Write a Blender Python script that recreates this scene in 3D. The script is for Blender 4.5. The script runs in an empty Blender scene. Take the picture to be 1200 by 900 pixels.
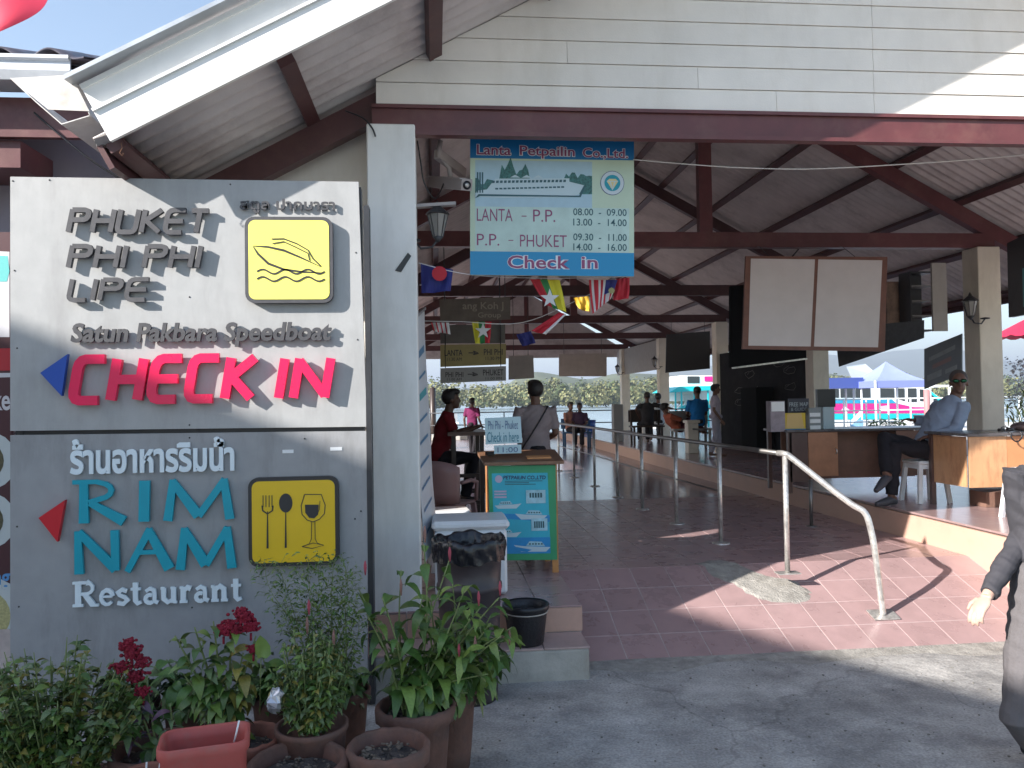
import bpy, bmesh, math, random
from mathutils import Vector, Matrix
rnd = random.Random(7)
S = bpy.context.scene
C = S.collection
# ------------------------------------------------------------------ camera
F = 930.0; HC = 1.40
YAW = math.radians(5.5); PIT = math.atan(20/930); ROLL = .016
fw = Vector((math.sin(YAW)*math.cos(PIT), math.cos(YAW)*math.cos(PIT), math.sin(PIT)))
ri = Vector((math.cos(YAW), -math.sin(YAW), 0)); up = ri.cross(fw)
RR = ri*math.cos(ROLL)-up*math.sin(ROLL); UU = up*math.cos(ROLL)+ri*math.sin(ROLL)
cam = bpy.data.objects.new('camera', bpy.data.cameras.new('camera')); C.objects.link(cam)
m = Matrix((RR, UU, -fw)).transposed().to_4x4(); m.translation = (0, 0, HC); cam.matrix_world = m
cam.data.sensor_width = 36; cam.data.lens = F/1200*36; cam.data.clip_start = .05; cam.data.clip_end = 9000
S.camera = cam
# ------------------------------------------------------------------ sky, sun, exposure
AZ, EL = math.radians(62), math.radians(26.7)         # the direction the shadows run in (from +Y towards +X), sun height
w = bpy.data.worlds.new('World'); S.world = w; w.use_nodes = True
nt = w.node_tree; bg = nt.nodes['Background']; sky = nt.nodes.new('ShaderNodeTexSky')
sky.sky_type = 'NISHITA'; sky.sun_disc = False; sky.sun_elevation = EL; sky.sun_rotation = AZ+math.pi
sky.dust_density = .8; sky.ozone_density = 1.6; sky.air_density = 1.0
tint = nt.nodes.new('ShaderNodeMix'); tint.data_type = 'RGBA'; tint.blend_type = 'MULTIPLY'; tint.inputs[0].default_value = 1; tint.inputs[7].default_value = (1.02, 1.0, .965, 1)   # the camera's cool white balance
nt.links.new(sky.outputs[0], tint.inputs[6]); nt.links.new(tint.outputs[2], bg.inputs[0]); bg.inputs[1].default_value = .13
sd = bpy.data.lights.new('sun', 'SUN'); sd.energy = 5.0; sd.angle = math.radians(.5); sd.color = (1, .955, .90)
so = bpy.data.objects.new('sun', sd); C.objects.link(so)
sdir = Vector((math.sin(AZ)*math.cos(EL), math.cos(AZ)*math.cos(EL), -math.sin(EL)))
so.rotation_euler = sdir.to_track_quat('-Z', 'Y').to_euler(); so.location = (-8, -8, 8)
S.view_settings.view_transform = 'Standard'; S.view_settings.look = 'None'
S.view_settings.exposure = 1.12; S.view_settings.gamma = 1
S.cycles.max_bounces = 8; S.cycles.diffuse_bounces = 4
# ------------------------------------------------------------------ measuring: a direction of sight meets a plane
def ray(px, py): return fw + RR*((px-600)/F) + UU*((450-py)/F)
def PY(px, py, Y):
    d = ray(px, py); t = Y/d.y; return Vector((d.x*t, Y, HC+d.z*t))
def G(px, py, z=0):
    d = ray(px, py); t = (z-HC)/d.z; return Vector((d.x*t, d.y*t, z))
def GX(px, Y):
    d = ray(px, 460); return d.x*Y/d.y
# ------------------------------------------------------------------ materials
MATS = {}
def mat(name, col, rough=.7, metal=0, var=.0, vscale=6, bump=0, bscale=40, spec=.5, streak=0, alpha=1, trans=0, dirt=None, dscale=2.0, objvar=0, coat=0, rvar=.12, world=False):
    if name in MATS: return MATS[name]
    M = bpy.data.materials.new(name); M.use_nodes = True; MATS[name] = M
    t = M.node_tree; N = t.nodes; L = t.links; b = N['Principled BSDF']
    b.inputs['Roughness'].default_value = rough; b.inputs['Metallic'].default_value = metal
    b.inputs['Specular IOR Level'].default_value = spec
    b.inputs['Base Color'].default_value = (*col, 1)
    if coat: b.inputs['Coat Weight'].default_value = coat
    if trans: b.inputs['Transmission Weight'].default_value = trans
    cs = None
    tc = N.new('ShaderNodeTexCoord')
    if world:
        g_ = N.new('ShaderNodeNewGeometry'); tc_o = g_.outputs['Position']
    else: tc_o = tc.outputs['Object']
    def mixc(a, bcol, fac, mode='MIX'):
        x = N.new('ShaderNodeMix'); x.data_type = 'RGBA'; x.blend_type = mode
        if isinstance(a, tuple): x.inputs[6].default_value = (*a, 1)
        else: L.new(a, x.inputs[6])
        if isinstance(bcol, tuple): x.inputs[7].default_value = (*bcol, 1)
        else: L.new(bcol, x.inputs[7])
        if isinstance(fac, float): x.inputs[0].default_value = fac
        else: L.new(fac, x.inputs[0])
        return x.outputs[2]
    if var:
        n = N.new('ShaderNodeTexNoise'); n.inputs['Scale'].default_value = vscale; n.inputs['Detail'].default_value = 6; n.inputs['Roughness'].default_value = .62
        L.new(tc_o, n.inputs[0])
        r = N.new('ShaderNodeMapRange'); r.inputs[1].default_value = .3; r.inputs[2].default_value = .7
        L.new(n.outputs[0], r.inputs[0])
        lo = tuple(c*(1-var) for c in col); hi = tuple(min(1, c*(1+var)) for c in col)
        cs = mixc(lo, hi, r.outputs[0])
        rr = N.new('ShaderNodeMapRange'); rr.inputs[3].default_value = max(.02, rough-rvar); rr.inputs[4].default_value = min(1, rough+rvar)
        L.new(n.outputs[0], rr.inputs[0]); L.new(rr.outputs[0], b.inputs['Roughness'])
    if dirt:
        n = N.new('ShaderNodeTexNoise'); n.inputs['Scale'].default_value = dscale; n.inputs['Detail'].default_value = 9; n.inputs['Roughness'].default_value = .7
        mp = N.new('ShaderNodeMapping'); mp.inputs['Scale'].default_value = (1, 1, .25 if streak else 1)
        L.new(tc_o, mp.inputs[0]); L.new(mp.outputs[0], n.inputs[0])
        r = N.new('ShaderNodeMapRange'); r.inputs[1].default_value = .48; r.inputs[2].default_value = .75; r.inputs[4].default_value = dirt[3]
        L.new(n.outputs[0], r.inputs[0])
        cs = mixc(cs if cs else col, dirt[:3], r.outputs[0])
    if objvar:
        oi = N.new('ShaderNodeObjectInfo'); h = N.new('ShaderNodeHueSaturation')
        r = N.new('ShaderNodeMapRange'); r.inputs[3].default_value = 1-objvar; r.inputs[4].default_value = 1+objvar
        L.new(oi.outputs['Random'], r.inputs[0]); L.new(r.outputs[0], h.inputs['Value'])
        if cs: L.new(cs, h.inputs['Color'])
        else: h.inputs['Color'].default_value = (*col, 1)
        cs = h.outputs[0]
    if cs: L.new(cs, b.inputs['Base Color'])
    if bump:
        n = N.new('ShaderNodeTexNoise'); n.inputs['Scale'].default_value = bscale; n.inputs['Detail'].default_value = 8
        L.new(tc_o, n.inputs[0]); bp = N.new('ShaderNodeBump'); bp.inputs['Strength'].default_value = bump; bp.inputs['Distance'].default_value = .01
        L.new(n.outputs[0], bp.inputs['Height']); L.new(bp.outputs[0], b.inputs['Normal'])
    return M
# ------------------------------------------------------------------ mesh builder
ORG = {}
def tag(o, label=None, cat=None, group=None, kind=None):
    if label: o['label'] = label
    if cat: o['category'] = cat
    if group: o['group'] = group
    if kind: o['kind'] = kind
    return o
def thing(name, label, cat, loc=(0, 0, 0), group=None, rz=0, kind=None):
    o = bpy.data.objects.new(name, None); C.objects.link(o); o.location = loc; o.rotation_euler = (0, 0, rz); o.empty_display_size = .1
    ORG[o.name] = Vector(loc); return tag(o, label, cat, group, kind)
class MB:
    def __init__(s): s.v = []; s.f = []; s.m = []; s.sm = []
    def add(s, v, f, mi=0, sm=False):
        k = len(s.v); s.v += [tuple(p) for p in v]; s.f += [tuple(i+k for i in q) for q in f]; s.m += [mi]*len(f); s.sm += [sm]*len(f); return s
    def box(s, c, d, mi=0, rz=0, rx=0, ry=0, taper=1, ch=0):
        hx, hy, hz = d[0]/2, d[1]/2, d[2]/2
        if ch:   # chamfered all round
            bm = bmesh.new(); bmesh.ops.create_cube(bm, size=1)
            for q in bm.verts: q.co = Vector((q.co.x*d[0], q.co.y*d[1], q.co.z*d[2]))
            bmesh.ops.bevel(bm, geom=bm.edges[:], offset=ch, segments=1, affect='EDGES')
            bm.verts.ensure_lookup_table(); v = [q.co.copy() for q in bm.verts]; f = [[q.index for q in ff.verts] for ff in bm.faces]; bm.free()
        else:
            v = [Vector((x*hx*(taper if z > 0 else 1), y*hy*(taper if z > 0 else 1), z*hz)) for z in (-1, 1) for y in (-1, 1) for x in (-1, 1)]
            f = [(0, 2, 3, 1), (4, 5, 7, 6), (0, 1, 5, 4), (2, 6, 7, 3), (0, 4, 6, 2), (1, 3, 7, 5)]
        M = Matrix.Translation(c) @ Matrix.Rotation(rz, 4, 'Z') @ Matrix.Rotation(ry, 4, 'Y') @ Matrix.Rotation(rx, 4, 'X')
        return s.add([M @ q for q in v], f, mi)
    def b2(s, a, b, mi=0, ch=0):     # box from corner to corner
        return s.box([(p+q)/2 for p, q in zip(a, b)], [abs(q-p) for p, q in zip(a, b)], mi, ch=ch)
    def bar(s, a, b, w, h, mi=0, upv=(0, 0, 1)):   # rectangular bar from a to b, w sideways, h along up
        a, b = Vector(a), Vector(b); d = (b-a).normalized(); sd_ = d.cross(Vector(upv)).normalized(); u = sd_.cross(d)
        v = [e+sd_*(x*w/2)+u*(z*h/2) for e in (a, b) for x, z in ((-1, -1), (1, -1), (1, 1), (-1, 1))]
        return s.add(v, [(0, 1, 2, 3), (7, 6, 5, 4), (0, 4, 5, 1), (1, 5, 6, 2), (2, 6, 7, 3), (3, 7, 4, 0)], mi)
    def tube(s, pts, r, n=8, mi=0, cap=True, flat=1, sm=True):
        pts = [Vector(p) for p in pts]; rs = r if isinstance(r, (list, tuple)) else [r]*len(pts)
        v = []; prev = None
        for i, p in enumerate(pts):
            d = (pts[min(i+1, len(pts)-1)]-pts[max(i-1, 0)]).normalized()
            if prev is None:
                a = Vector((0, 0, 1)) if abs(d.z) < .9 else Vector((1, 0, 0)); u = d.cross(a).normalized()
            else: u = (prev-d*prev.dot(d)).normalized()
            prev = u; q = d.cross(u)
            for k in range(n):
                t = 2*math.pi*k/n; v.append(p+u*(rs[i]*math.cos(t))+q*(rs[i]*flat*math.sin(t)))
        f = [(i*n+k, i*n+(k+1) % n, (i+1)*n+(k+1) % n, (i+1)*n+k) for i in range(len(pts)-1) for k in range(n)]
        if cap: f += [tuple(range(n-1, -1, -1)), tuple(range((len(pts)-1)*n, len(pts)*n))]
        return s.add(v, f, mi, sm)
    def lathe(s, prof, c=(0, 0, 0), n=24, mi=0, sm=True, wob=None):
        v = []; c = Vector(c)
        for i, (r, z) in enumerate(prof):
            for k in range(n):
                t = 2*math.pi*k/n; rr, zz = (wob(i, t, r, z) if wob else (r, z)); v.append(c+Vector((rr*math.cos(t), rr*math.sin(t), zz)))
        f = [(i*n+k, i*n+(k+1) % n, (i+1)*n+(k+1) % n, (i+1)*n+k) for i in range(len(prof)-1) for k in range(n)]
        return s.add(v, f, mi, sm)
    def ell(s, c, r, n=12, k=8, mi=0, rot=None):
        v = []; c = Vector(c)
        for i in range(k+1):
            p = math.pi*i/k
            for j in range(n):
                t = 2*math.pi*j/n; q = Vector((r[0]*math.sin(p)*math.cos(t), r[1]*math.sin(p)*math.sin(t), r[2]*math.cos(p)))
                v.append(c+(rot @ q if rot else q))
        f = [(i*n+j, (i+1)*n+j, (i+1)*n+(j+1) % n, i*n+(j+1) % n) for i in range(k) for j in range(n)]
        return s.add(v, f, mi, True)
    def prism(s, poly, o, ux, uz, dep, mi=0, sm=False):  # 2D outline (x,z) in a frame, thickness back along ux x uz
        o, ux, uz = Vector(o), Vector(ux), Vector(uz); nn = ux.cross(uz).normalized()*dep
        a = [o+ux*x+uz*z for x, z in poly]; n = len(a)
        return s.add(a+[p-nn for p in a], [tuple(range(n)), tuple(range(2*n-1, n-1, -1))]+[(i, i+n, (i+1) % n+n, (i+1) % n) for i in range(n)], mi, sm)
    def quad(s, a, b, c, d, mi=0): return s.add([a, b, c, d], [(0, 1, 2, 3)], mi)
    def build(s, name, mats, parent=None, local=False, label=None, cat=None, group=None, kind=None, org=None):
        me = bpy.data.meshes.new(name); mats = mats if isinstance(mats, (list, tuple)) else [mats]
        if parent is not None: o0 = Vector((0, 0, 0)) if local else ORG[parent.name]
        elif local: o0 = Vector((0, 0, 0))
        elif org is not None: o0 = Vector(org)
        else:
            xs, ys, zs = zip(*s.v); o0 = Vector(((min(xs)+max(xs))/2, (min(ys)+max(ys))/2, min(zs)))
        me.from_pydata([(p[0]-o0.x, p[1]-o0.y, p[2]-o0.z) for p in s.v], [], s.f)
        for M in mats: me.materials.append(M)
        me.polygons.foreach_set('material_index', s.m); me.polygons.foreach_set('use_smooth', s.sm)
        bm = bmesh.new(); bm.from_mesh(me); bmesh.ops.recalc_face_normals(bm, faces=bm.faces[:]); bm.to_mesh(me); bm.free()
        me.update()
        o = bpy.data.objects.new(name, me); C.objects.link(o)
        if parent is not None:
            o.parent = parent; ORG[o.name] = o0
        else:
            o.location = org if (local and org is not None) else ((0, 0, 0) if local else o0); ORG[o.name] = o0
        return tag(o, label, cat, group, kind)
def inst(src, parent=None, loc=None, rot=None, scale=None, name=None):
    o = src.copy(); C.objects.link(o)
    if parent is not None: o.parent = parent
    if loc is not None: o.location = loc
    if rot is not None: o.rotation_euler = rot
    if scale is not None: o.scale = scale
    return o
def copy_tree(src, loc, rz=None, label=None):
    r = src.copy(); C.objects.link(r); r.location = loc; ORG[r.name] = Vector(loc)
    if rz is not None: r.rotation_euler = (0, 0, rz)
    if label: r['label'] = label
    for ch in src.children:
        c = ch.copy(); C.objects.link(c); c.parent = r
        for g in ch.children:
            d = g.copy(); C.objects.link(d); d.parent = c
    return r
# ------------------------------------------------------------------ lettering
def text_mesh(s, bold=0, ext=.0, spacing=1, res=3):
    cu = bpy.data.curves.new('lettering', 'FONT'); cu.body = s; cu.size = 1; cu.offset = bold; cu.extrude = ext; cu.resolution_u = res; cu.space_character = spacing
    o = bpy.data.objects.new('lettering', cu); C.objects.link(o)
    bpy.context.view_layer.update()
    me = bpy.data.meshes.new_from_object(o.evaluated_get(bpy.context.evaluated_depsgraph_get()))
    v = [q.co.copy() for q in me.vertices]; f = [tuple(p.vertices) for p in me.polygons]
    bpy.data.objects.remove(o); bpy.data.curves.remove(cu); bpy.data.meshes.remove(me)
    return v, f
TXT = {}
def text(s, frame, bbox, dep, mats, parent, name='lettering', bold=0, shear=0, split=False, mi=0, grow=0, spacing=1, local=False):
    """fits s into bbox=(x0,z0,x1,z1) of frame=(origin, ux, uz); thickness dep towards the viewer side (ux x uz)"""
    key = (s, bold, spacing)
    if key not in TXT: TXT[key] = text_mesh(s, bold, .5, spacing)
    v, f = TXT[key]
    xs = [p.x+shear*p.y for p in v]; ys = [p.y for p in v]
    x0, x1, y0, y1 = min(xs), max(xs), min(ys), max(ys)
    o, ux, uz = Vector(frame[0]), Vector(frame[1]), Vector(frame[2]); nn = -ux.cross(uz).normalized()
    a, b, c, d = bbox; a -= grow; b -= grow; c += grow; d += grow
    def tr(p, X):
        return o+ux*(a+(X-x0)/(x1-x0)*(c-a))+uz*(b+(p.y-y0)/(y1-y0)*(d-b))+nn*((p.z-.5)*dep)
    # nn points away from viewer: front at 0.. back at -dep -> keep body between -dep and 0 on the viewer side
    V = [tr(p, x) for p, x in zip(v, xs)]
    if not split:
        return MB().add(V, f, mi).build(name, mats, parent, local=local)
    par = list(range(len(V)))
    def fd(i):
        while par[i] != i: par[i] = par[par[i]]; i = par[i]
        return i
    # weld by position so that caps and sides are one piece
    pos = {}
    for i, p in enumerate(V):
        k = (round(p.x, 5), round(p.y, 5), round(p.z, 5))
        if k in pos: par[fd(i)] = fd(pos[k])
        else: pos[k] = i
    for q in f:
        for j in q[1:]: par[fd(j)] = fd(q[0])
    comp = {}
    for i in range(len(V)): comp.setdefault(fd(i), []).append(i)
    items = []
    for r, idx in comp.items():
        items.append([min(xs[i] for i in idx), max(xs[i] for i in idx), {r}])
    items.sort(key=lambda t: t[0]); g = []
    for it in items:
        if g and min(g[-1][1], it[1])-it[0] > .45*min(g[-1][1]-g[-1][0], it[1]-it[0]): g[-1][1] = max(g[-1][1], it[1]); g[-1][2] |= it[2]
        else: g.append(it)
    out = []
    for it in g:
        ids = [i for i in range(len(V)) if fd(i) in it[2]]; mp = {i: k for k, i in enumerate(ids)}
        ff = [tuple(mp[i] for i in q) for q in f if q[0] in mp]
        out.append(MB().add([V[i] for i in ids], ff, mi).build(name, mats, parent, local=local))
    return out
def arc(cx, cy, rx, ry, a0, a1, n=6):
    return [(cx+rx*math.cos(math.radians(a0+(a1-a0)*i/n)), cy+ry*math.sin(math.radians(a0+(a1-a0)*i/n))) for i in range(n+1)]
# stroke letters: (advance width, [polyline or (polyline, start half-width factor, end factor)])
r2 = .2
TECH = {
 'C': (.8, [[(.8, 1)]+arc(.22, .78, .22, .22, 90, 180, 3)+arc(.22, .22, .22, .22, 180, 270, 3)+[(.8, 0)]]),
 'H': (.85, [[(0, 0), (0, 1)], [(.85, 0), (.85, 1)], [(0, .5), (.85, .5)]]),
 'E': (.8, [[(.8, 1)]+arc(.25, .75, .25, .25, 90, 180, 3)+arc(.25, .25, .25, .25, 180, 270, 3)+[(.8, 0)], [(0, .5), (.78, .5)]]),
 'K': (.8, [[(0, 0), (0, 1)], [(.78, 1), (.1, .52)], [(.16, .5), (.85, 0)]]),
 'I': (.0, [[(0, 0), (0, 1)]]),
 'N': (.85, [[(0, 0), (0, 1)], [(0, .95), (.85, .05)], [(.85, 0), (.85, 1)]]),
 'P': (.8, [[(0, 0), (0, 1)], [(0, .98)]+arc(.58, .76, .22, .22, 90, -90, 5)+[(0, .54)]]),
 'U': (.85, [[(0, 1)]+arc(.22, .22, .22, .22, 180, 270, 3)+arc(.63, .22, .22, .22, 270, 360, 3)+[(.85, 1)]]),
 'T': (.8, [[(0, .98), (.8, .98)], [(.4, 1), (.4, 0)]]),
 'L': (.7, [[(0, 1)]+arc(.2, .2, .2, .2, 180, 270, 3)+[(.7, 0)]]),
 ' ': (.3, [])}
FLARE = {
 'R': (.85, [([(.1, 0), (.1, 1)], 1.2, 1.0), ([(-.12, 1), (.35, 1.0)]+arc(.38, .78, .27, .2, 80, -80, 6)+[(.2, .5)], .55, .7), ([(.22, .5), (.9, .02)], .8, 1.3)]),
 'I': (.1, [([(.05, 0), (.07, 1)], 1.3, 1.3)]),
 'M': (1.35, [([(.03, 0), (.15, 1)], 1.1, .9), ([(.12, .98), (.66, .1)], .9, 1.3), ([(.66, .1), (1.2, .98)], .9, .9), ([(1.18, 1), (1.3, 0)], .9, 1.15)]),
 'N': (.95, [([(.05, -.02), (.02, 1)], 1.1, .8), ([(.03, .98), (.93, .06)], .9, 1.2), ([(.92, .04), (.9, 1)], .95, 1.0)]),
 'A': (1.0, [([(0, 0), (.55, 1)], .75, .9), ([(.5, 1), (1.02, .03)], .9, 1.3), ([(.3, .45), (.72, .45)], .55, .55)]),
 ' ': (.4, [])}
SERIF = {
 'R': (.78, [([(.16, 0), (.16, 1)], 1.3, 1.3), ([(.16, .97), (.45, .97)]+arc(.45, .74, .2, .23, 90, -90, 5)+[(.16, .5)], .7, .7), ([(.38, .5), (.66, .04)], 1.1, 1.3), ([(-.02, .03), (.34, .03)], .6, .6), ([(-.02, .97), (.2, .97)], .6, .6), ([(.58, .03), (.86, .03)], .6, .6)]),
 'e': (.48, [(([(.08, .36), (.44, .36)]), .5, .5), (arc(.26, .33, .2, .3, 8, 320, 10), 1, .7)]),
 's': (.4, [([(.36, .55), (.2, .63), (.06, .52), (.12, .4), (.3, .3), (.38, .18), (.24, .03), (.04, .08)], .9, .9)]),
 't': (.36, [([(.16, .9), (.16, .15), (.24, .03), (.36, .08)], 1.2, .7), ([(.0, .63), (.34, .63)], .6, .6)]),
 'a': (.48, [([(.06, .52), (.2, .63), (.34, .55), (.36, .4), (.36, .1), (.48, .03)], .8, .9), (arc(.2, .2, .15, .17, 60, 310, 8), .9, .9)]),
 'u': (.56, [([(.1, .63), (.1, .18), (.24, .03), (.42, .14)], 1.1, .8), ([(.44, .64), (.44, 0)], 1.1, 1.1), ([(.0, .62), (.14, .62)], .6, .6), ([(.34, .62), (.46, .62)], .6, .6), ([(.44, .03), (.56, .03)], .6, .6)]),
 'r': (.42, [([(.12, 0), (.12, .64)], 1.2, 1.2), ([(.14, .45), (.26, .62), (.38, .56)], .7, 1.3), ([(.0, .03), (.26, .03)], .6, .6), ([(.0, .62), (.12, .62)], .6, .6)]),
 'n': (.6, [([(.12, 0), (.12, .64)], 1.2, 1.2), ([(.14, .46), (.3, .63), (.44, .5), (.45, 0)], .8, 1.2), ([(.0, .03), (.26, .03)], .6, .6), ([(.34, .03), (.58, .03)], .6, .6), ([(.0, .62), (.12, .62)], .6, .6)])}
def strokes(word, font, frame, bbox, hw, dep, mats, parent, gap=.26, shear=0, name='letter', local=False):
    """letters made of strokes, each letter one part. hw = half stroke width in em (height = 1)"""
    adv = []; x = 0
    for ch in word: adv.append(x); x += font[ch][0]+gap
    total = x-gap; a, b, c, d = bbox; sx = (c-a-abs(shear)*(d-b))/(total); sz = d-b
    o, ux, uz = Vector(frame[0]), Vector(frame[1]), Vector(frame[2]); nn = ux.cross(uz).normalized()
    out = []
    for ch, x0 in zip(word, adv):
        if not font[ch][1]: continue
        mb = MB()
        for si, st in enumerate(font[ch][1]):
            pl, k0, k1 = st if isinstance(st, tuple) else (st, 1, 1)
            P = [Vector((a+(x0+px)*sx+shear*sz*pz, b+pz*sz)) for px, pz in pl]; n = len(P); Lf = []; Rt = []
            for i in range(n):
                h = hw*sz*(k0+(k1-k0)*i/(n-1))
                e0 = (P[i]-P[i-1]).normalized() if i else (P[1]-P[0]).normalized(); e1 = (P[i+1]-P[i]).normalized() if i < n-1 else e0
                n0 = Vector((-e0.y, e0.x)); n1 = Vector((-e1.y, e1.x)); mm = (n0+n1).normalized(); h2 = h/max(.5, mm.dot(n0))
                Lf.append(P[i]+mm*h2); Rt.append(P[i]-mm*h2)
            front = [o+ux*q.x+uz*q.y+nn*(dep+si*.0005) for q in Lf+Rt]; back = [o+ux*q.x+uz*q.y+nn*(.0003*si) for q in Lf+Rt]
            f = []
            for i in range(n-1):
                f += [(i, i+1, n+i+1, n+i), (2*n+i, 3*n+i, 3*n+i+1, 2*n+i+1), (i, 2*n+i, 2*n+i+1, i+1), (n+i, n+i+1, 3*n+i+1, 3*n+i)]
            f += [(0, n, 3*n, 2*n), (n-1, 3*n-1, 4*n-1, 2*n-1)]
            mb.add(front+back, f)
        out.append(mb.build(name, mats, parent, local=local))
    return out
# ================================================================== THE SETTING
concrete = mat('street_concrete', (.37, .355, .335), .92, var=.34, vscale=2.6, bump=1.0, bscale=22, dirt=(.12, .118, .12, .9), dscale=1.9)
cement = mat('rough_cement', (.33, .31, .28), .92, var=.3, vscale=14, bump=1.0, bscale=70, dirt=(.13, .12, .1, .7), dscale=4)
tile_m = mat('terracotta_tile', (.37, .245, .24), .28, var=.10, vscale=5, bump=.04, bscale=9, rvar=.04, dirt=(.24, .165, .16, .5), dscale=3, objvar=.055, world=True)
grout = mat('grout', (.50, .43, .41), .9, var=.2, vscale=8)
riser_m = mat('step_tile', (.52, .32, .25), .45, var=.12, vscale=4, dirt=(.3, .2, .15, .5), dscale=3, objvar=.06)
salmon = mat('salmon_paint', (.58, .37, .28), .6, var=.12, vscale=3, dirt=(.35, .22, .17, .6), dscale=3)
step_conc = mat('step_concrete', (.42, .40, .36), .85, var=.2, vscale=7, bump=.4, bscale=40, dirt=(.16, .15, .12, .8), dscale=3.5)
maroon = mat('maroon_paint', (.075, .024, .025), .45, var=.2, vscale=4, dirt=(.16, .08, .06, .4), dscale=5)
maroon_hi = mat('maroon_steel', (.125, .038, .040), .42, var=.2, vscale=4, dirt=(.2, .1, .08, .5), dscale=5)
white_paint = mat('white_board_paint', (.82, .81, .78), .45, var=.05, vscale=3, dirt=(.55, .52, .47, .35), dscale=4, streak=1)
siding_m = mat('cream_siding', (.84, .79, .72), .6, var=.05, vscale=3, dirt=(.66, .60, .51, .5), dscale=3, objvar=.03, streak=1, bump=.1, bscale=90)
sheet_m = mat('fibre_cement_sheet', (.60, .55, .53), .85, var=.12, vscale=2.2, dirt=(.26, .22, .22, .75), dscale=1.6, bump=.2, bscale=60)
column_m = mat('column_paint', (.84, .83, .80), .55, var=.06, vscale=2.5, dirt=(.45, .44, .40, .5), dscale=2.5, streak=1)
cream_col = mat('cream_column_paint', (.72, .66, .55), .6, var=.08, vscale=3, dirt=(.4, .34, .26, .5), dscale=3, streak=1)
metal_grey = mat('grey_flashing', (.42, .44, .46), .4, metal=.6, var=.15, vscale=5)
dark_metal = mat('dark_metal', (.05, .05, .055), .45, metal=.5, var=.2, vscale=9)
steel = mat('worn_steel', (.62, .60, .57), .34, metal=.65, var=.25, vscale=30, dirt=(.2, .16, .12, .5), dscale=25)
black_m = mat('black_plastic', (.015, .015, .018), .35)
white_pl = mat('white_plastic', (.78, .79, .80), .35, var=.04, vscale=5, dirt=(.5, .5, .48, .3), dscale=6)

# street: fine sandy speckle, hairline cracks, soft stains
def street_material():
    t = concrete.node_tree; N = t.nodes; L = t.links; b = N['Principled BSDF']; src = b.inputs['Base Color'].links[0].from_socket; g = N.new('ShaderNodeNewGeometry')
    n = N.new('ShaderNodeTexNoise'); n.inputs['Scale'].default_value = 70; n.inputs['Detail'].default_value = 3; L.new(g.outputs['Position'], n.inputs[0])
    r = N.new('ShaderNodeMapRange'); r.inputs[1].default_value = .3; r.inputs[2].default_value = .7; r.inputs[3].default_value = .75; r.inputs[4].default_value = 1.25; L.new(n.outputs[0], r.inputs[0])
    h = N.new('ShaderNodeHueSaturation'); L.new(src, h.inputs['Color']); L.new(r.outputs[0], h.inputs['Value'])
    w1 = N.new('ShaderNodeTexNoise'); w1.inputs['Scale'].default_value = 1.7; w1.inputs['Detail'].default_value = 6; L.new(g.outputs['Position'], w1.inputs[0])
    ad = N.new('ShaderNodeMix'); ad.data_type = 'VECTOR'; ad.inputs[0].default_value = .35; L.new(g.outputs['Position'], ad.inputs[4]); L.new(w1.outputs['Color'], ad.inputs[5])
    v = N.new('ShaderNodeTexVoronoi'); v.feature = 'DISTANCE_TO_EDGE'; v.inputs['Scale'].default_value = .75; L.new(ad.outputs[1], v.inputs[0])
    c = N.new('ShaderNodeMapRange'); c.inputs[1].default_value = .0015; c.inputs[2].default_value = .006; c.inputs[3].default_value = .28; c.inputs[4].default_value = 0; L.new(v.outputs['Distance'], c.inputs[0])
    x = N.new('ShaderNodeMix'); x.data_type = 'RGBA'; L.new(c.outputs[0], x.inputs[0]); L.new(h.outputs[0], x.inputs[6]); x.inputs[7].default_value = (.06, .058, .055, 1); L.new(x.outputs[2], b.inputs['Base Color'])
street_material()
# street ground (concrete apron) and everything that is land in front, beside and behind the camera
gb = MB(); n = 60
X0, X1, Y0, Y1 = -60, 60, -60, 5.33
nx, ny = 12, 10
gb.add([(X0+(X1-X0)*i/nx, Y0+(Y1-Y0)*j/ny, -.385) for j in range(ny+1) for i in range(nx+1)], [(j*(nx+1)+i, j*(nx+1)+i+1, (j+1)*(nx+1)+i+1, (j+1)*(nx+1)+i) for j in range(ny) for i in range(nx)])
gb.build('street', concrete, kind='structure', org=(0, 0, 0))
# land under the hall, left and right of it
MB().b2((-60, 5.33, -1.6), (60, 29.6, -.60)).build('ground', concrete, kind='structure')
# crack and stains, loose bits on the street
pb = MB()
for i in range(420):
    x, y = rnd.uniform(-.6, 4.2), rnd.uniform(3.2, 5.3); s_ = rnd.uniform(.003, .010)
    pb.box((x, y, -.385+s_*.3), (s_, s_*rnd.uniform(.6, 1.6), s_*.6), rz=rnd.uniform(0, 3))
pb.build('gravel', mat('grit', (.2, .19, .17), .9, objvar=.2), kind='stuff', label='fine grit scattered over the concrete apron', cat='gravel')
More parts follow.
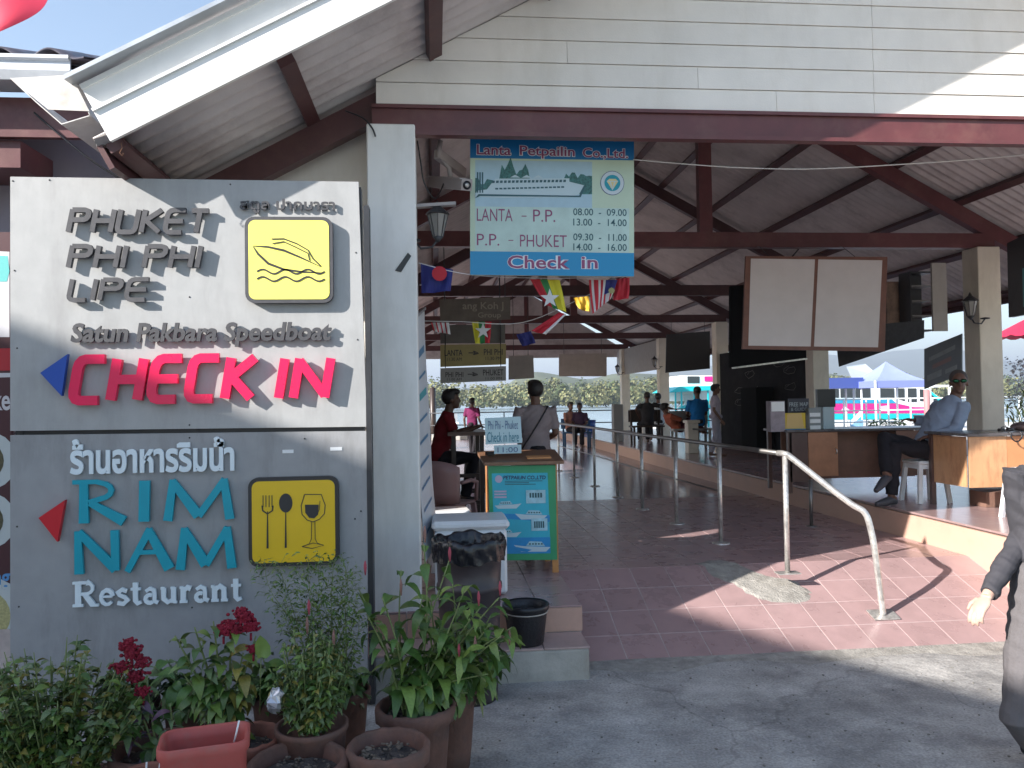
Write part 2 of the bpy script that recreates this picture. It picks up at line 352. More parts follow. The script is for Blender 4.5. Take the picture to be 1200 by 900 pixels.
# corridor floor: slab + ramp, tiles laid one by one as far as they can be told apart
XL, XC = .98, 4.56
RY0, RY1, RZ = 5.33, 6.49, -.385
fl = MB()
fl.b2((XL, RY1+4.5, -.60), (XC, 29.55, -.004)); fl.b2((XL, RY1, -.60), (XC, RY1+4.5, -.0025))
sl_n = Vector((0, -(0-RZ), RY1-RY0)).normalized()
v = [(XL, RY0, RZ-.0025), (12, RY0, RZ-.0025), (12, RY1, -.0025), (XL, RY1, -.0025), (XL, RY0, -.6), (12, RY0, -.6), (12, RY1, -.6), (XL, RY1, -.6)]
fl.add(v, [(0, 1, 2, 3), (7, 6, 5, 4), (0, 4, 5, 1), (1, 5, 6, 2), (2, 6, 7, 3), (3, 7, 4, 0)])
hall_floor = fl.build('floor', [grout], kind='structure', org=(0, 0, 0))
T = .298
tm = MB(); tm.box((0, 0, -.004), (T-.0065, T-.0065, .010), ch=.0018); tsrc = tm.build('tile', tile_m, hall_floor, local=True)
first = True
rampang = math.atan2(-RZ, RY1-RY0); rl = math.hypot(RZ, RY1-RY0)
def put_tile(x, y, z, rx=0, sy=1, sx=1):
    global first
    jit = rnd.uniform(-.0003, .0005)
    if first: o = tsrc; first = False
    else: o = inst(tsrc, hall_floor)
    o.location = (x, y, z+jit); o.rotation_euler = (rx+rnd.uniform(-.0007, .0007), rnd.uniform(-.0007, .0007), 0); o.scale = (sx, sy, 1)
nr = 4; st = rl/nr
for j in range(nr):
    s_ = (j+.5)*st
    for i in range(18):
        x = XL+T*(i+.5)
        if x > 6.2: continue
        put_tile(x, RY0+s_*math.cos(rampang), RZ+s_*math.sin(rampang), rampang, sy=st/T)
for j in range(15):
    for i in range(12): put_tile(XL+T*(i+.5), RY1+T*(j+.5), 0)
# beyond, joints are in the material: one tiled sheet
def grid_mat(name, base, col, gcol, T=.298, ox=0, oy=0, rough=.3, gw=.012):
    if name in MATS: return MATS[name]
    M = mat(name, col, rough, var=.10, vscale=4, bump=.035, bscale=8, rvar=.03, dirt=(col[0]*.55, col[1]*.6, col[2]*.6, .6), dscale=2)
    t = M.node_tree; N = t.nodes; L = t.links; b = N['Principled BSDF']
    src = b.inputs['Base Color'].links[0].from_socket
    tc = N.new('ShaderNodeNewGeometry'); mp = N.new('ShaderNodeMapping'); mp.inputs['Location'].default_value = (-ox/T, -oy/T, 0); mp.inputs['Scale'].default_value = (1/T, 1/T, 1/T)
    L.new(tc.outputs['Position'], mp.inputs[0]); br = N.new('ShaderNodeTexBrick'); br.offset = 0; br.inputs['Scale'].default_value = 1
    br.inputs['Brick Width'].default_value = 1; br.inputs['Row Height'].default_value = 1; br.inputs['Mortar Size'].default_value = gw; br.inputs['Mortar Smooth'].default_value = .2
    L.new(mp.outputs[0], br.inputs[0]); x = N.new('ShaderNodeMix'); x.data_type = 'RGBA'; L.new(br.outputs['Fac'], x.inputs[0]); L.new(src, x.inputs[6]); x.inputs[7].default_value = (*gcol, 1)
    L.new(x.outputs[2], b.inputs['Base Color']); return M
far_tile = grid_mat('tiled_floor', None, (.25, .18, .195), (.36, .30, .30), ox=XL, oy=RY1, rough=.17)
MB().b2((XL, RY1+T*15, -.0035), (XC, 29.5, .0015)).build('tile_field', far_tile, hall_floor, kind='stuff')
# patch of rough cement let into the tiles
pts = [(812, 659), (838, 655), (880, 668), (905, 676), (930, 679), (951, 692), (952, 700), (935, 707), (905, 706), (880, 697), (858, 683), (836, 675)]
def ramp_pt(px, py, dz=.007):
    d = ray(px, py); k = -RZ/(RY1-RY0)          # z = RZ + k (y-RY0)
    t = (RZ-k*RY0+dz-HC)/(d.z-k*d.y); p = Vector((0, 0, HC))+d*t
    return p if p.y < RY1 else G(px, py, dz)
pp = [ramp_pt(*p) for p in pts]; cc = sum(pp, Vector())/len(pp)
def floor_z(y): return 0 if y > RY1 else RZ+(y-RY0)*(-RZ/(RY1-RY0))
ring = []
for i, p in enumerate(pp):
    q = pp[(i+1) % len(pp)]
    for k in range(4): e = p+(q-p)*k/4; ring.append(e+(e-cc).normalized()*rnd.uniform(-.018, .018))
mb = MB(); v = [(cc.x, cc.y, floor_z(cc.y)+.010)]; nr_ = 8; nn_ = len(ring)
for j in range(1, nr_+1):
    for p in ring: q = cc+(p-cc)*j/nr_; v.append((q.x, q.y, floor_z(q.y)+(.010 if j < nr_ else -.001)+rnd.uniform(-.0012, .0012)))
mb.add(v, [(0, 1+i, 1+(i+1) % nn_) for i in range(nn_)]+[(1+j*nn_+i, 1+(j+1)*nn_+i, 1+(j+1)*nn_+(i+1) % nn_, 1+j*nn_+(i+1) % nn_) for j in range(nr_-1) for i in range(nn_)])
ORG[hall_floor.name] = Vector((0, 0, 0)); mb.build('cement_patch', cement, hall_floor)
# fillet of cement where tiles meet the street
mb = MB(); a = []
for i in range(28):
    x = .95+i*.30; a.append((x, 5.345+rnd.uniform(-.006, .01), -.372)); a.append((x, 5.20+rnd.uniform(-.10, .05), -.3845))
mb.add(a, [(2*i, 2*i+1, 2*i+3, 2*i+2) for i in range(27)]); mb.build('cement_fillet', cement, kind='structure')
# raised platform on the right
mb = MB(); mb.b2((XC, 5.0, -.60), (4.585, 29.5, .235)); mb.build('platform_kerb', salmon, kind='structure')
plat = MB().b2((4.588, 5.0, -.6), (9.6, 29.5, .252)).build('platform', grout, kind='structure', org=(0, 0, 0))
tiled = grid_mat('platform_tiles', None, (.36, .24, .23), (.42, .34, .31), ox=4.56, oy=5.0, rough=.22)
MB().b2((4.555, 4.98, .2535), (9.6, 29.5, .270)).build('tile_field', tiled, plat, kind='stuff')
# raised platform and steps on the left
lp = MB().b2((-3.2, 5.395, -.60), (.968, 29.5, -.012)).build('left_platform', grout, kind='structure', org=(0, 0, 0))
MB().b2((-3.2, 8.1, -.0115), (.975, 29.5, .0)).build('tile_field', grid_mat('left_tiles', None, (.28, .20, .20), (.42, .34, .31), ox=XL, oy=5.38, rough=.26), lp, kind='stuff')
lsrc = None
for j in range(9):
    for i in range(5):
        o = inst(tsrc, lp); o.location = (.978-T*(i+.5), 5.382+T*(j+.5), -.0015+rnd.uniform(-.0006, .0006)); o.scale = (1, 1, 1); o.rotation_euler = (0, 0, 0)
MB().b2((-3.2, 8.09-2.7*0, -.011), (-.52, 8.1, .0)).build('tile_edge', grout, lp)
rs = MB().box((0, 0, 0), (T-.006, .010, .160), ch=.0015).build('riser_tile', riser_m, lp, local=True)
for i in range(6):
    o = rs if i == 0 else inst(rs, lp); o.location = (.978-T*(i+.5), 5.390, -.095)
o = MB().box((0, 0, 0), (.010, .30, .160), ch=.0015).build('riser_tile', riser_m, lp, local=True); o.location = (.973, 5.55, -.094)
stp = MB()
stp.b2((-2.2, 5.04, -.6), (.955, 5.385, -.19), ch=.012); stp = stp.build('entrance_step', step_conc, kind='structure', org=(0, 0, 0))
ts2 = MB().box((0, 0, 0), (T-.006, .335, .012), ch=.002).build('tread_tile', mat('tread_tile', (.50, .36, .33), .4, var=.15, vscale=6, dirt=(.22, .17, .15, .7), dscale=5, objvar=.05), stp, local=True)
for i in range(6):
    o = ts2 if i == 0 else inst(ts2, stp); o.location = (.962-T*(i+.5), 5.21, -.183)

# ------------------------------------------------------------------ water, far shore, hills
def water_mat():
    M = mat('river_water', (.30, .37, .40), .18, spec=.5); t = M.node_tree; N = t.nodes; L = t.links; b = N['Principled BSDF']
    g = N.new('ShaderNodeNewGeometry'); mp = N.new('ShaderNodeMapping'); mp.inputs['Scale'].default_value = (.9, 1.6, 1); L.new(g.outputs['Position'], mp.inputs[0])
    n = N.new('ShaderNodeTexNoise'); n.inputs['Scale'].default_value = 1.3; n.inputs['Detail'].default_value = 5; L.new(mp.outputs[0], n.inputs[0])
    bp = N.new('ShaderNodeBump'); bp.inputs['Strength'].default_value = .9; bp.inputs['Distance'].default_value = .25; L.new(n.outputs[0], bp.inputs['Height']); L.new(bp.outputs[0], b.inputs['Normal'])
    return M
wm = MB(); wm.add([(-6800, 29.7, -1.3), (6800, 29.7, -1.3), (6800, 7400, -1.3), (-6800, 7400, -1.3)], [(0, 1, 2, 3)]); wm.build('water', water_mat(), kind='structure', org=(0, 29.7, -1.3))
MB().b2((-6800, -60, -2.0), (6800, 7400, -1.8)).build('seabed', mat('mud', (.10, .09, .07), .9), kind='structure')

leafm = mat('mangrove_leaf', (.20, .20, .08), .6, var=.35, vscale=.4, objvar=0)
leafd = mat('mangrove_leaf_dark', (.075, .10, .035), .65, var=.3, vscale=.4)
def tree_mass(name, label, x0, x1, y0, y1, ncr, hmin, hmax, leaf, mats, per=150, z0=-1.3):
    mb = MB(); R = random.Random(len(name)+ncr)
    for c in range(ncr):
        x = R.uniform(x0, x1); y = y0+(y1-y0)*R.random()**1.6; h = R.uniform(hmin, hmax)*(.62+.38*(y-y0)/(y1-y0+.1)+R.uniform(0, .08)); rx = R.uniform(2.2, 4.2)
        mi0 = R.random()
        for k in range(per):
            u = R.uniform(-1, 1); t = R.uniform(0, 2*math.pi); rr = R.uniform(.75, 1.08); q = math.sqrt(1-u*u)
            lump = 1+.22*math.sin(3*t+c)*math.sin(4*u+c*.7)
            p = Vector((x+rx*q*math.cos(t)*rr*lump, y+rx*q*math.sin(t)*rr*lump, z0+h*.56+h*.46*u*rr))
            s_ = leaf*R.uniform(.6, 1.4); nrm = Vector((q*math.cos(t)+R.uniform(-.7, .7), q*math.sin(t)+R.uniform(-.7, .7), u+R.uniform(-.5, .9))).normalized()
            a = nrm.orthogonal().normalized()*s_; b = nrm.cross(a)
            mb.add([p+a, p+b*.7, p-a*.9, p-b*.8], [(0, 1, 2, 3)], 0 if (mi0+R.uniform(-.3, .3)) > .35 else 1)
    return mb.build(name, mats, label=label, cat='mangrove', kind='stuff')
tree_mass('mangrove_forest', 'sunlit yellow green mangrove wood lining the far shore', -45, 230, 270, 300, 300, 8, 12.5, .55, [leafm, leafd], 170)
def hill(name, x0, x1, y, prof, depth, col, seed):
    R = random.Random(seed); n = 90; mb = MB(); rows = 14; v = []
    ph = [R.uniform(0, 6) for _ in range(6)]
    for j in range(rows+1):
        for i in range(n+1):
            u = i/n; x = x0+(x1-x0)*u; h = prof(u)*(1+.06*math.sin(9*u+ph[0])+.035*math.sin(23*u+ph[1])+.02*math.sin(57*u+ph[2]))
            e = math.sin(math.pi/2*j/rows); rid = 1+.10*math.sin(i*.55+j*.35+ph[3])*math.sin(j*.5)*(1-j/rows)
            v.append((x, y+depth*j/rows, -1.5+h*e*rid))
    mb.add(v, [(j*(n+1)+i, j*(n+1)+i+1, (j+1)*(n+1)+i+1, (j+1)*(n+1)+i) for j in range(rows) for i in range(n)], sm=True)
    mb.build(name, mat(name+'_cover', col, .95, var=.35, vscale=.012, bump=1, bscale=.2), kind='structure')
def bumpf(c, w_): return lambda u: sum(hh*math.exp(-((u-cc_)/ww)**2) for cc_, ww, hh in zip(c[0::2], w_, c[1::2]))
hill('near_hill', 30, 330, 430, bumpf((.12, 19, .35, 23, .75, 20), (.09, .16, .2)), 120, (.10, .115, .07), 3)
hill('far_hill', 500, 2600, 2300, bumpf((.2, 95, .42, 150, .68, 170, .9, 120), (.12, .16, .14, .12)), 700, (.08, .10, .07), 5)
hill('distant_shore', -900, 600, 1500, bumpf((.15, 18, .5, 26, .8, 40), (.2, .25, .15)), 400, (.10, .12, .08), 8)
# ================================================================== THE PIER HALL
WY = 5.485; XR = 3.30; SL = .54; XE0, XE1 = -1.844, 8.444
def zs(x): return 3.68+SL*((x if x < XR else 2*XR-x)+.273)      # underside of the roof sheets
TY = [5.58, 9.38, 13.77, 18.66, 23.56, 28.45]
hall = thing('pier_hall', 'open sided pier hall with cream plank gable, maroon steel trusses and corrugated roof', 'building', (3.2, 6, -.385))
# roof sheets
def sheet_mesh(side):
    mb = MB(); per = 7; seg = 8; n = per*seg; W = 1.0
    xa, xb = (XE0, XR) if side < 0 else (XR, XE1)
    k = 9; v = []
    for t in (0, .007):
        for j in range(k+1):
            x = xa+(xb-xa)*j/k
            for i in range(n+1):
                v.append((x, i*W/n, zs(x)+.018+.018*math.cos(2*math.pi*i/seg)+t))
    f = []; q = n+1; o2 = (k+1)*q
    for j in range(k):
        for i in range(n):
            f.append((j*q+i, j*q+i+1, (j+1)*q+i+1, (j+1)*q+i)); f.append((o2+j*q+i, o2+(j+1)*q+i, o2+(j+1)*q+i+1, o2+j*q+i+1))
    for i in range(n):
        f.append((i, o2+i, o2+i+1, i+1)); f.append((k*q+i, k*q+i+1, o2+k*q+i+1, o2+k*q+i))
    for j in range(k):
        f.append((j*q, (j+1)*q, o2+(j+1)*q, o2+j*q)); f.append((j*q+n, o2+j*q+n, o2+(j+1)*q+n, (j+1)*q+n))
    return mb.add(v, f, 0, True)
for side in (-1, 1):
    s0 = sheet_mesh(side).build('roof_sheet', sheet_m, hall, local=True)
    for j in range(25):
        o = s0 if j == 0 else inst(s0, hall)
        o.location = Vector((0, 4.50+j*1.0, 0))-ORG[hall.name]
# purlins and trusses
pur = [XE0+.1, -.82, .02, .86, 1.71, 2.55, 3.12]
pur += [2*XR-x for x in pur]
for x in pur:
    z = zs(x)-.031
    MB().bar((x, 4.56, z), (x, 29.4, z), .096, .058, upv=(-SL if x < XR else SL, 0, 1)).build('purlin', maroon, hall)
for i, y in enumerate(TY):
    for s_ in (-1, 1):
        xa = XE0+.08 if s_ < 0 else XE1-.08
        a = (xa, y, zs(xa)-.16); b = (XR, y, zs(XR)-.16)
        MB().bar(a, b, .11, .18, upv=(0, 0, 1)).build('rafter', maroon_hi if i == 1 else maroon, hall)
    MB().b2((-.41, y-.06+(.003 if i else 0), 3.232 if i else 3.323), (7.03, y+.06, 3.414)).build('tie_beam', maroon_hi if i < 2 else maroon, hall)
    if i: MB().b2((XR-.08, y-.055, 3.415), (XR+.08, y+.055, zs(XR)-.15)).build('king_post', maroon_hi, hall)
for s_ in (-1, 1): MB().bar((XR+s_*.11, 4.46, zs(XR)+.02-.06+.05), (XR+s_*.11, 29.5, zs(XR)+.02-.06+.05), .26, .012, upv=(s_*SL, 0, 1)).build('ridge_cap', sheet_m, hall)
# front fascia beam: web with flanges
MB().b2((-.41, WY-.02, 3.261), (8.9, WY+.01, 3.423)).build('front_beam', maroon_hi, hall)
MB().b2((-.41, WY-.065, 3.232), (8.9, WY+.012, 3.2605)).build('beam_flange', maroon_hi, hall)
MB().b2((-.41, WY-.045, 3.4235), (8.9, WY+.008, 3.448)).build('beam_flange', maroon_hi, hall)
# cream plank gable wall
RH = .161
zz0 = 3.451
def clip_plank(x0, x1, z0, z1):
    # outline of a plank cut by the roof line
    P = []
    def lim(x): return min(z1, zs(x)+.01)
    xs = sorted(set([x0, x1]+[x for x in (-.273+(z1-3.69)/SL, -.273+(z0-3.69)/SL, 2*XR+.273-(z1-3.69)/SL, 2*XR+.273-(z0-3.69)/SL, XR) if x0 < x < x1]))
    top = [(x, lim(x)) for x in xs if lim(x) > z0-.001]
    if len(top) < 2: return None
    return [(top[0][0], z0), (top[-1][0], z0)]+list(reversed(top))
xj = GX(1032, WY)
rows = 0
while zz0+rows*RH < zs(XR): rows += 1
R = random.Random(4)
for r_ in range(rows):
    z0 = zz0+r_*RH; cuts = [-.381]
    if r_ == 0: cuts += [GX(917, WY), xj]
    elif r_ == 1: cuts += [GX(825, WY), xj]
    else: cuts += ([R.uniform(.4, 1.8)] if r_ % 3 == 2 else [])+[xj]
    cuts += [xj+R.uniform(1.3, 2.6), 7.2]
    for a, b in zip(cuts, cuts[1:]):
        pl = clip_plank(a+.0015, b-.0015, z0, z0+RH-.004)
        if not pl: continue
        mb = MB(); n = len(pl); fy = lambda z: WY-.018+(z-z0)/RH*.010
        mb.add([(x, fy(z), z) for x, z in pl]+[(x, WY+.0, z) for x, z in pl], [tuple(range(n)), tuple(range(2*n-1, n-1, -1))]+[(i, i+n, (i+1) % n+n, (i+1) % n) for i in range(n)])
        mb.build('plank', siding_m, hall)
MB().prism([(-.34, 3.454), (6.94, 3.454), (6.92, 3.50), (XR, zs(XR)-.18), (-.32, 3.50)], (0, WY+.004, 0), (1, 0, 0), (0, 0, 1), .02).build('wall_backing', siding_m, hall)
# barge boards at the front of the roof
ln = math.hypot(1, SL)
for s_ in (-1, 1):
    u = Vector((1, 0, SL*1.0))/ln if s_ < 0 else Vector((-1, 0, SL))/ln; nn = Vector((-SL, 0, 1))/ln if s_ < 0 else Vector((SL, 0, 1))/ln
    p0 = Vector((-1.73 if s_ < 0 else 2*XR+1.73, 0, 2.838)); L = (XR+1.73)*ln
    for nm, a, b, y, th, ma in (('barge_board', 0, .176, 4.44, .025, white_paint), ('barge_batten', .1765, .193, 4.423, .04, white_paint), ('barge_board', .140, .324, 4.4685, .022, white_paint), ('barge_batten', .3245, .353, 4.457, .03, white_paint)):
        mb = MB(); q = [p0+u*0+nn*a, p0+u*L+nn*a, p0+u*L+nn*b, p0+nn*b]
        mb.add([(v.x, y, v.z) for v in q]+[(v.x, y+th, v.z) for v in q], [(0, 1, 2, 3), (7, 6, 5, 4), (0, 4, 5, 1), (1, 5, 6, 2), (2, 6, 7, 3), (3, 7, 4, 0)]); mb.build(nm, ma, hall)
    # capping
    mb = MB(); a = .370; q = [p0-u*.03+nn*a, p0+u*L+nn*a]
    v = []
    for e in q: v += [(e.x, 4.36, e.z-.012), (e.x, 4.36, e.z+.014), (e.x, 4.78, e.z+.034), (e.x, 4.78, e.z+.020)]
    mb.add(v, [(0, 1, 5, 4), (1, 2, 6, 5), (2, 3, 7, 6), (3, 0, 4, 7), (0, 3, 2, 1), (4, 5, 6, 7)]); mb.build('ridge_flashing', metal_grey, hall)
MB().bar((XE0+.045, 4.55, zs(XE0)-.045), (XE0+.045, 29.5, zs(XE0)-.045), .03, .15, upv=(-SL, 0, 1)).build('eave_board', maroon, hall)
MB().bar((XE1-.045, 4.55, zs(XE1)-.045), (XE1-.045, 29.5, zs(XE1)-.045), .03, .15, upv=(SL, 0, 1)).build('eave_board', maroon, hall)
# far gable above the opening to the river
MB().prism([(-.7, 3.0), (7.3, 3.0), (7.3, 3.2), (XR, zs(XR)-.05), (-.7, 3.27)], (0, 29.5, 0), (1, 0, 0), (0, 0, 1), .05).build('end_gable', sheet_m, hall)
# columns
def column(x, y, zb, d=.30, w_=.30, mt=cream_col, top=3.230):
    mb = MB(); mb.b2((x-w_/2, y-d/2, zb), (x+w_/2, y+d/2, top), ch=.008); return mb.build('column', mt, hall)
MB().b2((-.444, 5.41, -.385), (-.116, 5.72, 3.30), ch=.008).build('column', column_m, hall)
RX = 6.88
for y in TY[1:]: column(RX, y, .27)
for y in TY[2:]: column(-.70, y, 0, mt=column_m)
MB().b2((-1.25, 5.78, -.3), (-.455, 5.82, 3.5)).build('return_wall', siding_m, hall)
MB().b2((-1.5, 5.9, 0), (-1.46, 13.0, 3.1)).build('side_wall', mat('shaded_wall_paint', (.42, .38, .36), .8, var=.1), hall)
# sticker and scuffs on the white column
o = MB(); a = PY(463, 318, 5.405); o.add([PY(463, 317, 5.405), PY(478, 296, 5.405), PY(482, 300, 5.405), PY(470, 319, 5.405)]+[p+Vector((0, .003, 0)) for p in (PY(463, 317, 5.405), PY(478, 296, 5.405), PY(482, 300, 5.405), PY(470, 319, 5.405))], [(0, 1, 2, 3), (0, 4, 5, 1), (1, 5, 6, 2), (2, 6, 7, 3), (3, 7, 4, 0)])
o.build('torn_sticker', black_m, hall)
# short walls and pillars between the columns on the right
low_p = mat('low_pillar_paint', (.66, .62, .56), .6, var=.08, dirt=(.3, .27, .23, .5), dscale=4)
for k, (px, pb) in enumerate(((757, 512), (811, 531))):
    p = G(px, pb, .27)
    t = thing('low_pillar', ['white capped low pillar farthest back beside the blue bin', 'white capped low pillar between the cream columns near the blue shirt', 'white capped low pillar in shade beside the dark map board'][k], 'pillar', (p.x, p.y, .27), 'low pillars along the platform')
    MB().b2((-.11, -.11, 0), (.11, .11, .62), ch=.01).build('pillar_shaft', low_p, t, local=True)
    MB().b2((-.14, -.14, .621), (.14, .14, .68), ch=.012).build('pillar_cap', low_p, t, local=True)
    MB().tube([(.0, -.9, .5), (.0, -.112, .5)], .02, 6).build('arm_rail', dark_metal, t, local=True)
# lamp-arm stubs on columns
def lantern(loc, label, s=1.0, hang=False):
    t = thing('wall_lantern', label, 'lantern', loc, 'carriage lanterns on the columns')
    x = -.0
    mb = MB(); mb.tube([(.16*s, 0, -.12*s), (.12*s, 0, -.17*s), (.04*s, 0, -.16*s), (0, 0, -.10*s)], .008*s, 6); mb.lathe([(.0, .0), (.045*s, 0), (.045*s, .012*s), (0, .02*s)], (.165*s, 0, -.12*s), 10); mb.build('bracket', dark_metal, t, local=True)
    MB().lathe([(0, .17*s), (.012*s, .15*s), (.02*s, .13*s), (.075*s, .085*s), (.085*s, .07*s), (.0, .068*s)], (0, 0, 0), 8, sm=False).build('lamp_cap', dark_metal, t, local=True)
    MB().lathe([(.035*s, -.085*s), (.07*s, .066*s)], (0, 0, 0), 8, sm=False).build('glass_pane', mat('lamp_glass', (.5, .48, .44), .15, trans=.6), t, local=True)
    mb = MB()
    for k in range(8):
        a = math.pi/4*k; mb.bar((.036*s*math.cos(a), .036*s*math.sin(a), -.085*s), (.071*s*math.cos(a), .071*s*math.sin(a), .066*s), .006*s, .006*s)
    mb.lathe([(0, -.13*s), (.012*s, -.12*s), (.038*s, -.088*s), (.0, -.084*s)], (0, 0, 0), 8); mb.build('cage', dark_metal, t, local=True)
    return t
# ================================================================== THE BIG CHECK-IN SIGN
SY = 4.77
panel_m = mat('sign_panel', (.38, .38, .375), .45, var=.05, vscale=10, metal=.0, dirt=(.26, .255, .25, .65), dscale=4.5, streak=1, bump=.05, bscale=120)
letter_grey = mat('grey_letter', (.065, .063, .068), .5, var=.15, vscale=20)
letter_pink = mat('magenta_letter', (.80, .004, .085), .3, var=.05)
letter_teal = mat('teal_letter', (.0, .32, .42), .4, var=.06)
letter_white = mat('white_letter', (.72, .80, .84), .45, var=.05)
yellow_lt = mat('lemon_panel', (.86, .80, .16), .4, var=.03)
yellow_dk = mat('amber_panel', (.74, .48, .01), .4, var=.04)
border_m = mat('dark_border', (.03, .028, .03), .5)
FX = (1, 0, 0); FZ = (0, 0, 1)
def bb(x0, y0, x1, y1, Y):      # picture box -> metres on the plane Y
    a = PY((x0+x1)/2, y1, Y).z; b = PY((x0+x1)/2, y0, Y).z; return (PY(x0, (y0+y1)/2, Y).x, a, PY(x1, (y0+y1)/2, Y).x, b)
sign = thing('entrance_signboard', 'large grey two panel signboard with raised letters for the speedboat check in and the restaurant', 'signboard', (-1.41, 4.85, -.385))
def panel(name, pts, y, th, m_, par=sign):
    mb = MB(); q = [PY(a, b, y) for a, b in pts]; n = len(q)
    mb.add(q+[p+Vector((0, th, 0)) for p in q], [tuple(range(n)), tuple(range(2*n-1, n-1, -1))]+[(i, i+n, (i+1) % n+n, (i+1) % n) for i in range(n)]); return mb.build(name, m_, par)
panel('upper_panel', [(12, 505), (430, 500), (420, 213), (12, 207)], SY, .03, panel_m)
panel('lower_panel', [(12, 821), (431, 818), (431, 505), (12, 510)], SY+.001, .03, mat('shade_toned_panel', (.31, .31, .315), .5, var=.07, vscale=8, dirt=(.19, .185, .18, .8), dscale=4.5, streak=1, bump=.06, bscale=110))  # grey darkened to stand in for shade low on the sign, with streaky dirt
mb = MB()
for x in (-2.38, -1.41, -.45): mb.b2((x-.02, SY+.035, -.385), (x+.02, SY+.115, 2.70))
for z in (-.25, 1.245, 2.66): mb.b2((-2.36, SY+.04, z-.04), (-.44, SY+.11, z+.04))
mb.b2((-.413, SY-.002, -.37), (-.382, SY+.11, 2.58)); mb.build('steel_frame', dark_metal, sign)
mb = MB()
for x, y in ((58, 211), (270, 216), (417, 296), (17, 317), (20, 408), (419, 398), (222, 348), (222, 498), (222, 513), (357, 514), (20, 617), (22, 711), (423, 599), (225, 712), (416, 608), (15, 212)):
    p = PY(x, y, SY-.001); mb.lathe([(.0, .003), (.0045, .002), (.005, 0)], (0, 0, 0), 8); mb.v[-24:] = [(p.x+a, p.y-c, p.z+b) for a, b, c in mb.v[-24:]]
mb.build('rivet', black_m, sign, kind='stuff')
def fr(off): return ((0, SY-off, 0), FX, FZ)
ST = .018                                   # letters stand off the panel on pins
def wordb(w_, x0, y0, x1, y1, **k): return strokes(w_, TECH, fr(ST), bb(x0, y0, x1, y1, SY-ST), k.get('hw', .108), .026, letter_grey, sign, gap=.30, shear=.20)
wordb('PHUKET', 82, 247, 246, 273); wordb('PHI PHI', 82, 289, 237, 314); wordb('LIPE', 82, 328, 176, 352)
text('สตูล ปากบารา', fr(.012), bb(282, 234, 393, 251, SY), .012, letter_grey, sign, 'letter', bold=.02, split=True)
text('Satun Pakbara Speedboat', fr(.018), bb(84, 378, 389, 407, SY-.02), .018, letter_grey, sign, 'letter', bold=.03, shear=.16, split=True)
strokes('CHECK', TECH, fr(ST+.002), bb(84, 420, 300, 468, SY-.05), .115, .032, letter_pink, sign, gap=.40, shear=.17)
strokes('IN', TECH, fr(ST+.002), bb(326, 420, 388, 466, SY-.05), .115, .032, letter_pink, sign, gap=.40, shear=.17)
def plate(pts, y, th, m_, name, par=sign): return panel(name, pts, y, th, m_, par)
plate([(47, 437), (72, 464), (79, 415)], SY-.055, .03, mat('blue_arrow', (.01, .07, .38), .4), 'arrow')
plate([(45, 607), (67, 635), (76, 586)], SY-.045, .03, mat('red_arrow', (.55, .008, .02), .4), 'arrow')
text('ร้านอาหารริมน้ำ', fr(.012), bb(83, 513, 275, 554, SY-.01), .012, letter_white, sign, 'letter', bold=.032, split=True)
strokes('RIM', FLARE, fr(.012), bb(92, 563, 272, 611, SY-.03), .096, .02, letter_teal, sign, gap=.40)
strokes('NAM', FLARE, fr(.012), bb(90, 620, 274, 669, SY-.03), .096, .02, letter_teal, sign, gap=.25)
strokes('Restaurant', SERIF, fr(.010), bb(86, 679, 283, 707, SY-.02), .090, .014, letter_white, sign, gap=.09, name='letter')
def rrect(x0, z0, x1, z1, r, n=5):
    P = []
    for cx, cz, a in ((x1-r, z0+r, -90), (x1-r, z1-r, 0), (x0+r, z1-r, 90), (x0+r, z0+r, 180)):
        P += [(cx+r*math.cos(math.radians(a+90*i/n)), cz+r*math.sin(math.radians(a+90*i/n))) for i in range(n+1)]
    return P
def icon(name, box, ymat, r=.055):
    a, b, c, d = bb(*box, SY-.05)
    p = MB().prism(rrect(a, b, c, d, r), (0, SY-.050, 0), FX, FZ, .04).build(name, border_m if ymat is yellow_dk else letter_grey, sign)
    MB().prism(rrect(a+.021, b+.021, c-.021, d-.021, r-.016), (0, SY-.053, 0), FX, FZ, .0025).build('icon_face', ymat, p)
    return p
i1 = icon('boat_icon', (287, 254, 390, 355), yellow_lt); i2 = icon('dining_icon', (291, 559, 397, 663), yellow_dk)
def line2(pts, wd, y, m_, name, par, s=2.647, ox=0, oy=200, taper=None):
    """a ribbon along picture points of the enlarged photo, flat on plane y"""
    P = [PY(ox+a/s, oy+b/s, y) for a, b in pts]; n = len(P); mb = MB(); L_ = []; R_ = []
    for i in range(n):
        d = (P[min(i+1, n-1)]-P[max(i-1, 0)]); d.y = 0; d.normalize(); q = Vector((-d.z, 0, d.x))*(wd/2*(taper[i] if taper else 1)); L_.append(P[i]+q); R_.append(P[i]-q)
    mb.add(L_+R_+[p+Vector((0, .0015, 0)) for p in L_+R_], [(i, i+1, n+i+1, n+i) for i in range(n-1)]+[(i, 2*n+i, 2*n+i+1, i+1) for i in range(n-1)]+[(n+i, n+i+1, 3*n+i+1, 3*n+i) for i in range(n-1)])
    return mb.build(name, m_, par)
yb = SY-.0555
line2([(785, 235), (800, 258), (832, 288), (880, 306), (940, 314), (1003, 317)], .012, yb, border_m, 'hull_line', i1, taper=[.3, 1, 1.2, 1, .8, .3])
line2([(785, 233), (830, 236), (880, 247), (930, 268), (995, 298)], .010, yb-.0005, border_m, 'deck_line', i1, taper=[.3, 1, 1.3, 1, .2])
line2([(842, 212), (880, 211), (920, 226), (955, 246), (970, 272), (995, 296)], .007, yb-.001, border_m, 'cabin_line', i1)
line2([(845, 226), (880, 220), (915, 236), (955, 256), (960, 278)], .006, yb-.0015, border_m, 'cabin_line', i1)
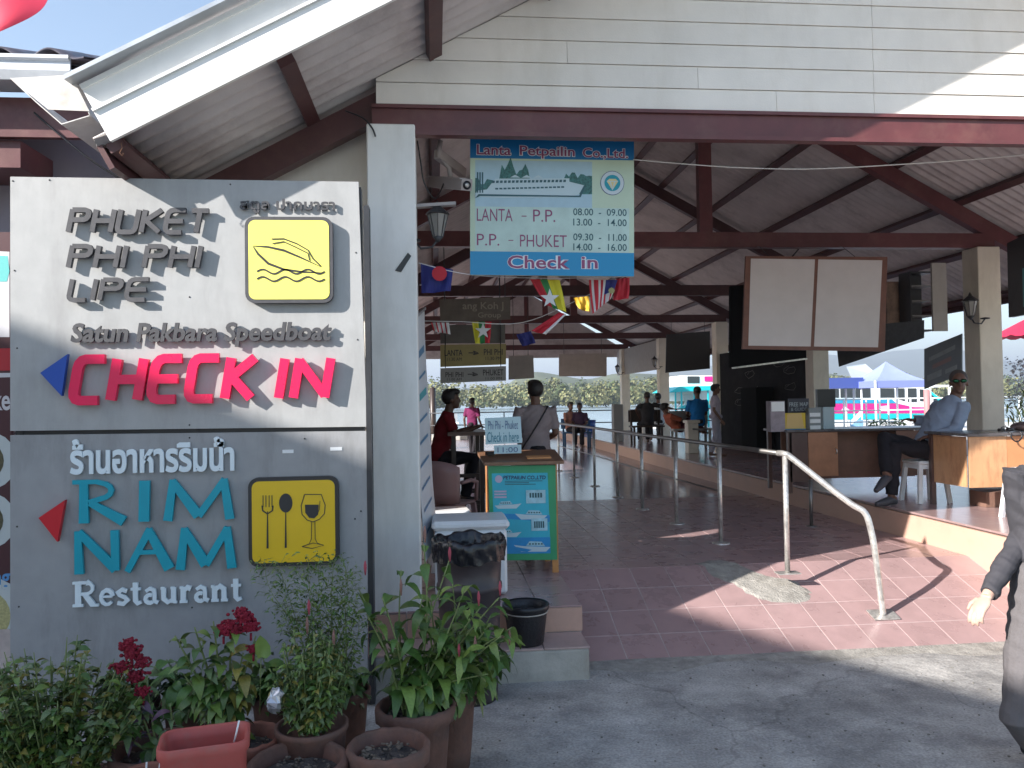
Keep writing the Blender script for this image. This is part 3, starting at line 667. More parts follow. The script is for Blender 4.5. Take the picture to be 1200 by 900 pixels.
for k, y0 in enumerate((313, 336)):
    line2([(797+i*7, y0-7*math.sin(i/30*3*2*math.pi)) for i in range(31)], .010, yb-.0005*k, border_m, 'wave_line', i1)
# knife-and-fork icon: fork, spoon, wine glass   (enlargement 2.667, origin 0,480)
K = dict(s=2.667, ox=0, oy=480)
for k, x in enumerate((822, 831, 841, 850)): line2([(x, 268), (x, 305)], .0042, yb-.0001*k, border_m, 'fork_tine', i2, **K)
line2([(819, 300), (821, 316), (836, 326), (851, 316), (853, 300)], .008, yb-.0006, border_m, 'fork_bowl', i2, **K)
line2([(836, 318), (836, 434)], .0075, yb-.0011, border_m, 'fork_handle', i2, taper=[.6, 1.5], **K)
def ellipse_plate(cx, cy, rx, ry, y, m_, name, par, s=2.667, ox=0, oy=480, n=20, a0=0, a1=360):
    pts = [(ox+(cx+rx*math.cos(math.radians(a0+(a1-a0)*i/n)))/s, oy+(cy+ry*math.sin(math.radians(a0+(a1-a0)*i/n)))/s) for i in range(n)]
    return panel(name, pts[::-1], y, .0015, m_, par)
ellipse_plate(893, 292, 21, 30, yb, border_m, 'spoon_bowl', i2)
line2([(893, 315), (893, 432)], .0075, yb-.0007, border_m, 'spoon_handle', i2, taper=[.5, 1.5], **K)
line2([(952, 265), (941, 300), (944, 328), (960, 345), (978, 351), (998, 343), (1014, 325), (1016, 298), (1004, 265), (952, 265)], .005, yb, border_m, 'glass_outline', i2, **K)
panel('wine', [(480*0+a/2.667, 480+b/2.667) for a, b in ((953, 297), (954, 322), (966, 338), (982, 340), (994, 328), (996, 297))], yb-.0004, .0012, border_m, i2)
line2([(1000, 285), (998, 312), (988, 332)], .003, yb-.0008, border_m, 'glass_shine', i2, **K)
line2([(974, 350), (973, 405), (966, 420), (944, 428)], .0035, yb-.0012, border_m, 'glass_stem', i2, **K)
line2([(984, 350), (985, 405), (992, 418), (1012, 424)], .0035, yb-.0012, border_m, 'glass_stem', i2, **K)
line2([(944, 428), (975, 434), (1012, 424), (978, 417), (944, 428)], .0035, yb-.0016, border_m, 'glass_foot', i2, **K)
for b_ in ((331, 527, 344, 531), (387, 524, 401, 528)):
    a = bb(*b_, SY); MB().b2((a[0], SY-.002, a[1]), (a[2], SY-.0002, a[3])).build('paper_strip', white_pl, sign)
# curled wire hanging from the barge board over the sign
mb = MB(); p = PY(142, 178, 4.47); mb.tube([p+Vector((0, 0, .05)), p+Vector((.005, 0, .02)), p+Vector((-.008, 0, -.005)), p+Vector((.006, 0, -.022)), p+Vector((.012, 0, -.008))], .0018, 5); mb.build('wire_hook', mat('rust', (.22, .1, .05), .8), label='short rusty wire curl hanging from the tip of the white barge board', cat='wire')

# ================================================================== BUILDING ON THE LEFT, GUTTER BETWEEN ROOFS
nb = thing('neighbour_building', 'low mauve walled building with wavy tiled roof left of the hall', 'building', (-4, 4.9, -.385))
mauve = mat('mauve_wall', (.34, .31, .36), .8, var=.08, vscale=2, dirt=(.2, .18, .2, .5), dscale=2)
MB().b2((-10, 5.97, -.385), (-1.89, 6.12, 3.45)).build('wall', mauve, nb)
MB().b2((-10, 5.46, 3.187), (-2.05, 5.51, 3.448)).build('fascia_board', maroon_hi, nb)
MB().b2((-10, 5.515, 3.0), (-2.72, 5.965, 3.18)).build('bracket', maroon_hi, nb)
mb = MB(); y0, y1 = 5.235, 5.45
for (a, b, c) in ((3.03, 3.02, 0), ):
    pr = [(y0, 3.477), (y0-.02, 3.534), (y0-.005, 3.54), (y0-.005, 3.596), (y0-.03, 3.608), (y0-.03, 3.63), (y0+.01, 3.63), (y0+.01, 3.488), (y1, 3.488), (y1, 3.477)]
    mb.add([(-10, y, z) for y, z in pr]+[(-2.28, y, z) for y, z in pr], [(i, (i+1) % 10, 10+(i+1) % 10, 10+i) for i in range(10)])
mb.build('gutter', mat('zinc_gutter', (.55, .57, .60), .45, metal=.3, var=.1), nb)
tile_blue = mat('glazed_roof_tile', (.10, .09, .11), .35, var=.3, vscale=6)
def wave_tile():
    mb = MB(); n = 14; v = []
    for t in (0, .014):
        for j in range(2):
            for i in range(n+1):
                u = i/n; h = .053*math.sin(math.pi*u/.62)**1 if u < .62 else -.010*math.sin(math.pi*(u-.62)/.38)
                v.append((u*.309, j*.46, h+t+j*.17))
    q = n+1
    f = [(i, i+1, q+i+1, q+i) for i in range(n)]+[(2*q+i, 3*q+i, 3*q+i+1, 2*q+i+1) for i in range(n)]+[(i, 2*q+i, 2*q+i+1, i+1) for i in range(n)]+[(q+i, q+i+1, 3*q+i+1, 3*q+i) for i in range(n)]
    return mb.add(v, f, 0, True)
wt = wave_tile().build('roof_tile', tile_blue, nb, local=True); k = 0
for j in range(4):
    for i in range(18):
        o = wt if k == 0 else inst(wt, nb); k += 1
        o.location = Vector((-2.225-.298*(i+1), 5.27+.40*j, 3.636+.145*j))-ORG[nb.name]
MB().add([(-7.4, 5.35, 3.58), (-2.3, 5.35, 3.58), (-2.3, 6.95, 4.17), (-7.4, 6.95, 4.17), (-7.4, 5.5, 3.52), (-2.3, 5.5, 3.52), (-2.3, 6.95, 4.07), (-7.4, 6.95, 4.07)], [(0, 1, 2, 3), (7, 6, 5, 4), (0, 4, 5, 1), (1, 5, 6, 2), (2, 6, 7, 3), (3, 7, 4, 0)]).build('roof_deck', maroon, nb)
# sheet metal valley gutter
vg = thing('valley_gutter', 'rusty edged sheet metal box gutter running between the two roofs', 'gutter', (-1.9, 4.0, 2.85))
galv = mat('galvanised_sheet', (.60, .58, .55), .5, metal=.15, var=.12, vscale=5, dirt=(.30, .22, .16, .7), dscale=3)
P = [PY(12, 93, 4.47), PY(75, 87, 4.47), PY(100, 133, 4.47), PY(66, 139, 4.47)]
mb = MB(); v = []
for y, dz in ((4.47, 0), (3.52, -.02)): v += [(p.x, y, p.z+dz) for p in P]
prof = [(-1.93, 2.86), (-1.70, 2.60), (-1.52, 2.52), (-1.46, 2.74)]
th = .008
def trough(prof, y0, y1, th):
    mb = MB(); n = len(prof); v = []
    for y in (y0, y1):
        v += [(x, y, z) for x, z in prof]+[(x+.001, y, z+th) for x, z in prof]
    f = []
    for i in range(n-1): f += [(i, i+1, 2*n+i+1, 2*n+i), (n+i, 3*n+i, 3*n+i+1, n+i+1), (i, n+i, n+i+1, i+1), (2*n+i, 2*n+i+1, 3*n+i+1, 3*n+i)]
    f += [(0, 2*n, 3*n, n), (n-1, 2*n-1, 4*n-1, 3*n-1)]
    return mb.add(v, f)
a = [PY(12, 93, 3.5), PY(68, 141, 3.5), PY(103, 168, 3.5)]
pr = [(PY(12, 92, 4.46).x, PY(12, 92, 4.46).z), (PY(42, 120, 4.46).x, PY(42, 120, 4.46).z), (PY(72, 146, 4.46).x, PY(72, 146, 4.46).z), (PY(105, 136, 4.46).x, PY(105, 136, 4.46).z), (PY(84, 88, 4.46).x, PY(84, 88, 4.46).z)]
trough(pr, 4.46, 10.5, .006).build('trough', galv, vg)
mb = MB(); q = [(pr[0][0], 4.459, pr[0][1]), (pr[4][0], 4.459, pr[4][1]), (pr[3][0], 4.459, (pr[3][1]+.025)), ((pr[2][0]+pr[1][0])/2, 4.459, (pr[2][1]+pr[1][1])/2+.02)]
mb.add(q+[(x, y-.004, z) for x, y, z in q], [(3, 2, 1, 0), (4, 5, 6, 7), (0, 1, 5, 4), (1, 2, 6, 5), (2, 3, 7, 6), (3, 0, 4, 7)]); mb.build('end_plate', galv, vg)
# red flag high up on the left
fl_ = thing('red_flag', 'translucent red cloth flag on a pole above the wavy tiled roof', 'flag', (-4.4, 7.4, -.385))
MB().tube([(-4.4, 7.4, -.385), (-4.4, 7.4, 7.2)], .03, 8).build('pole', metal_grey, fl_)
mb = MB(); n = 14; v = []
c0, c1 = PY(52, -6, 7.4), PY(2, 45, 7.4)
for j in range(n+1):
    for i in range(n+1):
        u, t = i/n, j/n
        xr = c1.x+(c0.x-c1.x)*t+.10*math.sin(math.pi*t); z = c1.z+(c0.z-c1.z)*t*1.0+(1.2*max(0, t-1))
        v.append((-4.39+(xr+4.39)*u, 7.4+.10*math.sin(5*u+2*t), z+(-.12+.12*u)*(1-t)))
q = n+1
mb.add(v+[(x, y+.003, z) for x, y, z in v], [(j*q+i, j*q+i+1, (j+1)*q+i+1, (j+1)*q+i) for j in range(n) for i in range(n)]+[(q*q+j*q+i, q*q+(j+1)*q+i, q*q+(j+1)*q+i+1, q*q+j*q+i+1) for j in range(n) for i in range(n)], 0, True)
redc = mat('red_cloth', (.80, .05, .10), .7); redc.node_tree.nodes['Principled BSDF'].inputs['Transmission Weight'].default_value = 0
mb.build('cloth', redc, fl_)
# menu banner at the far left edge
mbn = thing('menu_banner', 'restaurant menu banner with plates of food, cut by the left edge of the photo', 'banner', (-3.1, 5.45, -.385))
BY = 5.42
def pr_(name, pts, m_, lay, par=mbn): return panel(name, pts, BY-.0012*lay, .001, m_, par)
MB().b2((-4.0, BY, -.38), (GX(13, BY), BY+.03, 2.55)).build('board', mat('menu_maroon', (.07, .02, .025), .5), mbn)
pr_('print', [(-60, 395), (11, 395), (11, 295), (-60, 292)], mat('menu_white', (.62, .60, .62), .5), 1)
pr_('print', [(-60, 330), (8, 330), (11, 318), (9, 300), (-60, 297)], mat('menu_teal', (.12, .50, .48), .5), 2)
pr_('print', [(-60, 436), (12, 434), (12, 408), (-60, 410)], mat('menu_red', (.45, .02, .03), .5), 1)
pr_('print', [(-60, 444), (12, 442), (12, 437), (-60, 438)], MATS['menu_white'], 1)
for cy, r_ in ((540, 34), (610, 33), (722, 46)):
    ellipse_plate(-14, cy, r_, r_, BY-.0012, mat('menu_plate', (.55, .60, .60), .4), 'plate_picture', mbn, s=1, ox=0, oy=0)
    ellipse_plate(-18, cy, r_*.66, r_*.66, BY-.0026, mat('menu_food', (.10, .09, .05), .7, var=.5, vscale=60) if cy < 700 else mat('menu_food2', (.45, .42, .2), .7, var=.3, vscale=60), 'food_picture', mbn, s=1, ox=0, oy=0)
frm = ((0, BY-.0012, 0), FX, FZ)
text('ke', frm, bb(-8, 456, 12, 481, BY), .0012, MATS['menu_white'], mbn, 'print', bold=.02)
text('ng', frm, bb(-8, 672, 12, 691, BY), .0012, mat('menu_blue', (.10, .30, .60), .5), mbn, 'print', bold=.02)

# house across the street, behind the camera: its roof edge throws the shade over sign and pavement
oh = thing('street_house', 'shop house with pitched roof across the street', 'building', (-16, -6.0, -.385))
# on its gable plane the roof line runs through these two points
kx, kz = math.tan(AZ), math.tan(EL)/math.cos(AZ)
YH = -1.6; dY = YH+4
xa, za = -14.4, 8.74; xb, zb_ = -7.3, 5.73
sl2 = (zb_-za)/(xb-xa)
xr_ = xa-2.6; xe = xb+.0
def zl(x): return za+sl2*(x-xa)
mb = MB(); xl = 2*xr_-xe
mb.prism([(xl+.4, -.385), (xe-.4, -.385), (xe-.4, zl(xe-.4)-.16), (xr_, zl(xr_)-.14), (xl+.4, zl(xe-.4)-.16)], (0, YH-9.2, 0), FX, FZ, 9)
mb.build('wall', mat('plaster', (.55, .50, .42), .85, var=.1), oh)
MB().prism([(xe, zl(xe)-.12), (xe, zl(xe)), (xr_, zl(xr_)), (xl, zl(xe)), (xl, zl(xe)-.12), (xr_, zl(xr_)-.12)], (0, YH-9.4, 0), FX, FZ, 9.4).build('roof', tile_blue, oh)
for i in range(3):
    x = xr_-3+i*2.7
    f_ = MB().b2((x-.5, YH-.198, .9), (x+.5, YH-.17, 2.2)).build('window', dark_metal, oh)
# ================================================================== HANGING SIGNS
BSY = 5.76
bs = thing('timetable_sign', 'blue and pale green ferry timetable sign hanging from the front beam', 'sign', (.6, BSY, 2.2))
q = [PY(551, 322, BSY), PY(743, 324, BSY), PY(743, 165, BSY), PY(551, 162, BSY)]
def inq(u, v, lay=0):      # u,v in 0..1 on the sign (v up)
    a = q[0]+(q[1]-q[0])*u; b = q[3]+(q[2]-q[3])*u; p = a+(b-a)*v; p.y -= .0012*lay; return p
def pq(name, pts, m_, lay): 
    P = [inq(u, v, lay) for u, v in pts]; n = len(P); mb = MB(); mb.add(P+[p+Vector((0, .001, 0)) for p in P], [tuple(range(n)), tuple(range(2*n-1, n-1, -1))]+[(i, i+n, (i+1) % n+n, (i+1) % n) for i in range(n)]); return mb.build(name, m_, bs)
m_pale = mat('pale_green_print', (.50, .61, .46), .35, var=.06, vscale=2); m_blue = mat('blue_print', (.004, .16, .40), .35, var=.08, vscale=2); m_sky = mat('sky_blue_print', (.38, .54, .62), .35, var=.08, vscale=6)
mb = MB(); mb.add(q+[p+Vector((0, .03, 0)) for p in q], [(0, 1, 2, 3), (7, 6, 5, 4), (0, 4, 5, 1), (1, 5, 6, 2), (2, 6, 7, 3), (3, 7, 4, 0)]); mb.build('board', m_pale, bs)
pq('print', [(0, .855), (1, .855), (1, 1), (0, 1)], m_blue, 1); pq('print', [(0, 0), (1, 0), (1, .172), (0, .172)], mat('azure_print', (.0, .24, .48), .35), 1)
pq('print', [(.03, .50), (.74, .50), (.74, .84), (.03, .84)], m_sky, 1)
pq('print', [(0.03, .172), (.97, .172), (.97, .5), (.03, .5)], mat('pale_mix_print', (.47, .61, .56), .35, var=.12, vscale=5), 1)
m_hull = mat('hull_print', (.50, .62, .66), .4); m_ink = mat('dark_teal_print', (.02, .09, .11), .4); m_tree = mat('tree_print', (.04, .15, .14), .5, var=.6, vscale=60)
R = random.Random(2)
pts = [(.03, .60)]+[(.03+.71*i/40, .66+.05*R.random()+(.10*R.random()+.06 if 9 <= i <= 18 else 0)+(.05 if i > 30 else 0)) for i in range(41)]+[(.74, .60)]
pq('print', pts[::1], m_tree, 2)
pq('print', [(.03, .57), (.04, .615), (.10, .625), (.15, .705), (.60, .715), (.60, .69), (.69, .665), (.66, .60), (.60, .575), (.2, .565)], m_hull, 3)
for i in range(19): pq('print', [(.13+.024*i, .672+.0008*i), (.146+.024*i, .672+.0008*i), (.148+.024*i, .690+.0008*i), (.132+.024*i, .690+.0008*i)], m_ink, 4)
for i in range(17): pq('print', [(.15+.025*i, .625+.0012*i), (.168+.025*i, .625+.0012*i), (.168+.025*i, .637+.0012*i), (.15+.025*i, .637+.0012*i)], m_ink, 4)
pq('print', [(.03, .56), (.05, .59), (.66, .588), (.69, .66), (.70, .66), (.67, .578), (.06, .575)], m_ink, 4)
for x in (.04, .055, .07): pq('print', [(x, .60), (x+.008, .60), (x+.008, .75), (x, .75)], m_ink, 4)
for x in (.27, .34, .41): pq('print', [(x-.03, .715), (x+.03, .715), (x, .735)], m_hull, 4)
def disc(u, v, r, m_, lay, n=28):
    sx = (q[1]-q[0]).length; sz = (q[3]-q[0]).length
    return pq('emblem', [(u+r*math.cos(2*math.pi*i/n)/sx, v+r*math.sin(2*math.pi*i/n)/sz) for i in range(n)], m_, lay)
disc(.865, .685, .090, mat('navy_print', (.03, .05, .16), .4), 2); disc(.865, .685, .086, mat('ring_print', (.55, .62, .66), .4), 3); disc(.865, .685, .060, mat('emblem_teal', (.0, .28, .36), .4), 4)
pq('emblem', [(.865-.035, .685+.012), (.865, .685-.055), (.865+.035, .685+.012), (.865+.02, .685+.03), (.865-.02, .685+.03)], mat('diamond_gold', (.70, .58, .28), .4), 5)
for a_, b_ in (((.83, .697), (.9, .697)), ((.85, .697), (.865, .635)), ((.88, .697), (.865, .636))):
    P1, P2 = a_, b_; dx, dz = P2[0]-P1[0], P2[1]-P1[1]; l_ = math.hypot(dx, dz); nx_, nz_ = -dz/l_*.003, dx/l_*.003
    pq('emblem', [(P1[0]-nx_, P1[1]-nz_), (P2[0]-nx_, P2[1]-nz_), (P2[0]+nx_, P2[1]+nz_), (P1[0]+nx_, P1[1]+nz_)], m_hull, 6+[.0, .3, .6][[(.83, .697), (.85, .697), (.88, .697)].index(a_)])
ux = (q[1]-q[0]); W = ux.length; uz = (q[3]-q[0]); Hh = uz.length
frame_b = (q[0]-Vector((0, .0024, 0)), ux.normalized(), uz.normalized())
def tq(s, u0, v0, u1, v1, m_, bold=0, grow=0, lay=0, shear=0, spacing=1):
    f_ = (frame_b[0]-Vector((0, .0012*lay, 0)), frame_b[1], frame_b[2])
    text(s, f_, (u0*W, v0*Hh, u1*W, v1*Hh), .0008, m_, bs, 'lettering', bold=bold, grow=grow, shear=shear, spacing=spacing)
m_plum = mat('plum_print', (.26, .05, .14), .4); m_wh = mat('white_print', (.72, .76, .80), .4)
for s_, b in (('Lanta', (.04, .88, .245, .955)), ('Petpailin', (.30, .862, .635, .955)), ('Co.,Ltd.', (.685, .868, .965, .95))):
    tq(s_, *b, m_wh, bold=.055, grow=.004); tq(s_, *b, m_plum, bold=.012, lay=1)
for s_, b in (('Check', (.225, .05, .60, .145)), ('in', (.675, .055, .775, .142))):
    tq(s_, *b, m_wh, bold=.055, grow=.004); tq(s_, *b, m_plum, bold=.015, lay=1)
for s_, b in (('LANTA', (.04, .395, .255, .485)), ('-', (.31, .432, .34, .438)), ('P.P.', (.38, .395, .515, .485)), ('P.P.', (.04, .215, .175, .30)), ('-', (.23, .252, .26, .258)), ('PHUKET', (.30, .21, .585, .298))): tq(s_, *b, m_plum, bold=-.004)
for s_, v in (('08.00  -  09.00', .448), ('13.00  -  14.00', .372), ('09.30  -  11.00', .262), ('14.00  -  16.00', .188)): tq(s_, .625, v, .955, v+.052, m_ink, bold=.006)
for u in (.12, .88):
    p = inq(u, 1); MB().tube([(p.x, p.y+.02, p.z-.01), (p.x, p.y-.13, 3.33)], .004, 6).build('hanger', dark_metal, bs)
# empty notice board with two white panels
NY = 8.9
wb = thing('notice_board', 'brown framed hanging notice board with two blank white panels', 'notice board', (2.7, NY, 2.1))
def quadplate(pts, y, th, m_, name, par): return panel(name, pts, y, th, m_, par)
brown_f = mat('brown_frame', (.16, .065, .045), .5, var=.2, vscale=9)
quadplate([(870, 409), (1037, 412), (1040, 301), (874, 300)], NY, .03, brown_f, 'frame', wb)
quadplate([(877, 405), (950, 406), (955, 304), (880, 303)], NY-.004, .003, mat('white_panel_print', (.60, .57, .57), .5, var=.05, vscale=4), 'white_panel', wb)
quadplate([(954, 406), (1029, 407), (1034, 305), (959, 304)], NY-.004, .003, MATS['white_panel_print'], 'white_panel', wb)
for px in (905, 1006):
    p = PY(px, 301, NY); MB().tube([(p.x, p.y+.02, p.z-.02), (p.x, p.y+.35, 3.22), (p.x, 9.33, 3.24)], .004, 5).build('hanger', dark_metal, wb)
# dark television behind it, tilted down, catching light along its lower edge
tvc = thing('hanging_screen', 'black flat screen with a bright lower edge half behind the white notice board', 'screen', (3.3, 8.8, 1.9))
P = [PY(856, 431, 10.2), PY(945, 420, 10.6), PY(945, 330, 10.6), PY(856, 335, 10.2)]
mb = MB(); mb.add(P+[p+Vector((.0, .06, 0)) for p in P], [(0, 1, 2, 3), (7, 6, 5, 4), (0, 4, 5, 1), (1, 5, 6, 2), (2, 6, 7, 3), (3, 7, 4, 0)]); mb.build('panel', mat('matt_black', (.008, .008, .009), .9, spec=.1), tvc)
mb = MB(); mb.bar(P[0]+Vector((.02, -.012, -.005)), P[1]+Vector((0, -.012, -.005)), .02, .022); mb.build('lower_trim', steel, tvc)
mb = MB(); mb.tube([(P[2]+P[3])/2+Vector((0, .03, 0)), Vector(((P[2].x+P[3].x)/2, 9.46, 3.26))], .01, 5); mb.build('hanger', dark_metal, tvc)
# hanging route signs on the left, farther in
def hang_sign(name, label, pts, y, m_, words, top=3.2, cat='sign', group=None):
    t = thing(name, label, cat, tuple(PY(pts[0][0], pts[0][1], y)), group)
    panel('board', pts, y, .02, m_, t)
    for s_, b, mm, bold in words: text(s_, ((0, y-.002, 0), FX, FZ), bb(*b, y), .0015, mm, t, 'lettering', bold=bold)
    a, b = pts[-1], pts[-2]
    for px, py in ((a[0]+6, a[1]+1), (b[0]-6, b[1]+1)):
        p = PY(px, py, y)
        if p.z < top: MB().tube([(p.x, y+.01, p.z-.005), (p.x, y+.01, top)], .005, 5).build('hanger', dark_metal, t)
    return t
ink = mat('sign_ink', (.05, .045, .05), .5)
hang_sign('route_sign', 'yellowish hanging route sign reading LANTA to PHI PHI', [(516, 430), (593, 427), (593, 403), (516, 404)], 10.2, mat('khaki_board', (.36, .31, .13), .6, var=.1), [('LANTA', (521, 410, 542, 417), ink, .01), ('PHI PHI', (567, 409, 589, 416), ink, .01), ('11.30 AM', (524, 419, 541, 423), ink, 0), ('11.30 PM', (569, 418, 587, 422), ink, 0), ('→', (549, 411, 561, 416), ink, .04)], group='hanging route signs')
hang_sign('route_sign', 'grey hanging route sign reading PHI PHI to PHUKET under the yellowish one', [(516, 449), (593, 446), (593, 429), (516, 431.5)], 10.19, mat('grey_board', (.36, .37, .37), .6, var=.1), [('PHI PHI', (522, 436, 543, 442), ink, .01), ('PHUKET', (566, 433, 590, 440), ink, .01), ('11.00 AM', (524, 443, 541, 446), ink, 0), ('11.00 PM', (569, 442, 588, 445), ink, 0), ('→', (548, 436, 560, 441), ink, .04)], group='hanging route signs')
hang_sign('company_board', 'dim brown board reading Group hanging above the route signs', [(516, 378), (598, 374), (598, 348), (515, 351)], 9.2, mat('brown_board', (.13, .11, .09), .6, var=.3), [('ang Koh J', (542, 354, 590, 365), mat('pale_ink', (.30, .27, .22), .6), .01), ('Group', (560, 366, 587, 374), MATS['pale_ink'], .01)])
hang_sign('grey_board', 'plain dark grey board hanging just above the yellowish route sign', [(516, 402.5), (592, 402), (592, 380), (516, 381)], 10.25, mat('slate_board', (.14, .14, .13), .6, var=.2), [])
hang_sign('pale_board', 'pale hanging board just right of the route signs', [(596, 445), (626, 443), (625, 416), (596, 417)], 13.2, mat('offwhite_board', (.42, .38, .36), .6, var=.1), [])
hang_sign('pale_board', 'wide pale two part board hanging over the nearest left riverside column', [(655, 441), (711, 441), (711, 414), (655, 415)], 17.6, MATS['offwhite_board'], [])
hang_sign('dark_lattice_board', 'dark gridded panel hanging between the first and second lantern columns', [(780, 437), (832, 432), (832, 388), (781, 392)], 17.4, mat('dark_grid', (.05, .05, .055), .5), [])
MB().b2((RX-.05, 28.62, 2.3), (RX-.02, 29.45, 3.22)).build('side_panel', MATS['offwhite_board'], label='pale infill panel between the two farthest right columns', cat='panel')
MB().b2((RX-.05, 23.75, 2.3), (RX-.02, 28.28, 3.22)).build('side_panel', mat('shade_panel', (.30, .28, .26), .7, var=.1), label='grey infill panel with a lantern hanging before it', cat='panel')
# boards hung outside between the right hand columns
def board3(name, label, P, th, m_, cat, prints=()):
    t = thing(name, label, cat, tuple(P[0])); n_ = (P[1]-P[0]).cross(P[3]-P[0]).normalized()
    mb = MB(); mb.add(P+[p-n_*th for p in P], [(0, 1, 2, 3), (7, 6, 5, 4), (0, 4, 5, 1), (1, 5, 6, 2), (2, 6, 7, 3), (3, 7, 4, 0)]); mb.build('board', m_, t)
    for k, (u0, v0, u1, v1, mm) in enumerate(prints):
        f_ = lambda u, v: P[0]+(P[1]-P[0])*u+(P[3]-P[0])*v+n_*(.003+.0004*k)
        MB().add([f_(u0, v0), f_(u1, v0), f_(u1, v1), f_(u0, v1)], [(0, 1, 2, 3)]).build('print', mm, t)
    return t
advert = mat('advert_grey', (.16, .19, .21), .5, var=.15, vscale=4); adv2 = mat('advert_text', (.32, .20, .19), .6); adv3 = mat('advert_light', (.34, .38, .40), .6, var=.2, vscale=10)
board3('advert_banner', 'grey advertising banner hung outside left of the near cream column', [PY(1083, 456, 9.2), PY(1127, 438, 8.2), PY(1127, 391, 8.2), PY(1083, 409, 9.2)], .01, advert, 'banner', ((.15, .62, .85, .72, adv3), (.25, .40, .75, .5, adv2), (.1, .15, .5, .3, adv3), (.6, .15, .9, .25, adv3)))
board3('shade_tarp', 'dark ragged tarp hanging behind the white notice board', [PY(983, 430, 9.6), PY(1083, 396, 9.0), PY(1083, 375, 9.0), PY(978, 385, 9.6)], .01, mat('black_tarp', (.03, .03, .035), .6, var=.4, vscale=20), 'tarp')
for k, (a, b, c, d, y) in enumerate(((1068, 318, 1094, 388, 9.6), (1094, 308, 1111, 388, 9.2), (1040, 330, 1068, 386, 9.9))):
    p0, p1 = PY(a, d, y), PY(b*0+a, b, y)
    x0, x1 = PY(a, d, y).x, PY(c, d, y).x; z0, z1 = PY(a, d, y).z, PY(a, b, y).z
    t = thing('hanging_shelf', ['dark open shelf box hung beside the near cream column', 'pale end panel of the shelf box beside the near cream column', 'faded photo board hung right behind the white notice board'][k], 'shelf' if k < 2 else 'board', (x0, y, z0))
    if k == 0:
        mb = MB(); mb.b2((x0, y, z0), (x1, y+.25, z0+.02)); mb.b2((x0, y, z1-.02), (x1, y+.25, z1)); mb.b2((x0, y+.23, z0+.02), (x1, y+.25, z1-.02)); mb.b2((x0, y, z0+.02), (x0+.02, y+.23, z1-.02)); mb.build('case', dark_metal, t)
        for i in range(1, 4): MB().b2((x0+.02, y+.01, z0+(z1-z0)*i/4), (x1, y+.23, z0+(z1-z0)*i/4+.015)).build('shelf', mat('dim_grey', (.25, .24, .23), .6), t)
    else: MB().b2((x0, y, z0), (x1, y+.03, z1)).build('board', MATS['shade_panel'] if k == 1 else mat('faded_photo', (.26, .17, .13), .6, var=.5, vscale=6), t)
# big board on the right edge under the eave
board3('dark_side_board', 'dark board with teal edge right of the near cream column', [PY(1182, 372, 7.4), PY(1215, 366, 6.9), PY(1215, 268, 6.9), PY(1180, 285, 7.4)], .05, black_m, 'board', ((.55, .1, .95, .6, mat('teal_dim', (.08, .30, .32), .5)),))
# lanterns
lantern((RX-.36, 9.1, 2.45), 'black carriage lantern on the nearest cream column by the desks', 1.15).rotation_euler = (0, 0, 0)
for k, (px, py, Y) in enumerate(((566+0, 0, 0),)): pass
lantern((RX-.3, 23.4, 2.5), 'small lantern on the cream column behind the dark gridded panel', 1.2)
lantern((RX-.3, 28.3, 2.5), 'small lantern before the grey infill panel', 1.2)
# dark map wall on the platform
mw = thing('map_wall', 'dark blackboard wall with a faint chalk map behind the brochure desk', 'board', (5.85, 12, .27))
slate = mat('chalk_board', (.014, .014, .017), .85, spec=.15, var=.5, vscale=2, dirt=(.035, .035, .037, .8), dscale=3)
MB().b2((6.80, 13.95, .272), (6.84, 18.48, 2.45)).build('board', slate, mw)
mb = MB(); R = random.Random(9)
for c in range(9):
    y, z = R.uniform(14.5, 18), R.uniform(1.2, 2.1); pts = []
    for k in range(9): pts.append((6.795, y+.32*math.cos(k)*R.uniform(.5, 1)+k*.02, z+.10*math.sin(k)*R.uniform(.5, 1)))
    mb.tube(pts, .004, 4)
mb.build('chalk_map', mat('chalk', (.22, .22, .21), .9), mw, kind='stuff')
MB().b2((6.4, 15.4, .272), (6.78, 16.2, 1.6), ch=.01).build('cabinet', mat('matt_black', (.008, .008, .009), .9, spec=.1), label='tall narrow black cabinet against the dark map wall', cat='cabinet')
# ================================================================== RAILS
rail = thing('queue_railing', 'long steel pipe queue railing down the middle of the tiled corridor', 'railing', (2.7, 6.3, 0))
PB = [(923, 672), (845, 637), (793, 614), (753, 597), (724, 583), (697, 570), (673, 560), (655, 552)]
base = [G(*p) for p in PB]
RHt = .945
for i, p in enumerate(base):
    MB().tube([(p.x, p.y, .012), (p.x, p.y, RHt-.02)], .021, 12).build('post', steel, rail)
    mb = MB()
    if i == 0: mb.b2((p.x-.09, p.y-.05, .001), (p.x+.09, p.y+.05, .009))
    else: mb.lathe([(0, .018), (.05, .016), (.085, .008), (.085, .001)], (p.x, p.y, 0), 16)
    mb.build('foot_plate', steel, rail)
top = [Vector((p.x, p.y, RHt)) for p in base]
end = ramp_pt(1035, 722, 0)
endt = Vector((end.x, end.y, end.z))
c1 = PY(1010, 600, end.y+.05)
pth = [top[0]+Vector((-.01, .1, .0)), top[0], top[0]+(c1-top[0])*.1+Vector((0, 0, .01)), top[0]+(c1-top[0])*.55, top[0]+(c1-top[0])*.86, c1+(c1-top[0])*.04+Vector((.0, 0, .01)), PY(1021, 623, end.y+.02), PY(1026, 650, end.y), PY(1031, 690, end.y), endt+Vector((0, 0, .01))]
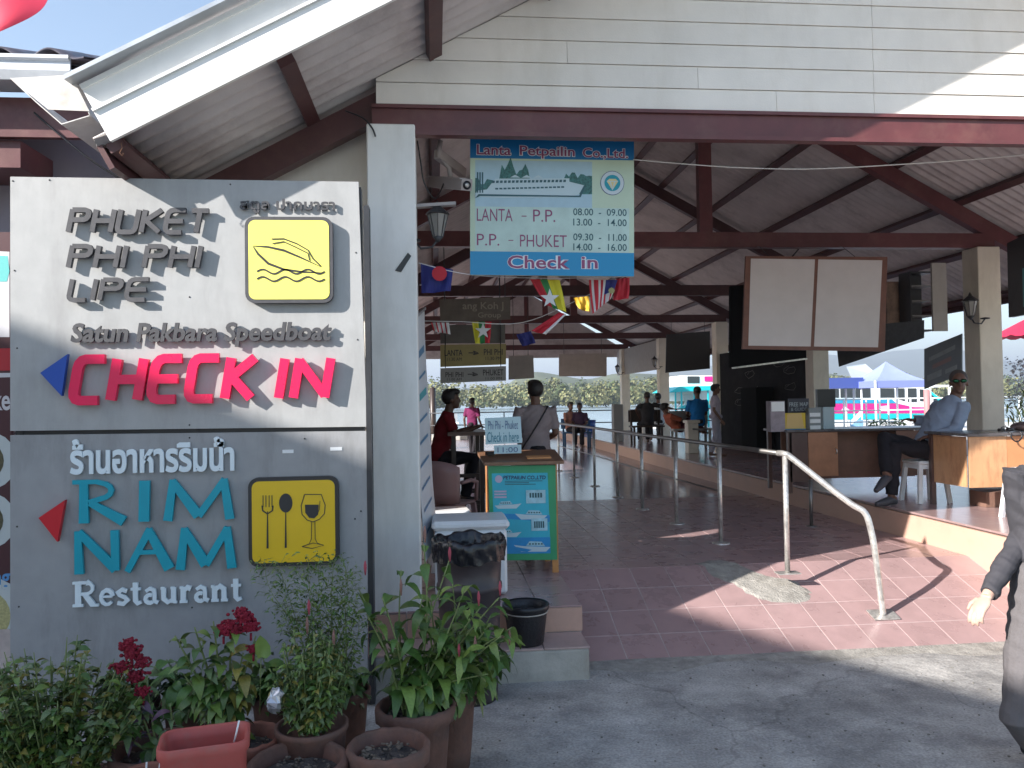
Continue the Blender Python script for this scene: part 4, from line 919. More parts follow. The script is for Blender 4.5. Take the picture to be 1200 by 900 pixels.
# a smooth pipe through those points
def smooth(pts, k=5):
    out = []; pts = [Vector(p) for p in pts]
    for i in range(len(pts)-1):
        p0, p1, p2, p3 = pts[max(i-1, 0)], pts[i], pts[i+1], pts[min(i+2, len(pts)-1)]
        for j in range(k):
            t = j/k; out.append(.5*((2*p1)+(p2-p0)*t+(2*p0-5*p1+4*p2-p3)*t*t+(3*p1-3*p2+p3-p0)*t**3))
    return out+[pts[-1]]
MB().tube(smooth(pth), .0245, 12).build('handrail', steel, rail)
mb = MB(); mb.b2((end.x-.10, end.y-.06, -.004), (end.x+.10, end.y+.06, .004)); 
o = mb.build('foot_plate', steel, rail); o.location = Vector((0, 0, 0))
for v in o.data.vertices: v.co.z += end.z+.012+(v.co.y+ORG[rail.name].y-end.y)*(-RZ/(RY1-RY0))
MB().tube(top+[top[-1]+(top[-1]-top[-2])*2], .0215, 10).build('top_rail', mat('dull_steel', (.22, .21, .20), .4, metal=.8, var=.2), rail)
MB().tube([Vector((p.x, p.y, .50)) for p in base[1:]], .009, 8).build('mid_rail', MATS['dull_steel'], rail)
p = G(951, 617); st = thing('rail_stub', 'single dull steel post standing against the platform kerb', 'post', (p.x, p.y, 0))
MB().tube([(0, 0, 0), (0, 0, .5)], .02, 8).build('post', MATS['dull_steel'], st, local=True); MB().lathe([(0, .01), (.06, .008), (.06, .001)], (0, 0, 0), 12).build('foot_plate', MATS['dull_steel'], st, local=True)
# ================================================================== TICKET COUNTER
CY = 6.42
ct = thing('ticket_counter', 'small wooden ticket counter with green framed ferry poster on its front', 'counter', (.7, CY, 0))
wood_o = mat('orange_wood', (.50, .22, .07), .4, var=.2, vscale=5); wood_b = mat('brown_wood', (.20, .105, .06), .45, var=.25, vscale=6)
cx0, cx1 = GX(573, CY), GX(652, CY); zt = PY(612, 545, CY).z
MB().b2((cx0-.01, CY+.035, .10), (cx0+.01, CY+.50, zt)).build('side_panel', wood_o, ct)
MB().b2((cx1-.02, CY+.035, .10), (cx1, CY+.50, zt)).build('side_panel', wood_o, ct)
for x in (cx0+.012, cx1-.035):
    for y in (CY+.005, CY+.46): MB().b2((x-.02, y, 0), (x+.03, y+.03, .12 if y > CY+.1 else zt-.4)).build('leg', wood_o, ct)
mb = MB(); a, b = cx0-.05, cx1+.045
mb.add([(a, CY-.05, zt+.005), (b, CY-.05, zt+.005), (b+.01, CY+.52, zt+.065), (a-.03, CY+.52, zt+.065), (a, CY-.05, zt+.03), (b, CY-.05, zt+.03), (b+.01, CY+.52, zt+.09), (a-.03, CY+.52, zt+.09)], [(0, 3, 2, 1), (4, 5, 6, 7), (0, 1, 5, 4), (1, 2, 6, 5), (2, 3, 7, 6), (3, 0, 4, 7)]); mb.build('top', wood_b, ct)
green_f = mat('green_frame', (.03, .30, .13), .4, var=.08)
PQ = [PY(575, 657, CY), PY(653, 656, CY), PY(651, 545, CY), PY(572, 546, CY)]
def pp_(u, v, lay=0): a = PQ[0]+(PQ[1]-PQ[0])*u; b = PQ[3]+(PQ[2]-PQ[3])*u; p = a+(b-a)*v; return Vector((p.x, CY-.0011*lay, p.z))
def pplate(name, pts, m_, lay, th=.001):
    P = [pp_(u, v, lay) for u, v in pts]; n = len(P); mb = MB(); mb.add(P+[p+Vector((0, th, 0)) for p in P], [tuple(range(n)), tuple(range(2*n-1, n-1, -1))]+[(i, i+n, (i+1) % n+n, (i+1) % n) for i in range(n)]); return mb.build(name, m_, ct)
pplate('frame', [(0, 0), (1, 0), (1, 1), (0, 1)], green_f, 0, .03)
cy1 = mat('poster_cyan', (.03, .42, .55), .4, var=.1, vscale=4); cy2 = mat('poster_blue', (.01, .25, .55), .4, var=.15, vscale=4); cy3 = mat('poster_pale', (.35, .58, .66), .4, var=.2, vscale=20)
pplate('poster', [(.07, .07), (.90, .07), (.88, .92), (.05, .92)], cy1, 1)
pplate('print', [(.07, .07), (.90, .07), (.90, .24), (.07, .24)], cy2, 2)
pplate('print', [(.07, .50), (.90, .47), (.90, .40), (.07, .45)], cy2, 2)
def ship(u, v, s, hullm, lay, flip=1):
    H_ = lambda pts: [(u+flip*a*s, v+b*s) for a, b in pts][::flip]
    pplate('print', H_([(0, 0), (.05, -.035), (.34, -.035), (.42, .02), (.30, .01)]), hullm, lay)
    pplate('print', H_([(.06, .008), (.28, .015), (.24, .05), (.10, .045)]), cy3, lay+1)
    for i in range(5): pplate('print', H_([(.09+.034*i, .022), (.11+.034*i, .022), (.11+.034*i, .034), (.09+.034*i, .034)]), m_ink, lay+2)
ship(.08, .58, .95, m_hull, 3); ship(.86, .47, 1.15, m_hull, 3, -1); ship(.07, .28, .95, m_hull, 3)
ship(.90, .135, 1.3, m_hull, 3, -1)
pplate('print', [(.34, .15), (.62, .11), (.55, .09), (.44, .095)], cy2, 6)
for a, b, c, d in ((.55, .60, .84, .74), (.62, .31, .86, .44)): pplate('print', [(a, b), (c, b), (c, d), (a, d)], cy3, 7)
for a, b, c, d in ((.60, .66, .80, .71), (.66, .34, .82, .41)):
    for i in range(5): pplate('print', [(a+i*(c-a)/5, b), (a+(i+.7)*(c-a)/5, b), (a+(i+.7)*(c-a)/5, d), (a+i*(c-a)/5, d)], m_ink, 8)
pink_p = mat('poster_pink', (.50, .42, .55), .5)
for v in (.72, .69, .66, .40, .37, .34): pplate('print', [(.08, v), (.26, v), (.26, v+.018), (.08, v+.018)], pink_p, 7)
n = 18; pplate('emblem', [(.15+.055*math.cos(2*math.pi*i/n), .860+.04*math.sin(2*math.pi*i/n)) for i in range(n)], pink_p, 3)
for i, (a, b) in enumerate(((.24, .80), (.24, .60), (.24, .70))): pplate('print', [(a, .832-.017*i), (b, .832-.017*i), (b, .839-.017*i), (a, .839-.017*i)], m_ink, 3)
Wd = (PQ[1]-PQ[0]).length; Hd = (PQ[3]-PQ[0]).length
text('PETPAILIN CO.,LTD', (PQ[0]+Vector((0, -.0036, 0)), (PQ[1]-PQ[0]).normalized(), (PQ[3]-PQ[0]).normalized()), (.22*Wd, .850*Hd, .86*Wd, .897*Hd), .0008, mat('navy_ink', (.01, .02, .10), .4), ct, 'lettering', bold=.02, shear=.15)
# paper notices standing on it
pn = thing('paper_notice', 'handwritten white paper notice standing on the ticket counter reading Check in here', 'notice', tuple(PY(590, 532, CY+.12)))
pa = mat('paper', (.50, .66, .70), .7, var=.06); YN = CY+.12
panel('sheet', [(569, 521), (612, 519), (610, 488), (568, 490)], YN, .002, pa, pn); panel('sheet', [(579, 532), (611, 531), (611, 521), (579, 522)], YN+.004, .002, pa, pn)
pen = mat('marker_ink', (.10, .16, .30), .6); pen2 = mat('teal_marker', (.03, .20, .28), .6)
text('Phi Phi - Phuket', ((0, YN-.0015, 0), FX, FZ), bb(572, 493, 607, 503, YN), .001, pen, pn, 'handwriting'); text('Check in here', ((0, YN-.0015, 0), FX, FZ), bb(571, 506, 608, 518, YN), .001, pen2, pn, 'handwriting')
text('11:00', ((0, YN+.002, 0), FX, FZ), bb(583, 524, 607, 530, YN), .001, MATS['marker_ink'], pn, 'handwriting')
p0 = PY(640, 534, CY+.1); MB().box((p0.x-.06, CY+.12, zt+.052), (.20, .09, .014), rx=.11).build('notepad', mat('orange_pad', (.65, .30, .12), .5), label='long orange notepad lying on the ticket counter behind the paper notice', cat='notepad')
MB().box((cx0+.02, CY+.25, zt+.085), (.07, .05, .03), rz=.4).build('stapler', black_m, label='small black stapler at the left end of the ticket counter', cat='stapler')
# ================================================================== BIN, BUCKET, CHAIRS
def bin_(loc, r, h, label, m_, name='rubbish_bin', liner=True, cat='bin'):
    t = thing(name, label, cat, loc)
    MB().lathe([(0, .004), (r*.78, 0), (r*.80, .02), (r*.86, h*.33), (r*.90, h*.34), (r*.90, h*.37), (r*.87, h*.38), (r*.93, h*.70), (r*.97, h*.71), (r*.97, h*.74), (r*.93, h*.75), (r*.98, h-.02), (r*1.05, h-.015), (r*1.05, h), (r*.95, h), (r*.93, h-.05), (r*.8, .03), (0, .03)], n=40).build('body', m_, t, local=True)
    if liner:
        wob = lambda i, t_, rr, z: (rr*(1+.022*math.sin(17*t_+i*1.3)+.015*math.sin(29*t_)), z+.006*math.sin(11*t_+i)+.01*math.sin(5*t_))
        MB().lathe([(r*1.06, h*.90), (r*1.065, h*.92), (r*1.07, h*.95), (r*1.09, h*.985), (r*1.09, h+.022), (r*1.02, h+.036), (r*.96, h+.024), (r*.90, h-.04), (r*.86, h-.14), (r*.5, h-.26), (0, h-.28)], n=90, wob=wob).build('liner', mat('bin_liner', (.012, .012, .016), .22, bump=.6, bscale=25), t, local=True)
    return t
bin_((GX(546, 4.93), 4.84, -.385), .205, .93, 'large dark rubbish bin with black liner beside the white column', mat('dark_bin', (.045, .035, .038), .4, var=.15))
bk = thing('black_bucket', 'black wicker look bucket with pale band on the lower entrance step', 'bucket', (GX(612, 5.18), 5.18, -.177))
wbk = lambda i, t_, rr, z: (rr*(1+.012*math.sin(26*t_+z*60)), z)
MB().lathe([(0, .003), (.108, 0), (.113, .01), (.138, .20), (.141, .225), (.148, .228), (.148, .252), (.138, .25), (.132, .20), (.105, .02), (0, .02)], n=60, wob=wbk).build('body', mat('black_wicker', (.02, .018, .02), .4, bump=.4, bscale=60), bk, local=True)
MB().lathe([(.1405, .203), (.1445, .203), (.1445, .210), (.1405, .210)], n=40).build('band', mat('pale_band', (.5, .45, .4), .5), bk, local=True)
MB().lathe([(.150, .224), (.154, .228), (.154, .254), (.148, .258), (.142, .256)], n=40).build('rim', black_m, bk, local=True)
MB().lathe([(0, .19), (.08, .2), (.130, .19)], n=30, wob=lambda i, t_, rr, z: (rr, z+.01*math.sin(7*t_))).build('contents', mat('dark_rubbish', (.05, .045, .045), .8, var=.4, vscale=20), bk, local=True)
def plastic_stool(loc, label, rz=0, h=.45, m_=None, group='white plastic stools'):
    m_ = m_ or white_pl; t = thing('plastic_stool', label, 'stool', loc, group, rz)
    MB().box((0, 0, h-.02), (.31, .31, .04), ch=.012).build('seat', m_, t, local=True)
    MB().b2((-.14, -.14, h-.085), (.14, -.128, h-.041)).b2((-.14, .128, h-.085), (.14, .14, h-.041)).b2((-.14, -.127, h-.085), (-.128, .127, h-.041)).b2((.128, -.127, h-.085), (.14, .127, h-.041)).build('apron', m_, t, local=True)
    for x in (-1, 1):
        for y in (-1, 1):
            mb = MB(); mb.bar((x*.127, y*.127, h-.041), (x*.165, y*.165, 0), .042, .034, upv=(0, 1, 0)); mb.build('leg', m_, t, local=True)
    return t
def plastic_chair(loc, label, rz=0, m_=None, group='plastic chairs behind the bin'):
    m_ = m_ or white_pl; t = thing('plastic_chair', label, 'chair', loc, group, rz)
    MB().box((0, 0, .43), (.42, .42, .03), ch=.01).build('seat', m_, t, local=True)
    n = 10; mb = MB(); v = []
    for y_ in (0, .02):
        for j in range(5):
            for i in range(n+1):
                a = math.pi*(.12+.76*i/n); v.append((-.24*math.cos(a), .10+.15*math.sin(a)+y_, .45+.40*j/4*(.75+.25*math.sin(a))))
    q_ = n+1; o2 = 5*q_
    f = [(j*q_+i, j*q_+i+1, (j+1)*q_+i+1, (j+1)*q_+i) for j in range(4) for i in range(n)]+[(o2+j*q_+i, o2+(j+1)*q_+i, o2+(j+1)*q_+i+1, o2+j*q_+i+1) for j in range(4) for i in range(n)]
    for i in range(n): f += [(i, o2+i, o2+i+1, i+1), (4*q_+i, 4*q_+i+1, o2+4*q_+i+1, o2+4*q_+i)]
    for j in range(4): f += [(j*q_, (j+1)*q_, o2+(j+1)*q_, o2+j*q_), (j*q_+n, o2+j*q_+n, o2+(j+1)*q_+n, (j+1)*q_+n)]
    mb.add(v, f, 0, True); mb.build('backrest', m_, t, local=True)
    for s_ in (-1, 1):
        MB().tube([(s_*.22, .12, .64), (s_*.24, -.05, .65), (s_*.23, -.19, .62), (s_*.21, -.21, .44)], .02, 8).build('armrest', m_, t, local=True)
        for y in (-1, 1): MB().bar((s_*.19, y*.19, .415), (s_*.225, y*.23, 0), .045, .035, upv=(0, 1, 0)).build('leg', m_, t, local=True)
    return t
cb = thing('cool_box', 'white lidded cool box behind the rubbish bin beside the banner', 'cool box', (GX(548, 5.95), 5.95, 0))
MB().box((0, 0, .24), (.52, .42, .47), ch=.02).build('body', white_pl, cb, local=True); MB().box((0, 0, .51), (.56, .46, .065), ch=.022).build('lid', white_pl, cb, local=True)
plastic_stool((GX(526, 6.75), 6.75, 0), 'white plastic stool just behind the cool box', .1, .50)
plastic_chair((GX(522, 7.7), 7.7, 0), 'dull pink plastic chair behind the white stool', math.pi-.5, mat('pinkish_plastic', (.34, .22, .22), .4))
# leaning roll-up banner seen edge on beside the white column
ba = thing('leaning_banner', 'tall white printed banner leaning beside the white column seen nearly edge on', 'banner', (-.06, 5.0, 0))
A, B_, Cc, D = PY(498, 660, 5.75), PY(514, 632, 6.3), PY(498, 361, 6.3), PY(486, 372, 5.75)
mb = MB(); n_ = 8; v = []
for t in (0, 1):
    for j in range(n_+1):
        for i in range(n_+1):
            u, w_ = i/n_, j/n_; p = (A+(B_-A)*u)*(1-w_)+(D+(Cc-D)*u)*w_; p = p+Vector((.02*math.sin(math.pi*w_)*(-1)+.006*math.sin(9*w_+3*u)-.004*t, 0, 0)); v.append(p)
q_ = n_+1; f = [(j*q_+i, j*q_+i+1, (j+1)*q_+i+1, (j+1)*q_+i) for j in range(n_) for i in range(n_)]+[(q_*q_+j*q_+i, q_*q_+(j+1)*q_+i, q_*q_+(j+1)*q_+i+1, q_*q_+j*q_+i+1) for j in range(n_) for i in range(n_)]
mb.add(v, f, 0, True); mb.build('sheet', mat('banner_white', (.60, .64, .68), .5, var=.06), ba)
for k in range(9):
    w_ = .1+.09*k; h_ = .012 if k not in (6, 8) else .03
    P = []
    for u, ww in ((.15, w_), (.80, w_), (.80, w_+h_), (.15, w_+h_)): p = (A+(B_-A)*u)*(1-ww)+(D+(Cc-D)*u)*ww; P.append(p+Vector((-.02*math.sin(math.pi*ww)+.006*math.sin(9*ww+3*u)+.004, 0, 0)))
    MB().add(P, [(0, 1, 2, 3)]).build('print', mat('banner_blue', (.08, .22, .38), .5) if k != 6 else mat('banner_teal', (.05, .35, .40), .5), ba)
MB().bar(D, Cc, .02, .02).build('top_bar', metal_grey, ba)
# ================================================================== DESKS ON THE PLATFORM
deskw = mat('desk_plywood', (.60, .33, .17), .45, var=.14, vscale=3, dirt=(.36, .16, .08, .8), dscale=16, streak=1); deskd = mat('desk_dark', (.10, .055, .045), .4, var=.2); desktop = mat('desk_top', (.10, .09, .095), .28, var=.2)
def desk(x0, x1, y0, y1, label, zt=1.02, skip=False):
    t = thing('desk', label, 'desk', (x0, y0, .27), 'wooden desks on the platform')
    MB().b2((x0-.03, y0-.03, zt-.028), (x1+.03, y1+.03, zt), ch=.004).build('desktop', desktop, t)
    for x in (x0, x1-.045):
        for y in ((y1-.045,) if skip and x == x0 else (y0, y1-.045)): MB().b2((x, y, .27), (x+.045, y+.045, zt-.03)).build('leg', deskd, t)
    return t
DX0, DY0 = GX(1133, 7.15), 7.15
d2 = desk(DX0, DX0+1.05, DY0, DY0+.62, 'plywood sided desk nearest the camera at the right edge with a drawer unit', skip=True)
MB().b2((DX0+.012, DY0+.010, .50), (DX0+.40, DY0+.022, .985)).build('front_panel', deskw, d2)
MB().b2((DX0+.403, DY0+.012, .50), (DX0+.66, DY0+.024, .985)).build('front_panel', mat('desk_orange', (.60, .27, .12), .45, var=.14, vscale=3), d2)
MB().b2((DX0+.663, DY0+.006, .36), (DX0+1.0, DY0+.30, .985)).build('drawer_unit', mat('desk_cream', (.72, .60, .42), .5, var=.05), d2)
MB().b2((DX0+.014, DY0+.06, .50), (DX0+.026, DY0+.56, .985)).build('side_panel', deskw, d2)
MB().lathe([(0, 0), (.012, 0), (.008, .012), (0, .014)], n=10).build('knot_hole', deskd, d2).location = Vector((DX0+.27, DY0+.008, .77))-ORG[d2.name]
MB().b2((DX0+.35, DY0+.25, .272), (DX0+.85, DY0+.50, .42)).build('cardboard_box', mat('brown_card', (.20, .11, .08), .8), label='brown box pushed under the nearest plywood desk', cat='box')
a, b = G(948, 575, .27), G(1090, 570, .27)
D1Y = 8.95
x0, x1 = GX(946, D1Y), GX(1092, D1Y)
d1 = desk(x0-.25, x1, D1Y, D1Y+.60, 'long wooden desk with open cupboard door behind the seated man', zt=1.01)
MB().b2((x0+.0, D1Y+.003, .46), (x0+.36, D1Y+.018, .975)).build('cupboard_door', mat('desk_red_wood', (.42, .19, .10), .45, var=.15), d1)
MB().b2((x0-.20, D1Y+.30, .40), (x1-.05, D1Y+.315, .975)).build('back_panel', mat('desk_brown', (.20, .09, .055), .5, var=.2), d1)
MB().b2((x1-.46, D1Y+.004, .44), (x1-.05, D1Y+.018, .975)).build('front_panel', MATS['desk_brown'], d1)
MB().tube([(x0+.33, D1Y, .72), (x0+.33, D1Y-.03, .73), (x0+.33, D1Y-.03, .77), (x0+.33, D1Y, .78)], .006, 6).build('handle', steel, d1)
MB().b2((x0-.23, D1Y+.0, .40), (x0-.01, D1Y+.02, .975)).build('side_cupboard', deskd, d1)
# things on desk one
def box_on(name, label, cat, px0, py0, px1, py1, Y, th, m_, extra=None):
    a, b, c, d = bb(px0, py0, px1, py1, Y); t = thing(name, label, cat, ((a+c)/2, Y, b)); MB().b2((a, Y, b), (c, Y+th, d)).build('case', m_, t); return t, (a, b, c, d)
t, B = box_on('brochure_box', 'yellow brochure box with blue base standing on the long desk', 'brochure box', 919, 484, 944, 506, D1Y+.05, .10, mat('amber_card', (.62, .42, .02), .5))
MB().b2((B[0], D1Y+.045, B[1]), (B[2], D1Y+.0495, B[1]+.035)).build('print', m_blue, t); MB().add([(B[0]+.02, D1Y+.047, B[1]+.04), (B[2]-.02, D1Y+.047, B[1]+.04), (B[2]-.05, D1Y+.047, B[3]-.005), (B[0]+.04, D1Y+.047, B[3]-.005)], [(0, 1, 2, 3)]).build('leaflet', mat('leaflet', (.62, .42, .16), .5), t)
t, B = box_on('free_map_sign', 'small navy sign reading FREE MAP behind the yellow brochure box', 'sign', 924, 467, 948, 486, D1Y+.22, .02, mat('navy_card', (.02, .022, .04), .5))
text('FREE MAP', ((0, D1Y+.219, 0), FX, FZ), (B[0]+.01, B[1]+.10, B[2]-.01, B[1]+.15), .001, adv3, t, 'lettering', bold=.01); text('& GUIDE', ((0, D1Y+.219, 0), FX, FZ), (B[0]+.03, B[1]+.045, B[2]-.03, B[1]+.085), .001, adv3, t, 'lettering')
t, B = box_on('leaflet_rack', 'grey and mauve leaflet rack at the left end of the long desk', 'rack', 903, 470, 920, 506, D1Y+.02, .12, mat('mauve_card', (.30, .25, .28), .6, var=.3, vscale=8))
MB().b2((B[0]+.01, D1Y+.01, B[3]-.12), (B[2]-.01, D1Y+.0195, B[3]-.01)).build('leaflet', white_pl, t)
t, B = box_on('card_stand', 'grey stand with rows of cards on the long desk left of the column', 'stand', 948, 478, 962, 505, D1Y+.1, .08, mat('dull_stand', (.22, .24, .25), .5))
for k in range(3): MB().b2((B[0]+.01, D1Y+.09, B[1]+.02+.075*k), (B[2]-.01, D1Y+.099, B[1]+.065+.075*k)).build('card', white_pl, t)
t, B = box_on('pale_blue_box', 'pale blue box standing on the long desk against the cream column', 'box', 965, 477, 978, 505, D1Y+.12, .2, mat('pale_blue_card', (.38, .48, .52), .5))
t, B = box_on('dark_monitor', 'small dark monitor above the pale blue box', 'monitor', 958, 456, 979, 477, D1Y+.3, .05, black_m)
MB().b2((B[0]+.05, D1Y+.31, 1.01), (B[0]+.09, D1Y+.34, B[1])).build('stand', black_m, t)
# things on desk two: dark bag and headphones with looping cable
bg2 = thing('shoulder_bag', 'dark brown bag lying on the nearest desk', 'bag', (DX0+.72, DY0+.15, 1.02))
def blob(parts, voxel, sm=2, name='body'):
    mb = MB()
    for p in parts: p(mb)
    me = bpy.data.meshes.new(name); me.from_pydata(mb.v, [], mb.f); bm = bmesh.new(); bm.from_mesh(me); bmesh.ops.recalc_face_normals(bm, faces=bm.faces[:]); bm.to_mesh(me); bm.free()
    o = bpy.data.objects.new('tmp', me); C.objects.link(o)
    r = o.modifiers.new('r', 'REMESH'); r.mode = 'VOXEL'; r.voxel_size = voxel; r.use_smooth_shade = True
    if sm: s_ = o.modifiers.new('s', 'SMOOTH'); s_.factor = .5; s_.iterations = sm
    bpy.context.view_layer.update(); ev = o.evaluated_get(bpy.context.evaluated_depsgraph_get())
    m2 = bpy.data.meshes.new_from_object(ev); bpy.data.objects.remove(o); bpy.data.meshes.remove(me)
    m2.polygons.foreach_set('use_smooth', [True]*len(m2.polygons)); m2.name = name; m2.materials.clear(); return m2
def ruffle(me, amp, sc=9, seed=0):
    # creases: noise stretched around the limb, pushed along the normals
    from mathutils import noise
    vs = me.vertices; ns = [v.normal.copy() for v in vs]
    for v, n_ in zip(vs, ns):
        p = v.co; q = Vector((p.x*sc*.45+seed, p.y*sc*.45, p.z*sc*.95+p.x*sc*.7)); d = abs(noise.noise(q))*-1.6+.45+.5*noise.noise(q*2.7)
        v.co = p+n_*(amp*d)
    return me
def bobj(name, me, m_, parent):
    o = bpy.data.objects.new(name, me); C.objects.link(o); me.materials.append(m_); o.parent = parent; ORG[o.name] = Vector(); return o
cloth_dk = mat('dark_cloth', (.035, .028, .032), .8, bump=.3, bscale=30)
me = blob([lambda m: m.ell((0, 0, .05), (.16, .10, .05)), lambda m: m.ell((.13, .02, .045), (.17, .11, .05)), lambda m: m.tube([(-.14, -.02, .05), (-.2, -.05, .03), (-.24, -.06, .02)], .02)], .008)
bobj('body', me, mat('bag_brown', (.09, .055, .055), .7, bump=.3), bg2)
hp = thing('headphones', 'black headphones with a cable loop hanging over the edge of the nearest desk', 'headphones', (DX0+.46, DY0+.0, 1.025))
MB().tube(smooth([(-.08, .02, .01), (-.06, -.035, .0), (-.05, -.05, -.06), (.0, -.055, -.09), (.05, -.05, -.05), (.05, -.035, .0), (.03, .03, .012)]), .007, 6).build('cable', black_m, hp, local=True)
MB().lathe([(0, -.015), (.03, -.015), (.035, 0), (.03, .015), (0, .015)], (-.08, .05, .02), 14).build('ear_cup', black_m, hp, local=True); MB().lathe([(0, -.015), (.03, -.015), (.035, 0), (.03, .015), (0, .015)], (.02, .07, .02), 14).build('ear_cup', black_m, hp, local=True)
MB().tube(smooth([(-.08, .05, .03), (-.05, .08, .045), (0, .09, .045), (.02, .07, .03)]), .006, 6).build('headband', black_m, hp, local=True)

# ================================================================== PEOPLE
skin_d = mat('skin_brown', (.13, .062, .04), .5, var=.08, vscale=20); skin_l = mat('skin_light', (.50, .32, .25), .5, var=.08, vscale=25, bump=.1, bscale=90); skin_vd = mat('skin_dark', (.09, .045, .03), .5)
hair_m = mat('black_hair', (.012, .010, .010), .5, bump=.6, bscale=90)
def V(*a): return Vector(a)
def person(label, loc, rz, J, sk, shirt, trousers, shoe=None, voxel=.010, long_sleeve=False, hair='short', scale=1.0, extra=None, hairmat=None, fingers=True, short_legs=False, group=None):
    """J: joints in metres in the person's own frame (facing -y). keys: pel, chest, neck, head(centre), face(dir), and l/r sh, el, wr, hip, kn, an, and hand dirs"""
    t = thing('person', label, 'person', loc, group, rz)
    t.scale = (scale,)*3
    face = J.get('face', V(0, -1, 0)).normalized(); upv = J.get('up', V(0, 0, 1)); side = face.cross(upv).normalized(); upv = side.cross(face)
    rot = Matrix((side, -face, upv)).transposed()    # local x=side(right), y=back, z=up
    hd = J['head']; R3 = rot
    def loc2(x, y, z): return hd+R3 @ V(x, y, z)
    P = []
    P.append(lambda m: m.ell(hd+R3 @ V(0, .012, .025), (.076, .094, .095), 20, 14, rot=R3))      # cranium
    P.append(lambda m: m.ell(hd+R3 @ V(0, -.030, -.045), (.055, .060, .068), 18, 12, rot=R3))     # face and jaw
    P.append(lambda m: m.ell(hd+R3 @ V(0, -.065, -.092), (.026, .020, .018), rot=R3))             # chin
    P.append(lambda m: m.tube([loc2(0, -.082, .012), loc2(0, -.104, -.026), loc2(0, -.086, -.036)], [.009, .014, .008], 8))  # nose
    P.append(lambda m: m.ell(loc2(0, -.080, -.060), (.023, .011, .009), rot=R3))
    for s_ in (-1, 1):
        P.append(lambda m, s_=s_: m.ell(loc2(s_*.078, .01, -.008), (.010, .020, .032), rot=R3))
        P.append(lambda m, s_=s_: m.ell(loc2(s_*.032, -.078, .026), (.020, .010, .007), rot=R3))
    P.append(lambda m: m.tube([hd+R3 @ V(0, .02, -.05), J['neck'], J['neck']+(J['chest']-J['neck'])*.3], [.052, .056, .085], 16))
    pe, chst = J['pel'], J['chest']; mid = (pe+chst)/2+J.get('bend', V(0, 0, 0))
    sw = (J['rsh']-J['lsh']); sn = sw.normalized()
    def torso(m, g):
        # loft of ellipses along the spine
        pts = [pe-(chst-pe)*.25, pe, mid, chst, chst+(J['neck']-chst)*.55, J['neck']]; wr = [.12, .165, .142, .172, .155, .06]; dr = [.08, .108, .098, .115, .09, .055]
        v = []; n = 22
        for i, p in enumerate(pts):
            d = (pts[min(i+1, 5)]-pts[max(i-1, 0)]).normalized(); a = (sn-d*sn.dot(d)).normalized(); b = d.cross(a)
            for k in range(n): q = 2*math.pi*k/n; v.append(p+a*((wr[i]+g)*math.cos(q))+b*((dr[i]+g)*math.sin(q)))
        m.add(v, [(i*n+k, i*n+(k+1) % n, (i+1)*n+(k+1) % n, (i+1)*n+k) for i in range(5) for k in range(n)]+[tuple(range(n)), tuple(range(5*n, 6*n))])
    P.append(lambda m: torso(m, -.008))
    for s_ in 'lr':
        sh, el, wr_ = J[s_+'sh'], J[s_+'el'], J[s_+'wr']
        P.append(lambda m, a=sh, b=el, c=wr_: m.tube([a+(chst-a)*.3, a, a+(b-a)*.5, b, b+(c-b)*.35, c], [.045, .050, .043, .037, .036, .026], 14))
        hdir = J.get(s_+'hd', (wr_-el)).normalized(); pn_ = J.get(s_+'pn', V(0, 1, 0)); acr = hdir.cross(pn_).normalized(); pn_ = acr.cross(hdir)
        hr = Matrix((acr, pn_, hdir)).transposed()
        P.append(lambda m, c=wr_, h=hdir, hr=hr: m.ell(c+h*.045, (.040, .017, .055), 14, 10, rot=hr))
        thumb = J.get(s_+'th', 1)
        if fingers:
            for k, (off, ln_, cu) in enumerate(((-.029, .066, .5), (-.010, .078, .6), (.010, .073, .75), (.028, .056, .95))):
                cu *= J.get(s_+'curl', 1)
                o0 = wr_+hdir*.082+acr*(off*thumb*-1)
                d1 = (hdir+pn_*cu*.35).normalized(); d2_ = (hdir+pn_*cu*1.1).normalized(); d3 = (hdir*.6+pn_*cu*1.5).normalized()
                q1 = o0+d1*ln_*.42; q2 = q1+d2_*ln_*.33; q3 = q2+d3*ln_*.25
                P.append(lambda m, a=o0-hdir*.02, b=o0, c=q1, d=q2, e=q3: m.tube([a, b, c, d, e], [.0095, .0095, .0085, .0078, .006], 10))
            b0 = wr_+hdir*.02+acr*(.030*thumb); b1 = b0+hdir*.03+acr*(.026*thumb)+pn_*.008; b2_ = b1+hdir*.030+acr*(.006*thumb)+pn_*.012
            P.append(lambda m, a=b0, b=b1, c=b2_: m.tube([a, b, c], [.014, .0115, .008], 10))
    for s_ in 'lr':
        hp_, kn, an = J[s_+'hip'], J[s_+'kn'], J[s_+'an']
        P.append(lambda m, a=hp_, b=kn, c=an: m.tube([a+(pe-a)*.4, a, a+(b-a)*.5, b, b+(c-b)*.3, c], [.07, .078, .066, .052, .050, .034], 14))
        ft = J.get(s_+'ft', face*1.0); ft = V(ft.x, ft.y, ft.z).normalized()
        P.append(lambda m, a=an, f_=ft: m.tube([a+V(0, 0, .0)-f_*.03, a-V(0, 0, .03)-f_*.04, a+f_*.08-V(0, 0, .045), a+f_*.17-V(0, 0, .055)], [.034, .036, .034, .02], 10))
    bobj('body', blob(P, voxel, 3), sk, t)
    # clothes: one surface each, following the body
    Q = [lambda m: torso(m, .012)]
